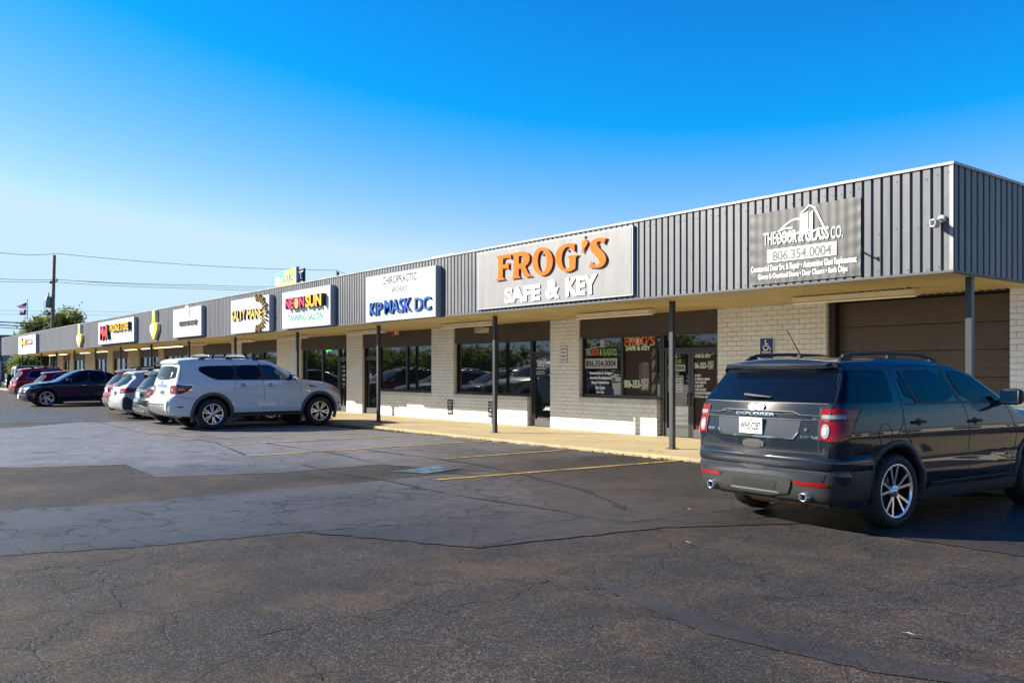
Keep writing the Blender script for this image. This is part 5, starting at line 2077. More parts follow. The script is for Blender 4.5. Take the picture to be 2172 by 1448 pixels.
    seams(c, root, [[(-.93, .82), (-.90, 1.20), (-.86, 1.28)], [(.0, .97), (.12, 1.10), (.15, 1.28), (.17, 1.66), (.3, 1.68), (1.12, 1.67)], [(.52, .45), (.42, .70), (.22, .86), (.08, 1.0), (.0, .97)] if False else [(.46, .48), (.30, .80), (.13, 1.0), (.14, 1.28)],
                    [(1.10, 1.68), (1.30, 1.27), (1.345, 1.05), (1.355, .44)], [(1.12, 1.67), (1.55, 1.64), (2.10, 1.30), (2.24, 1.16), (2.36, .90), (2.40, .45)], [(-.70, .90), (-.45, .86), (-.15, .66)],
                    [(-.21 + .105 * math.cos(a), .97 + .115 * math.sin(a)) for a in np.linspace(0, 6.283, 25)]],
          [[(-.80, 1.292), (.80, 1.292)], [(.745, .81), (.74, 1.25)], [(-.745, .81), (-.74, 1.25)], [(-.80, .80), (.80, .80)], [(-.80, .793), (.80, .793)], [(-.80, .807), (.80, .807)], [(.80, .80), (.80, .86)], [(-.80, .80), (-.80, .86)]])
    # gate details
    part(root, 'gate_bar', pm, lambda q: c.drape(*poly_geo([chaikin([(-.735, 1.135), (.735, 1.135), (.735, 1.165), (.52, 1.168), (.44, 1.200), (-.44, 1.200), (-.52, 1.168), (-.735, 1.165)], 1)], .0), 'rear', .018, q))
    part(root, 'gate_bar_edge', M_BLACK, lambda q: (c.line([(-.735, 1.128), (.735, 1.128)], 'rear', .010, q, .014), c.line([(.735, 1.172), (.53, 1.175), (.45, 1.207), (-.45, 1.207), (-.53, 1.175), (-.735, 1.172)], 'rear', .008, q, .012)))
    part(root, 'plate_recess', paint('recess grey', (.045, .05, .06), .5, .35), lambda q: c.patch([(-.46, .93), (.46, .93), (.53, .99), (.55, 1.12), (-.55, 1.12), (-.53, .99)], 'rear', .005, q))
    part(root, 'recess_lip', M_CHROME, lambda q: c.line([(-.53, 1.0), (-.48, .935), (.48, .935), (.53, 1.0)], 'rear', .016, q, .013))
    plate(c, root, 1.045, [('TEXAS', 0, .057, .085, .020), ('WHS·0287', 0, -.003, .27, .085), ('The Lone Star State', -.01, -.063, .15, .013)], .305, .165, .022, y=.03)
    part(root, 'name_lettering', M_CHROME, lambda q: c.rtext('EXPLORER', 0, 1.170, .52, .030, q, off=.026, bold=.02))
    def badge(q):
        V = [(.105 * math.cos(a), .045 * math.sin(a)) for a in np.linspace(0, 6.283, 36, endpoint=False)]
        for (k, o, mi) in ((1.0, .022, 0), (.90, .026, 1)):
            v, f = poly_geo([[(a * k, 1.245 + b * k) for a, b in V]])
            c.drape([(a[0], a[1]) for a in v], f, 'rear', o, q, mi)
        c.rtext('Ford', 0, 1.245, .11, .042, q, 0, off=.030, bold=.015, shear=.3)
    part(root, 'oval_badge', [M_CHROME, mat('badge blue', (.004, .02, .12), .5)], badge)
    part(root, 'badge_lettering', M_CHROME, lambda q: (c.rtext('SPORT', .66, .985, .13, .03, q, off=.006, shear=.3), c.rtext('FLEX FUEL', -.66, .955, .20, .028, q, off=.006)))
    part(root, 'gate_handle', [M_PLASTIC, M_BLACK], lambda q: (c.patch(chaikin([(-.14, .815), (.14, .815), (.14, .905), (-.14, .905)], 1), 'rear', .010, q, 0), c.patch([(-.105, .828), (.105, .828), (.105, .872), (-.105, .872)], 'rear', .013, q, 1)))
    part(root, 'lock_knob', [M_CHROME, M_BLACK], lambda q: c.patch([(-.61 + .02 * math.cos(a), 1.03 + .02 * math.sin(a)) for a in np.linspace(0, 6.283, 14, endpoint=False)], 'rear', .012, q, 1))
    wiper(c, root, .19, -.17, 1.365, 1.345)
    part(root, 'brake_light', M_TAIL, lambda q: q.box(-.665, -.655, -.15, .15, 1.66, 1.685))
    def spoiler(q):
        n = 15
        V = []
        for i in range(n):
            y = -.66 + 1.32 * i / (n - 1)
            k = 1 - (y / .70) ** 2
            xb = -.72 - .06 * k
            V += [(xb + .16, y, 1.655), (xb, y, 1.672), (xb + .01, y, 1.694), (-.45, y * .985, 1.722 + .01 * k)]
        q.add(V, [(4 * i + j, 4 * i + 4 + j, 4 * i + 5 + j, 4 * i + 1 + j) for i in range(n - 1) for j in range(3)] + [(0, 1, 2, 3), (4 * n - 1, 4 * n - 2, 4 * n - 3, 4 * n - 4)], 0, True)
        q.add([], [])
    part(root, 'spoiler', pm, spoiler, angle=40)
    roof_rail(c, root, -.45, 1.35, .62, M_PLASTIC, .055, .020, 3)
    antenna(root, -.28, 1.775, L=.36)
    mirror(c, root, 1.98, 1.235, M_PLASTIC, 1.0)
    handle(c, root, .38, 1.085, M_PLASTIC, .22)
    handle(c, root, 1.47, 1.065, M_PLASTIC, .22)
    return root


big_suv()


# ---------------------------------------------------------------- 2: white SUV with grey arches
def white_suv():
    root = thing('parked_suv', 'silvery white SUV with grey wheel arch trims and chrome handles beside the tanning shop', 'SUV', (-23.80, 8.05, 0), rad(90), 'cars parked at the shops')
    pm = paint('pearl white paint', (.47, .53, .555), .15, .30)
    T = [(-1.00, .42, .06, .04), (-1.10, .50, .14, .08), (-1.13, .66, .18, .12), (-1.12, .80, .17, .12), (-1.06, .865, .10, .10), (-.97, .90, .06, .06), (-.955, 1.0, .09, .07), (-.94, 1.2, .09, .07), (-.91, 1.31, .08, .07), (-.80, 1.66, .07, .06), (-.77, 1.72, .06, .06), (-.86, 1.775, .03, .05), (-.82, 1.82, .05, .05), (-.4, 1.87, .10, .03), (.5, 1.895, .12, .03), (1.2, 1.875, .12, .03), (1.65, 1.81, .10, .03), (1.95, 1.68, .09, .04), (2.58, 1.30, .08, .05), (2.8, 1.27, .12, .04), (3.3, 1.22, .14, .04), (3.60, 1.12, .15, .06), (3.76, .98, .17, .12), (3.83, .80, .18, .14), (3.83, .55, .16, .14), (3.74, .42, .08, .08)]
    Wp = [(.30, .93), (.42, .96), (.52, .985), (.60, .992), (.68, .985), (.80, .988), (.92, 1.0), (1.02, 1.008), (1.12, 1.005), (1.22, .992), (1.30, .965), (1.45, .905), (1.65, .84), (1.78, .78), (1.9, .72)]
    Pl = [(-1.13, .965), (-.6, .995), (0, 1.0), (2.6, 1.0), (3.3, .985), (3.83, .90)]
    c = Car(T, Wp, .36, Pl, 3.06, .41, .49, sig=.028, step=.035)
    c.body(root, pm)
    add_wheels(root, 'white', 3.06, .41, 1.74, w=.275, rimR=.268, spokes=6, spread=.17, sw=.034)
    M_AT = mat('arch grey plastic', (.055, .058, .065), .42)
    arch_trim(c, root, .488, .575, .020, M_AT, -22, 200)
    part(root, 'running_board', M_PLASTIC, lambda q: [q.box(.52, 2.55, sg * .86, sg * 1.02, .34, .385) for sg in (1, -1)])
    sides(root, 'sill_cladding', M_PLASTIC, lambda md, q: c.patch([(.50, .37), (2.56, .37), (2.54, .44), (.52, .44)], md, .008, q))
    underside(root, -1.0, 3.8, .75, .32)
    rear_face(c, root, [(-.80, 1.325), (.80, 1.325), (.76, 1.50), (.70, 1.68), (-.70, 1.68), (-.76, 1.50)],
              [(.66, .955), (.62, 1.06), (.66, 1.165), (.92, 1.18), (.92, .95)], [(-.94, .945), (-.80, .96), (-.62, 1.05), (-.52, 1.13), (-.56, 1.17), (-.93, 1.195)])
    for sg, md in ((1, 'L'), (-1, 'R')):
        part(root, 'reversing_lens', M_TAILCLEAR, lambda q: (c.patch([(-.90, 1.04), (-.72, 1.05), (-.76, 1.10), (-.90, 1.10)], md, .014, q, gs=.03), c.patch([(sg * .68, 1.03), (sg * .84, 1.03), (sg * .84, 1.09), (sg * .68, 1.08)], 'rear', .016, q, gs=.03)))
        part(root, 'lamp_surround', M_CHROME, lambda q: c.line([(-.93, .94), (-.80, .955), (-.61, 1.045), (-.505, 1.13), (-.55, 1.18), (-.92, 1.205)], md, .014, q, .012))
    sides(root, 'window_band', M_BLACK, lambda md, q: c.patch([(-.30, 1.585), (.0, 1.345), (.40, 1.325), (1.4, 1.315), (2.22, 1.312), (2.17, 1.385), (1.78, 1.61), (1.60, 1.715), (1.3, 1.715), (.5, 1.695), (-.20, 1.675)], md, .003, q))
    side_windows(c, root, [([(-.36, 1.60), (-.28, 1.50), (.02, 1.33), (.62, 1.325), (.62, 1.70), (-.26, 1.68)], None), ([(.66, 1.325), (1.36, 1.32), (1.30, 1.72), (.66, 1.705)], None), ([(1.42, 1.32), (2.26, 1.31), (2.20, 1.38), (1.80, 1.62), (1.62, 1.72), (1.36, 1.725)], M_CARGLASS2)], M_CARGLASS, .006, rnd=1)
    sides(root, 'window_trim', M_BLACK, lambda md, q: (c.line([(.64, 1.325), (.64, 1.71)], md, .06, q, .005), c.line([(1.39, 1.32), (1.33, 1.73)], md, .08, q, .005), c.line([(.05, 1.32), (1.4, 1.312), (2.36, 1.302)], md, .022, q, .004)))
    part(root, 'windscreen', M_CARGLASS2, lambda q: c.patch([(-.76, 1.33), (.76, 1.33), (.66, 1.70), (-.66, 1.70)], 'front', .006, q, rnd=1))
    seams(c, root, [[(.60, .47), (.55, .80), (.42, 1.0), (.58, 1.10), (.62, 1.32), (.64, 1.73)] if False else [(.56, .95), (.60, 1.10), (.61, 1.32), (.63, 1.74)], [(1.39, .46), (1.41, .9), (1.385, 1.31), (1.33, 1.75)], [(2.50, .48), (2.52, .85), (2.46, 1.12), (2.30, 1.30)], [(-.86, .88), (-.35, .80)], [(-.83, 1.31), (-.76, 1.80)]],
          [[(-.86, .92), (.86, .92)], [(-.84, 1.31), (.84, 1.31)]])
    part(root, 'gate_chrome', M_CHROME, lambda q: c.patch([(-.36, 1.13), (.36, 1.13), (.36, 1.20), (-.36, 1.20)], 'rear', .016, q))
    part(root, 'badge', M_CHROME, lambda q: c.patch([(.07 * math.cos(a), 1.255 + .05 * math.sin(a)) for a in np.linspace(0, 6.28, 18, endpoint=False)], 'rear', .012, q))
    plate(c, root, 1.02)
    part(root, 'bumper_skirt', M_SILVER, lambda q: c.patch([(-.62, .47), (.62, .47), (.66, .64), (-.66, .64)], 'rear', .010, q))
    part(root, 'bumper_slot', M_BLACK, lambda q: c.line([(-.72, .68), (.72, .68)], 'rear', .03, q, .012))
    for sg in (1, -1):
        part(root, 'bumper_reflector', M_TAIL, lambda q: c.patch([(-.92, .60), (-.76, .60), (-.76, .635), (-.92, .635)], 'L' if sg > 0 else 'R', .008, q))
        part(root, 'bumper_corner', pm, lambda q: c.patch([(sg * .66, .45), (sg * .76, .45), (sg * .84, .78), (sg * .74, .80)], 'rear', .022, q))
    wiper(c, root, .22, -.22, 1.37, 1.36)
    part(root, 'sticker', M_TEXTWHITE, lambda q: c.rtext('Y', -.52, 1.45, .10, .13, q, off=.009, bold=.05))
    roof_rail(c, root, -.30, 1.35, .70, M_PLASTIC, .05, .022, 3)
    for x in (.0, .95):
        def bar(q):
            q.tube([(x, .74 * math.cos(a) * 1.0, 1.875 + .075 * max(0, math.sin(a)) ** .5 + (.03 if 0 < a < 3.14 else 0)) for a in np.linspace(0, math.pi, 14)], .022, 8)
        part(root, 'roof_crossbar', M_CHROME, bar)
    mirror(c, root, 2.12, 1.29, M_CHROME, 1.05)
    handle(c, root, .82, 1.175, M_CHROME, .24)
    handle(c, root, 1.60, 1.165, M_CHROME, .24)
    for sg, md in ((1, 'L'), (-1, 'R')):
        part(root, 'fender_vent', [M_CHROME, M_BLACK], lambda q: (c.patch([(2.58, 1.17), (2.92, 1.15), (2.98, 1.13), (2.90, 1.10), (2.68, 1.105)], md, .010, q, 0), c.patch([(2.66, 1.155), (2.88, 1.14), (2.86, 1.12), (2.70, 1.122)], md, .013, q, 1)))
        V, F = text_geo('V8', .12, .04, 0, .02)
        part(root, 'badge', M_CHROME, lambda q: c.drape([((2.70 - v[0]) if md == 'L' else (2.70 + v[0]), .99 + v[1]) for v in V], F, md, .006, q))
        part(root, 'headlamp', [M_TAILCLEAR, M_AMBER], lambda q: (c.patch([(3.36, 1.115), (3.58, 1.08), (3.72, .94), (3.74, .86), (3.62, .92)], md, .008, q, 0, gs=.03), c.patch([(3.345, 1.12), (3.60, 1.09), (3.60, 1.02), (3.42, 1.06)], md, .012, q, 1, gs=.03), c.patch([(sg * .62, .92), (sg * .80, .92), (sg * .80, 1.07), (sg * .60, 1.05)], 'front', .010, q, 0, gs=.04)))
        part(root, 'fog_light', M_TAILCLEAR, lambda q: c.patch([(3.66, .60), (3.74, .60), (3.74, .66), (3.66, .66)], md, .008, q))
    part(root, 'grille', [M_CHROME, M_BLACK], lambda q: (c.patch([(-.55, .70), (.55, .70), (.58, 1.04), (-.58, 1.04)], 'front', .010, q, 1), c.line([(-.55, 1.03), (-.30, .74), (.30, .74), (.55, 1.03)], 'front', .08, q, .016, 0)))
    # steering wheel glimpsed through the front glass
    return root


white_suv()


# ---------------------------------------------------------------- crossovers
XW = [(.20, .84), (.30, .875), (.42, .895), (.52, .905), (.62, .90), (.74, .905), (.86, .915), (.95, .91), (1.04, .885), (1.2, .82), (1.4, .73), (1.52, .66), (1.65, .62)]


def crossover(label, loc, colour, key, H=1.62, Wd=1.84, wb=2.72, R=.355, rake=.30, lower=None, lamp=None, roofh=None, rails=True, rot=0.0, rear_over=.93, front_over=.88, chrome=False, glassm=None, coupe=False, lower_top=.55, spoil=.10, gate_lamp=False, rimface=None, window_trim=None):
    root = thing('parked_suv' if H > 1.55 else 'parked_wagon', label, 'SUV' if H > 1.55 else 'car', loc, rot, 'cars parked at the shops')
    k = H / 1.65
    z = lambda v: v * k
    r0 = -rear_over
    nose = wb + front_over
    belt = z(1.02)
    T = [(r0 + .09, z(.30), .05, .03), (r0 + .02, z(.42), .12, .09), (r0, z(.58), .16, .12), (r0 + .02, z(.72), .13, .12), (r0 + .08, z(.77), .07, .09), (r0 + .10, z(.92), .08, .09), (r0 + .14, belt + .05, .07, .08), (r0 + .14 + rake, z(1.46), .06, .06), (r0 + .10 + rake - spoil, z(1.505), .03, .05), (r0 + .16 + rake - spoil, z(1.54), .05, .05), (r0 + .6 + rake, z(1.60), .09, .03), (.55, z(1.65), .11, .03), (1.0, z(1.63), .11, .03), (1.35, z(1.56), .09, .03), (wb - .42, z(1.10), .08, .05), (wb - .25, z(1.06), .10, .04), (wb + .35, z(1.0), .12, .04), (nose - .22, z(.90), .14, .06), (nose - .05, z(.74), .16, .14), (nose, z(.52), .16, .15), (nose - .08, z(.30), .07, .08)]
    sw = Wd / 1.83
    Wp = [(z(a), b * sw) for a, b in XW]
    Pl = [(r0, .95), (r0 + .5, .99), (0, 1.0), (wb - .4, 1.0), (wb + .3, .985), (nose, .87)]
    c = Car(T, Wp, .21, Pl, wb, R, R + .065, sig=.03, step=.045, arch_w=.36)
    c.body(root, colour)
    add_wheels(root, key, wb, R, Wd - .28, w=.235, rimR=R * .68, spokes=5, spread=.20, sw=.034, face=rimface)
    arch_trim(c, root, R + .065, R + .11, .010, M_PLASTIC)
    underside(root, r0, nose, .62, .22)
    lw = lower or M_PLASTIC
    part(root, 'lower_bumper', lw, lambda q: ([c.patch([(r0 + .04, z(.32)), (r0 + .42, z(.28)), (r0 + .38, z(.46)), (r0 + .02, z(lower_top))], md, .006, q) for md in 'LR'], c.patch([(-.78 * sw, z(.34)), (.78 * sw, z(.34)), (.80 * sw, z(lower_top)), (-.80 * sw, z(lower_top))], 'rear', .008, q)))
    sides(root, 'sill_cladding', M_PLASTIC, lambda md, q: c.patch([(R + .08, .23), (wb - R - .08, .23), (wb - R - .08, .36), (R + .08, .36)], md, .010, q))
    lr, ls = lamp or ([(.56, .86), (.58, 1.0), (.84, 1.0), (.86, .86)], [(-.12, .86), (.20, .92), (.26, 1.0), (-.06, 1.03)])
    rear_face(c, root, [(-.66 * sw, belt + .06), (.66 * sw, belt + .06), (.56 * sw, z(1.44)), (-.56 * sw, z(1.44))], [(a * sw, z(b)) for a, b in lr], [(r0 + .22 + a, z(b)) for a, b in ls])
    for sg, md in ((1, 'L'), (-1, 'R')):
        part(root, 'reversing_lens', M_TAILCLEAR, lambda q: c.patch([(sg * a * sw, z(b)) for a, b in [(.60, .90), (.60, .95), (.72, .95), (.72, .90)]], 'rear', .016, q, gs=.04))
        part(root, 'headlamp', M_TAILCLEAR, lambda q: (c.patch([(wb + .42, z(.93)), (nose - .20, z(.86)), (nose - .12, z(.78)), (wb + .55, z(.84))], md, .008, q, gs=.04), c.patch([(sg * a * sw, z(b)) for a, b in [(.50, .80), (.78, .78), (.76, .90), (.52, .88)]], 'front', .010, q, gs=.04)))
    gm = glassm or M_CARGLASS
    xr = r0 + .14 + rake
    sides(root, 'window_band', M_BLACK, lambda md, q: c.patch([(xr + .08, belt + .15), (.30, belt + .06), (1.2, belt + .048), (wb - .66, belt + .038), (wb - .97, z(1.285)), (1.39, z(1.475)), (1.05, z(1.53)), (.45, z(1.50)), (xr + .34, z(1.45))], md, .003, q))
    side_windows(c, root, [([(xr + .02, belt + .14), (.30, belt + .05), (.42, belt + .05), (.42, z(1.50)), (xr + .35, z(1.46))], None), ([(.48, belt + .05), (1.16, belt + .04), (1.02, z(1.54)), (.48, z(1.51))], None), ([(1.22, belt + .04), (wb - .62, belt + .03), (wb - .95, z(1.30)), (1.40, z(1.49)), (1.08, z(1.54))], None)], gm, .005, rnd=1)
    if window_trim:
        sides(root, 'window_trim', window_trim, lambda md, q: c.line([(xr + .10, belt + .11), (.30, belt + .035), (1.2, belt + .028), (wb - .58, belt + .018)], md, .022, q, .006) and c.line([(xr + .10, belt + .11), (xr + .34, z(1.475)), (.45, z(1.525)), (1.05, z(1.555)), (1.42, z(1.505))], md, .022, q, .006))
    part(root, 'windscreen', M_CARGLASS2, lambda q: c.patch([(-.66 * sw, z(1.12)), (.66 * sw, z(1.12)), (.55 * sw, z(1.52)), (-.55 * sw, z(1.52))], 'front', .006, q, rnd=1))
    seams(c, root, [[(.45, .45), (.44, belt)], [(1.19, .40), (1.20, belt)], [(wb - .48, .42), (wb - .46, belt - .05)]], [[(-.76 * sw, z(.79)), (.76 * sw, z(.79))]])
    plate(c, root, z(.88))
    wiper(c, root, .10, -.22, belt + .11, belt + .10)
    if rails:
        roof_rail(c, root, xr + .35, 1.25, .52 * sw, M_PLASTIC, .05, .018, 3)
    mirror(c, root, wb - .78, belt + .0, colour, .9)
    handle(c, root, .58, z(.93), colour, .2)
    handle(c, root, 1.32, z(.92), colour, .2)
    part(root, 'grille', M_BLACK, lambda q: c.patch([(-.45, z(.56)), (.45, z(.56)), (.50, z(.80)), (-.50, z(.80))], 'front', .010, q))
    part(root, 'brake_light', M_TAIL, lambda q: c.patch([(-.14, z(1.505)), (.14, z(1.505)), (.14, z(1.53)), (-.14, z(1.53))], 'rear', .006, q))
    if chrome:
        part(root, 'gate_chrome', M_CHROME, lambda q: c.patch([(-.50, z(.985)), (.50, z(.985)), (.50, z(1.02)), (-.50, z(1.02))], 'rear', .012, q))
        part(root, 'bumper_chrome', M_CHROME, lambda q: c.line([(-.55, z(.40)), (.55, z(.40))], 'rear', .04, q, .016))
    return root, c


P_BLACK = paint('black car paint', (.004, .0045, .006), .2, .22)
P_PEARL = paint('pale silver white paint', (.36, .375, .385), .2, .3)
P_RED = paint('dark red paint', (.20, .006, .012), .25, .3)
P_RED2 = paint('maroon paint', (.13, .005, .014), .25, .3)
P_RED3 = paint('wine red paint', (.16, .008, .012), .25, .3)
P_NAVY = paint('navy blue paint', (.003, .010, .036), .35, .25)

r, c = crossover('black SUV with grey lower bumper and whip aerial, left of the silvery white SUV', (-26.6, 8.17, 0), P_BLACK, 'black', H=1.60, Wd=1.84, wb=2.70, R=.365, rake=.27, lower=mat('silver grey bumper', (.11, .115, .12), .5, spec=.2), chrome=True, lower_top=.50, rot=rad(90),
                lamp=([(.46, .84), (.46, .97), (.84, 1.0), (.86, .84)], [(-.12, .84), (.14, .88), (.20, .98), (-.06, 1.02)]))
antenna(r, -.25, 1.60, L=.34)
q = MB()
c.patch([(-.20, .66), (.20, .66), (.24, .74), (-.24, .74)], 'rear', .012, q)
q.build('gate_badge', M_CHROME, r, local=True)
r, c = crossover('pale silver wagon with dark bumper corners and roof rails, left of the black SUV', (-30.0, 8.32, 0), P_PEARL, 'wagon', H=1.60, Wd=1.86, wb=2.74, R=.36, rake=.40, lower=mat('light grey bumper', (.30, .31, .31), .5, spec=.2), rot=rad(90), lower_top=.56,
                lamp=([(.50, .86), (.48, 1.02), (.84, 1.04), (.86, .88)], [(-.12, .88), (.10, .90), (.30, 1.02), (-.06, 1.06)]))
for md in 'LR':
    q = MB()
    c.patch([(-.90, .34), (-.42, .30), (-.40, .46), (-.78, .74), (-.88, .70)], md, .012, q)
    q.build('bumper_corner', M_PLASTIC, r, local=True)
q = MB()
q.tube([(-.9, 0, .33), (-1.06, 0, .31)], .03, 8)
q.tube([(-1.06, 0, .31), (-1.06, 0, .38)], .022, 8)
q.lathe([(0, .03), (.026, .015), (.028, 0), (.02, -.025)], 12, axis='z')
q.build('tow_ball', M_ALLOYDK, r, local=True)
crossover('dark red SUV with silver lower bumper, left of the pale silver wagon', (-33.3, 8.9, 0), P_RED3, 'redtwo', H=1.66, Wd=1.86, wb=2.74, R=.36, rake=.34, lower=mat('silver grey bumper', (.11, .115, .12), .5, spec=.2), rot=rad(90), lower_top=.60, chrome=True)
crossover('maroon SUV half hidden behind the navy blue coupe SUV', (-46.4, 8.75, 0), P_RED2, 'redthree', H=1.56, Wd=1.84, wb=2.70, R=.35, rake=.36, rot=rad(90), window_trim=M_CHROME, rails=False)
crossover('bright red and maroon SUV with chrome window line near the far left', (-53.2, 8.9, 0), P_RED, 'redfour', H=1.75, Wd=1.93, wb=2.91, R=.38, rake=.34, rot=rad(90), window_trim=M_CHROME, chrome=True, rear_over=.98)


# ---------------------------------------------------------------- navy coupe SUV, nose out
def coupe_suv():
    root = thing('parked_coupe_suv', 'navy blue coupe SUV parked nose out with bright spoked wheels', 'SUV', (-43.2, 10.50, 0), rad(-90), 'cars parked at the shops')
    T = [(-.84, .34, .05, .04), (-.93, .46, .12, .1), (-.95, .66, .16, .12), (-.93, .84, .13, .12), (-.88, .98, .07, .08), (-.87, 1.06, .04, .06), (-.72, 1.10, .05, .05), (-.35, 1.28, .07, .04), (.2, 1.48, .09, .03), (.7, 1.585, .10, .03), (1.1, 1.61, .10, .03), (1.45, 1.57, .09, .03), (1.75, 1.46, .08, .04), (2.36, 1.10, .08, .05), (2.55, 1.06, .10, .05), (3.1, 1.0, .13, .05), (3.46, .90, .15, .07), (3.60, .76, .17, .14), (3.66, .56, .17, .16), (3.62, .36, .12, .14), (3.52, .22, .06, .06)]
    Wp = [(.18, .86), (.30, .91), (.40, .935), (.48, .945), (.58, .935), (.70, .945), (.82, .962), (.90, .965), (.98, .95), (1.06, .92), (1.2, .85), (1.4, .74), (1.55, .66), (1.65, .62)]
    Pl = [(-.95, .93), (-.4, .985), (0, 1.0), (2.5, 1.0), (3.2, .985), (3.66, .86)]
    c = Car(T, Wp, .20, Pl, 2.86, .365, .43, sig=.03, step=.04)
    c.body(root, P_NAVY)
    add_wheels(root, 'coupe', 2.86, .365, 1.66, w=.25, rimR=.268, spokes=5, spread=.20, sw=.020)
    underside(root, -.9, 3.5, .62, .2)
    arch_trim(c, root, .428, .465, .006, M_PLASTIC)
    sides(root, 'sill_cladding', M_PLASTIC, lambda md, q: c.patch([(.44, .21), (2.40, .21), (2.40, .30), (.44, .32)], md, .010, q))
    sides(root, 'window_band', M_BLACK, lambda md, q: c.patch([(-.24, 1.105), (.42, 1.075), (1.2, 1.065), (2.02, 1.058), (1.95, 1.125), (1.60, 1.355), (1.38, 1.475), (1.1, 1.52), (.45, 1.475), (.05, 1.34)], md, .003, q))
    side_windows(c, root, [([(-.30, 1.10), (.30, 1.08), (.42, 1.07), (.42, 1.46), (.05, 1.36)], None), ([(.48, 1.07), (1.16, 1.06), (1.08, 1.53), (.48, 1.49)], None), ([(1.22, 1.06), (2.06, 1.05), (1.98, 1.12), (1.62, 1.36), (1.40, 1.49), (1.14, 1.53)], None)], M_CARGLASS, .005)
    part(root, 'windscreen', M_CARGLASS2, lambda q: c.patch([(-.70, 1.12), (.70, 1.12), (.58, 1.54), (-.58, 1.54)], 'front', .006, q, rnd=1))
    part(root, 'rear_window', M_CARGLASS, lambda q: c.patch([(-.62, 1.14), (.62, 1.14), (.54, 1.50), (-.54, 1.50)], 'rear', .006, q, rnd=1))
    for sg, md in ((1, 'L'), (-1, 'R')):
        part(root, 'tail_lamp', M_TAIL, lambda q: (c.patch([(-.92, .86), (-.70, .88), (-.60, .95), (-.86, .97)], md, .008, q, gs=.04), c.patch([(sg * .50, .84), (sg * .88, .84), (sg * .88, .95), (sg * .46, .93)], 'rear', .010, q, gs=.04)))
        part(root, 'headlamp', [M_TAILCLEAR, M_BLACK], lambda q: (c.patch([(3.05, .90), (3.30, .90), (3.50, .82), (3.52, .76), (3.30, .79)], md, .008, q, 0, gs=.03), c.patch([(sg * .44, .74), (sg * .82, .76), (sg * .80, .88), (sg * .46, .84)], 'front', .010, q, 0, gs=.03), c.patch([(3.20, .86), (3.42, .83), (3.44, .80), (3.26, .82)], md, .011, q, 1, gs=.03)))
        part(root, 'side_marker', M_AMBER, lambda q: c.patch([(3.335, .38), (3.375, .38), (3.39, .58), (3.35, .58)], md, .008, q))
        part(root, 'kidney_grille', [M_CHROME, M_BLACK], lambda q: (c.patch([(sg * .03, .52), (sg * .34, .52), (sg * .40, .70), (sg * .30, .82), (sg * .03, .82)], 'front', .012, q, 0, gs=.04), c.patch([(sg * .06, .55), (sg * .31, .55), (sg * .36, .69), (sg * .28, .79), (sg * .06, .79)], 'front', .016, q, 1, gs=.04)))
        part(root, 'side_intake', M_BLACK, lambda q: c.patch([(sg * .50, .30), (sg * .82, .34), (sg * .80, .56), (sg * .54, .52)], 'front', .008, q, gs=.04))
    plate(c, root, .44, mode='front')
    seams(c, root, [[(.45, .40), (.44, 1.06)], [(1.19, .36), (1.20, 1.05)], [(2.30, .36), (2.36, .80), (2.20, 1.05)]])
    mirror(c, root, 1.92, 1.06, P_NAVY, 1.0)
    handle(c, root, .62, .93, M_CHROME, .2)
    handle(c, root, 1.36, .92, M_CHROME, .2)
    q = MB()
    q.prism([(.38, 1.575), (.62, 1.60), (.40, 1.66)], -.03, .03)
    q.build('roof_fin', P_NAVY, root, local=True)
    return root


coupe_suv()


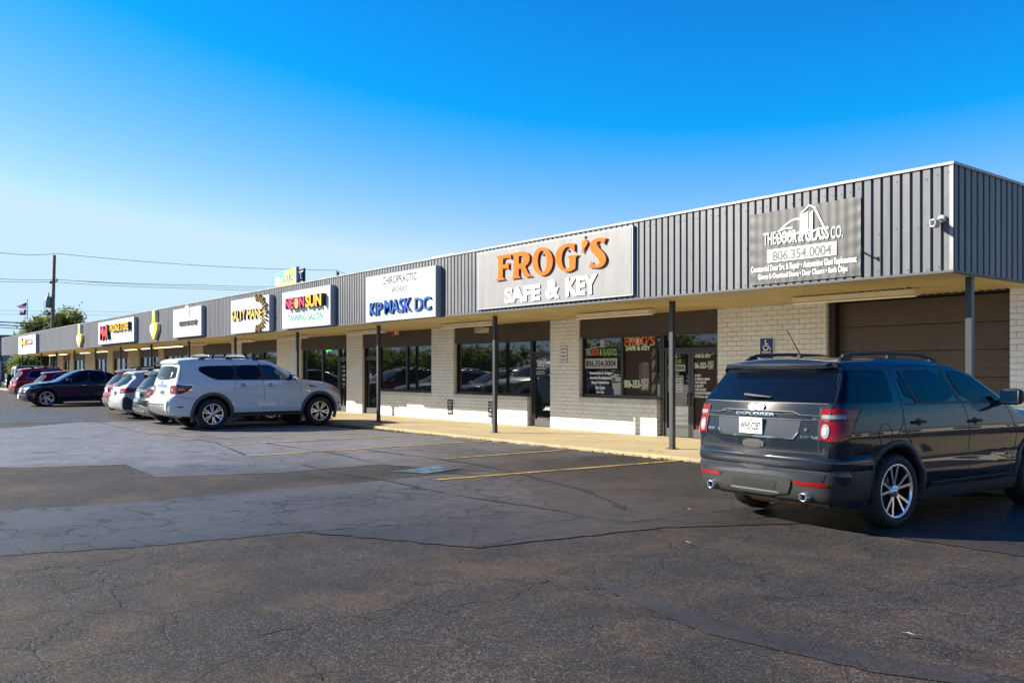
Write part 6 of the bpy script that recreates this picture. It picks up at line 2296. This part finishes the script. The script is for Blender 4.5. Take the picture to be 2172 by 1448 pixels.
# ---------------------------------------------------------------- boxy off-roader with spare wheel
def offroader():
    root = thing('parked_offroader', 'boxy black topped off-roader with spare wheel on the tailgate at far left', 'off-roader', (-56.8, 9.1, 0), rad(90), 'cars parked at the shops')
    P_OFF = paint('grey white paint', (.42, .42, .41), .1, .35)
    T = [(-.56, .56, .03, .02), (-.62, .64, .04, .03), (-.63, .95, .04, .03), (-.61, 1.15, .05, .03), (-.54, 1.76, .06, .03), (-.45, 1.82, .06, .02), (.5, 1.845, .06, .02), (1.45, 1.82, .06, .02), (1.56, 1.78, .05, .02), (1.86, 1.26, .05, .02), (1.95, 1.22, .06, .03), (3.05, 1.13, .08, .03), (3.22, 1.06, .08, .05), (3.26, .8, .08, .05), (3.24, .52, .05, .04)]
    Wp = [(.40, .74), (.52, .78), (.70, .80), (1.0, .80), (1.15, .79), (1.3, .76), (1.6, .72), (1.85, .70)]
    Pl = [(-.63, 1.0), (0, 1.0), (1.9, 1.0), (2.6, .90), (3.26, .82)]
    c = Car(T, Wp, .48, Pl, 2.95, .405, .50, sig=.02, step=.045, arch_w=.30)
    c.body(root, P_OFF)
    add_wheels(root, 'off', 2.95, .405, 1.60, w=.26, rimR=.235, spokes=5, spread=.2, sw=.04)
    arch_trim(c, root, .50, .60, .10, M_PLASTIC, -5, 185)
    part(root, 'hardtop', M_PLASTIC, lambda q: ([c.patch([(-.50, 1.70), (1.50, 1.70), (1.42, 1.82), (-.46, 1.82)], md, .006, q) for md in 'LR'], c.patch([(-.46, -.60), (1.45, -.60), (1.45, .60), (-.46, .60)], 'top', .006, q)))
    side_windows(c, root, [([(-.46, 1.22), (.28, 1.22), (.28, 1.68), (-.42, 1.68)], None), ([(.36, 1.22), (1.02, 1.22), (1.0, 1.68), (.36, 1.68)], None), ([(1.10, 1.22), (1.72, 1.22), (1.50, 1.66), (1.08, 1.68)], None)], M_CARGLASS)
    part(root, 'rear_window', M_CARGLASS, lambda q: c.patch([(-.58, 1.2), (.58, 1.2), (.52, 1.68), (-.52, 1.68)], 'rear', .006, q))
    part(root, 'windscreen', M_CARGLASS2, lambda q: c.patch([(-.60, 1.30), (.60, 1.30), (.58, 1.72), (-.58, 1.72)], 'front', .006, q))
    part(root, 'bumper', M_PLASTIC, lambda q: (q.box(-.76, -.60, -.78, .78, .48, .66), q.box(3.22, 3.42, -.80, .80, .48, .66)))
    for sg in (1, -1):
        part(root, 'tail_lamp', M_TAIL, lambda q: q.box(-.67, -.62, sg * .60, sg * .78, .80, 1.06))
        part(root, 'headlamp', M_TAILCLEAR, lambda q: c.patch([(sg * .42 + .09 * math.cos(a), .93 + .09 * math.sin(a)) for a in np.linspace(0, 6.28, 16, endpoint=False)], 'front', .012, q))
    part(root, 'grille', M_BLACK, lambda q: [c.patch([(x, .76), (x + .05, .76), (x + .05, 1.02), (x, 1.02)], 'front', .008, q) for x in np.arange(-.26, .25, .075)])
    tm, rm = WHEELS['off']
    w = bpy.data.objects.new('spare_wheel', None)
    COL.objects.link(w)
    w.parent = root
    w.location = (-.80, .05, 1.0)
    w.rotation_euler = (0, 0, rad(90))
    for nm, me in (('tyre', tm), ('rim', rm)):
        o = bpy.data.objects.new(nm, me)
        COL.objects.link(o)
        o.parent = w
    mirror(c, root, 1.72, 1.18, M_PLASTIC, .9)
    underside(root, -.6, 3.2, .6, .46)
    return root


offroader()

# ------------------------------------------------------------------ trees, poles, far buildings
def crown_mesh(name, blobs, n_clump, leaves, size, m, seed, spread=.34):
    rnd = random.Random(seed)
    V, F = [], []
    tot = sum(b[3] * b[4] * b[5] for b in blobs)
    for (cx, cy, cz, rx, ry, rz) in blobs:
        k = max(6, int(n_clump * (rx * ry * rz) / tot))
        for _ in range(k):
            while True:
                u = Vector((rnd.gauss(0, 1), rnd.gauss(0, 1), rnd.gauss(0, 1)))
                if u.length > .1:
                    break
            u.normalize()
            r = rnd.uniform(.45, 1.06)
            c = Vector((cx + u.x * rx * r, cy + u.y * ry * r, cz + u.z * rz * r))
            sp = spread * rnd.uniform(.7, 1.3)
            for _ in range(leaves):
                p = c + Vector((rnd.gauss(0, sp), rnd.gauss(0, sp), rnd.gauss(0, sp * .8)))
                a = Vector((rnd.gauss(0, 1), rnd.gauss(0, 1), rnd.gauss(0, .6))).normalized()
                b = a.orthogonal().normalized()
                s = size * rnd.uniform(.6, 1.3)
                i = len(V)
                V += [p - a * s, p + b * s * .5, p + a * s, p - b * s * .5]
                F.append((i, i + 1, i + 2, i + 3))
    return V, F


def tree(name, label, base, h, blobs, n, leaves, size, m, seed, trunk=.22, group=None, spread=.34):
    t = thing(name, label, 'tree', base, 0, group)
    bx, by, bz = base
    q = MB()
    rnd = random.Random(seed)
    top = (bx + .2, by, bz + h * .55)
    q.tube([base, (bx + .05, by, bz + h * .25), top], [trunk, trunk * .75, trunk * .45], 9)
    for (cx, cy, cz, rx, ry, rz) in blobs:
        mid = ((cx + bx) / 2 + rnd.uniform(-.2, .2), (cy + by) / 2, bz + (cz - bz) * .62)
        q.tube([(bx + .05, by, bz + h * .25), mid, (cx, cy, cz + rz * .4)], [trunk * .5, trunk * .3, .03], 6)
    q.build('trunk', M_BARK, t)
    V, F = crown_mesh(name, blobs, n, leaves, size, m, seed, spread)
    q = MB()
    q.add(V, F)
    q.build('crown', m, t)
    return t


# the big tree behind the far end of the canopy
def ab(px, py, D):
    return atD(px, py, D)


D0 = 96
bl = []
for (px, py, rx, rz) in [(48, 716, 1.0, .9), (70, 694, 1.2, 1.0), (92, 688, 1.3, 1.1), (80, 715, 1.7, 1.0), (118, 690, 1.3, 1.2), (140, 672, 1.3, .9), (152, 686, 1.2, 1.0), (164, 700, .9, .8), (42, 735, .9, .8), (108, 668, .7, .5), (156, 668, .7, .5), (125, 712, 1.8, 1.0), (100, 735, 2.0, 1.2), (60, 738, 1.3, 1.0), (150, 712, 1.2, 1.0), (95, 765, 1.6, 1.4), (75, 770, 1.4, 1.2)]:
    x, y, z = ab(px, py, D0 + (px % 3) - 1)
    bl.append((x, y, z, rx, rx, rz))
bx, by, bz = ab(97, 787, D0)
tree('shade_tree', 'broad green tree standing beyond the far end of the canopy', (bx, by, 0), 6.2, bl, 420, 46, .15, M_LEAF, 4, .25, spread=.34)
bl = []
for (px, py, r) in [(36, 775, .9), (44, 769, .9), (52, 777, .9), (60, 771, .8), (30, 783, .7)]:
    x, y, z = ab(px, py, 92)
    bl.append((x, y, z, r, r, r * .8))
bx, by, bz = ab(46, 787, 92)
tree('bright_bush', 'bright yellow green bush under the far end of the canopy', (bx, by, 0), 2.6, bl, 120, 40, .12, M_LEAF2, 6, .08, spread=.22)

# utility poles
def pole(label, base, top, r=.16):
    t = thing('utility_pole', label, 'utility pole', base)
    q = MB()
    q.tube([base, top], [r * 1.15, r * .85], 10)
    q.build('shaft', M_WOOD, t)
    return t


pb, pt = atD(107.5, 787, 82), atD(115.5, 541, 82)
pb = (pb[0], pb[1], 0)
t = pole('tall wooden utility pole with a grey transformer behind the canopy', pb, pt)
q = MB()
a, b = atD(106, 601, 82), atD(122, 596, 82)
q.tube([a, b], .055, 6)
q.build('crossarm', M_WOOD, t)
for px, py in ((106.5, 599), (109.5, 597.5), (121, 594)):
    p = Vector(atD(px, py, 82))
    q = MB()
    q.lathe([(0, .2), (.06, .17), (.09, .08), (.05, 0)], 10, axis='z')
    q.V = [(x + p.x, y + p.y, z + p.z - .05) for x, y, z in q.V]
    q.build('insulator', M_TRANSF, t)
p = Vector(atD(102.8, 640, 82))
q = MB()
q.lathe([(0, .52), (.18, .50), (.26, .44), (.26, -.55), (0, -.57)], 18, axis='z')
q.V = [(x + p.x, y + p.y, z + p.z) for x, y, z in q.V]
q.tube([p + Vector((.1, 0, .5)), p + Vector((.12, 0, .85))], .06, 8)
q.build('transformer', M_TRANSF, t)
q = MB()
a, b = atD(104, 639, 82), atD(111, 640, 82)
q.tube([a, b], .04, 6)
a, b = atD(104, 646, 82), atD(111, 646, 82)
q.tube([a, b], .04, 6)
pts = [atD(px, py, 82) for px, py in [(97, 634), (92, 644), (94, 655), (102, 662), (110, 668)]]
q.tube(pts, .016, 5)
q.build('transformer_bracket', M_TRANSF, t)
pb, pt = atD(716, 787, 95), atD(716.5, 577, 95)
t = pole('wooden utility pole top poking above the canopy beside the billboard', (pb[0], pb[1], 0), pt, .2)
q = MB()
a = Vector(atD(713.5, 574, 95))
q.tube([a, a + Vector((.05, 0, -.55))], .06, 6)
q.build('insulator', M_TRANSF, t)


def wire(label, pts, r=.020, sag=.4):
    P = [Vector(p) for p in pts]
    out = []
    for i in range(len(P) - 1):
        n = 14
        for k in range(n + (i == len(P) - 2)):
            t_ = k / n
            v = P[i].lerp(P[i + 1], t_)
            v.z -= 4 * sag * t_ * (1 - t_)
            out.append(tuple(v))
    q = MB()
    q.tube(out, r, 5)
    o = q.build('overhead_wire', M_WIRE)
    tag(o, label, 'wire', 'overhead wires')


wire('topmost overhead wire crossing the heads of both wooden poles', [atD(-60, 524, 74), atD(121, 537.5, 82), atD(713, 573, 95), atD(800, 588, 105)], .022, .35)
wire('middle overhead wire just above the crossarm of the tall pole', [atD(-40, 588.5, 78), atD(121, 593, 82), atD(420, 604, 90), atD(620, 607, 100)], .022, .1)
wire('overhead wire meeting the right end of the crossarm', [atD(140, 594, 83), atD(420, 608, 90.5), atD(620, 611, 100)], .018, .1)
wire('overhead wire at the left end of the crossarm', [atD(-40, 594, 78), atD(107, 597.5, 81.5), atD(420, 612, 89), atD(620, 615, 100)], .02, .1)
wire('upper thick cable at far left running into the tree crown', [atD(-40, 681, 80), atD(42, 684.5, 86), atD(160, 691, 90)], .055, 0)
wire('second thick cable at far left running into the tree crown', [atD(-40, 686.5, 80), atD(34, 691, 86), atD(160, 699, 90)], .050, 0)
wire('thin cable at far left below the two thick cables', [atD(-40, 691.5, 80), atD(34, 696.5, 86), atD(160, 704, 90)], .035, 0)
wire('faint distant wire above the package store sign', [atD(-40, 658, 130), atD(160, 660, 140), atD(330, 663, 150)], .016, 0)
wire('lower faint distant wire just above the fascia edge', [atD(-40, 666, 130), atD(160, 667.5, 140), atD(330, 670, 150)], .016, 0)

# flagpole with two flags
D0 = 118
b, tp = atD(56.6, 787, D0), atD(58, 633, D0)
t = thing('flagpole', 'thin pale flagpole left of the wooden utility pole', 'flagpole', (b[0], b[1], 0))
q = MB()
q.tube([(b[0], b[1], 0), tp], [.09, .05], 8)
q.lathe([(0, .1), (.09, 0), (0, -.1)], 10, axis='z')
n0 = len(q.V) - 30
q.V = q.V[:n0] + [(x + tp[0], y + tp[1], z + tp[2]) for x, y, z in q.V[n0:]]
q.build('pole', mat('pale pole', (.45, .46, .47), .4, .5), t)


def flag(label, corners, D, fn, mats):
    """corners: hoist top, fly top, fly bottom, hoist bottom in photo pixels"""
    hp = [Vector(atD(a, b_, D)) for a, b_ in corners]
    n, m_ = 22, 14
    V, F, I = [], [], []
    for j in range(m_ + 1):
        for i in range(n + 1):
            u, v = i / n, j / m_
            p = hp[0].lerp(hp[1], u).lerp(hp[3].lerp(hp[2], u), v)
            w_ = .16 * math.sin(u * 7 + v * 2) * u
            V.append((p.x + w_ * .6, p.y + w_, p.z + .05 * math.sin(u * 8) * u))
    q = MB()
    for j in range(m_):
        for i in range(n):
            q.add([V[j * (n + 1) + i], V[j * (n + 1) + i + 1], V[(j + 1) * (n + 1) + i + 1], V[(j + 1) * (n + 1) + i]], [(0, 1, 2, 3)], fn((i + .5) / n, (j + .5) / m_), True)
    o = q.build('flag', mats)
    tag(o, label, 'flag', 'flags on the flagpole')


MF = [cloth_mat('flag red', (.62, .015, .03)), cloth_mat('flag white', (.80, .80, .80)), cloth_mat('flag navy', (.02, .035, .20))]
flag('drooping red and white striped flag with navy canton, upper on the flagpole', [(56.6, 641), (33, 651), (40, 654), (55.5, 653.5)], D0, lambda u, v: 2 if (u < .40 and v < .5) else int(v * 9) % 2, MF)
flag('red, white and blue flag, lower on the flagpole', [(55.8, 656), (39.5, 658), (39, 668.5), (55, 668)], D0, lambda u, v: 2 if u < .34 else (1 if v < .5 else 0), MF)

# billboard above the roof
A = Vector(atD(582.5, 582, 111))
B = Vector(atD(628, 567.5, 103))
u = (B - A)
u.z = 0
L = u.length
u.normalize()
nrm = Vector((u.y, -u.x, 0))
zt, zb = 13.87, 10.3
t = thing('billboard', 'yellow and turquoise billboard reading GOURD YOUR HEART above the canopy', 'billboard', ((A.x + B.x) / 2, (A.y + B.y) / 2, 0))


def bb(s_, z, o=0.0):
    p = A + u * (s_ * L) + nrm * o
    return (p.x, p.y, z)


q = MB()
q.add([bb(-.01, zb, 0), bb(1.01, zb, 0), bb(1.01, zt + .1, 0), bb(-.01, zt + .1, 0), bb(-.01, zb, -.35), bb(1.01, zb, -.35), bb(1.01, zt + .1, -.35), bb(-.01, zt + .1, -.35)], [(0, 1, 2, 3), (5, 4, 7, 6), (1, 5, 6, 2), (4, 0, 3, 7), (3, 2, 6, 7), (0, 4, 5, 1)])
q.build('board', mat('billboard steel', (.20, .23, .26), .5), t)
q = MB()
q.add([bb(.28, zb + .1, .01), bb(.985, zb + .1, .01), bb(.985, zt, .01), bb(.52, zt, .01), bb(.32, zt - 1.1, .01), bb(.22, zt - 2.0, .01)], [(0, 1, 2, 3, 4, 5)], 0)
q.add([bb(.015, zt - 1.3, .012), bb(.32, zt - 1.1, .012), bb(.52, zt, .012), bb(.015, zt, .012)], [(0, 1, 2, 3)], 1)
q.add([bb(.015, zb + .1, .014), bb(.28, zb + .1, .014), bb(.22, zt - 2.0, .014), bb(.32, zt - 1.1, .014), bb(.25, zt - .5, .014), bb(.10, zt - .35, .014), bb(.015, zt - .8, .014)], [(0, 1, 2, 3, 4, 5, 6)], 2)
q.add([bb(.10, zt - 1.6, .018), bb(.24, zt - 1.5, .018), bb(.24, zt - .6, .018), bb(.12, zt - .5, .018)], [(0, 1, 2, 3)], 3)
q.add([bb(.03, zt - 2.4, .018), bb(.14, zt - 2.5, .018), bb(.10, zt - 1.2, .018), bb(.03, zt - 1.0, .018)], [(0, 1, 2, 3)], 4)
q.build('poster_face', [mat('poster yellow', (.72, .68, .07), .5), mat('poster turquoise', (.08, .60, .62), .5), mat('poster mauve', (.34, .18, .30), .5), mat('poster pale blue', (.70, .78, .88), .5), mat('poster orange', (.62, .26, .10), .5)], t)
for (s, c0, zc, w_, h_, m) in [('GOURD', .65, zt - .95, .50, .95, mat('poster blue letter', (.05, .17, .30), .5)), ('YOUR HEART', .66, zt - 2.05, .52, .60, MATS['poster blue letter']), ('pumpkin season is here', .66, zt - 2.75, .50, .25, mat('poster orange letter', (.75, .25, .05), .5))]:
    V, F = text_geo(s, w_ * L, h_, 0, .03)
    q = MB()
    q.add([bb(c0 + v[0] / L, zc + v[1], .03) for v in V], F)
    q.build('lettering', m, t)
# back board and braces
A2, B2 = Vector(atD(634, 570, 106)), Vector(atD(645, 568.5, 104))
q = MB()
A2.z = B2.z = 0
for k, (fr, o) in enumerate(((0.0, 0), (1.0, 0))):
    p = A2.lerp(B2, fr)
    q.box(p.x - .12, p.x + .12, p.y - .12, p.y + .12, 0, 13.9)
q.tube([(A2.x, A2.y, 13.8), (B2.x, B2.y, 13.8)], .12, 6)
q.tube([(A2.x, A2.y, 12.6), (B2.x, B2.y, 12.6)], .12, 6)
q.build('back_frame', mat('dark steel', (.03, .035, .04), .5), t)
q = MB()
for (f0, f1) in ((-.1, .35), (.55, .95)):
    a, b = A2.lerp(B2, f0), A2.lerp(B2, f1)
    q.add([(a.x, a.y - .1, 12.75), (b.x, b.y - .1, 12.75), (b.x, b.y - .1, 13.65), (a.x, a.y - .1, 13.65), (a.x, a.y - .02, 12.75), (b.x, b.y - .02, 12.75), (b.x, b.y - .02, 13.65), (a.x, a.y - .02, 13.65)], [(0, 1, 2, 3), (5, 4, 7, 6), (3, 2, 6, 7), (0, 4, 5, 1), (1, 5, 6, 2), (4, 0, 3, 7)])
q.build('back_panel', mat('pale panel', (.6, .6, .58), .5), t)
q = MB()
c0 = A + u * (L * .5)
q.tube([(c0.x, c0.y + .3, 0), (c0.x, c0.y + .3, 10.4)], .35, 12)
q.build('column', MATS['dark steel'], t)

# blue grey building at far left
p0, p1 = atD(-30, 716, 128), atD(62, 716, 130)
t = thing('blue_grey_building', 'blue grey building with dark lower wall beyond the far left end', 'building', (p0[0], p0[1], 0))
h1 = 6.4
M_BG = mat('blue grey cladding', (.16, .20, .27), .6, var=.06)
M_BG2 = mat('slate lower wall', (.045, .05, .065), .7)
d = Vector((p1[0] - p0[0], p1[1] - p0[1], 0))
d.normalize()
nn = Vector((-d.y, d.x, 0)) * -1


def slab(q, a, b, z0, z1, dep, mi=0):
    a, b = Vector((a[0], a[1], 0)), Vector((b[0], b[1], 0))
    k = Vector((-(b - a).y, (b - a).x, 0)).normalized() * dep
    V = [(*a.xy, z0), (*b.xy, z0), (*(b + k).xy, z0), (*(a + k).xy, z0), (*a.xy, z1), (*b.xy, z1), (*(b + k).xy, z1), (*(a + k).xy, z1)]
    q.add(V, [(0, 1, 5, 4), (1, 2, 6, 5), (2, 3, 7, 6), (3, 0, 4, 7), (4, 5, 6, 7), (3, 2, 1, 0)], mi)


q = MB()
slab(q, p0, p1, 2.6, h1, 14)
q.build('upper_wall', M_BG, t)
q = MB()
slab(q, atD(-30, 716, 127.7), atD(62, 716, 129.7), 0, 2.58, 14)
q.build('lower_wall', M_BG2, t)
q = MB()
slab(q, atD(-30, 720, 127.4), atD(38, 720, 128.8), h1, h1 + .5, 14.5)
q.build('roof', mat('dark roof edge', (.08, .09, .11), .6), t)
q = MB()
slab(q, atD(2, 740, 127.3), atD(7, 740, 127.4), 4.4, 5.8, .4)
q.build('window', M_GLASS, t)
q = MB()
slab(q, atD(7, 724, 126.9), atD(18, 716, 126.9), h1 - 1.0, h1 + .15, .5)
q.build('canopy', mat('pale canopy', (.55, .55, .55), .5), t)
# pale light post at far left
b = atD(2, 787, 88)
t = thing('lot_light_post', 'thin grey post with a dark box at the far left edge', 'post', (b[0], b[1], 0))
q = MB()
q.tube([(b[0], b[1], 0), (b[0], b[1], 3.3)], .07, 8)
q.build('shaft', M_TRANSF, t)
q = MB()
q.box(b[0] - .12, b[0] + .12, b[1] - .12, b[1] + .12, 2.6, 3.4)
q.build('meter_box', M_DKGREY, t)

# far small cars beyond the off-roader
P_BLUE = paint('mid blue paint', (.05, .16, .36), .3, .3)
crossover('small blue car far away at the left edge of the lot', (-103.0, 12.4, 0), P_BLUE, 'far', H=1.58, Wd=1.8, wb=2.7, R=.34, rake=.34, rot=rad(5), rails=False)

# ------------------------------------------------------------------ what the windows look out on: far side of the lot
rnd = random.Random(11)
q = MB()
V, F = [], []
bls = []
x = -235
while x < -25:
    r = rnd.uniform(3.0, 5.2)
    hh = rnd.uniform(4.0, 6.0)
    bls.append((x, -62 + rnd.uniform(-4, 4), hh * .62, r, r * .8, hh * .55))
    x += r * 1.05
V, F = crown_mesh('belt', bls, 1500, 26, .42, M_LEAF3, 12, .8)
q.add(V, F)
o = q.build('tree_belt', M_LEAF3)
tag(o, 'belt of dark green trees across the lot, seen mirrored in the shop windows', 'trees', kind='stuff')
t = thing('opposite_building', 'long low pale building off to the right, mirrored in the grey SUV', 'building', (26, 20, 0))
q = MB()
q.box(24, 38, -10, 75, 0, 3.2)
q.build('wall', mat('warm white wall', (.62, .56, .48), .7, var=.1, vscale=.4), t)
q = MB()
q.box(23.4, 38.5, -10.5, 75.5, 3.2, 3.75)
q.build('roof', mat('brown roof edge', (.16, .10, .06), .7), t)
q = MB()
for k in range(14):
    q.box(23.95, 24.0, -6 + k * 5.6, -3.6 + k * 5.6, .7, 2.4)
q.build('shopfront', M_GLASS, t)
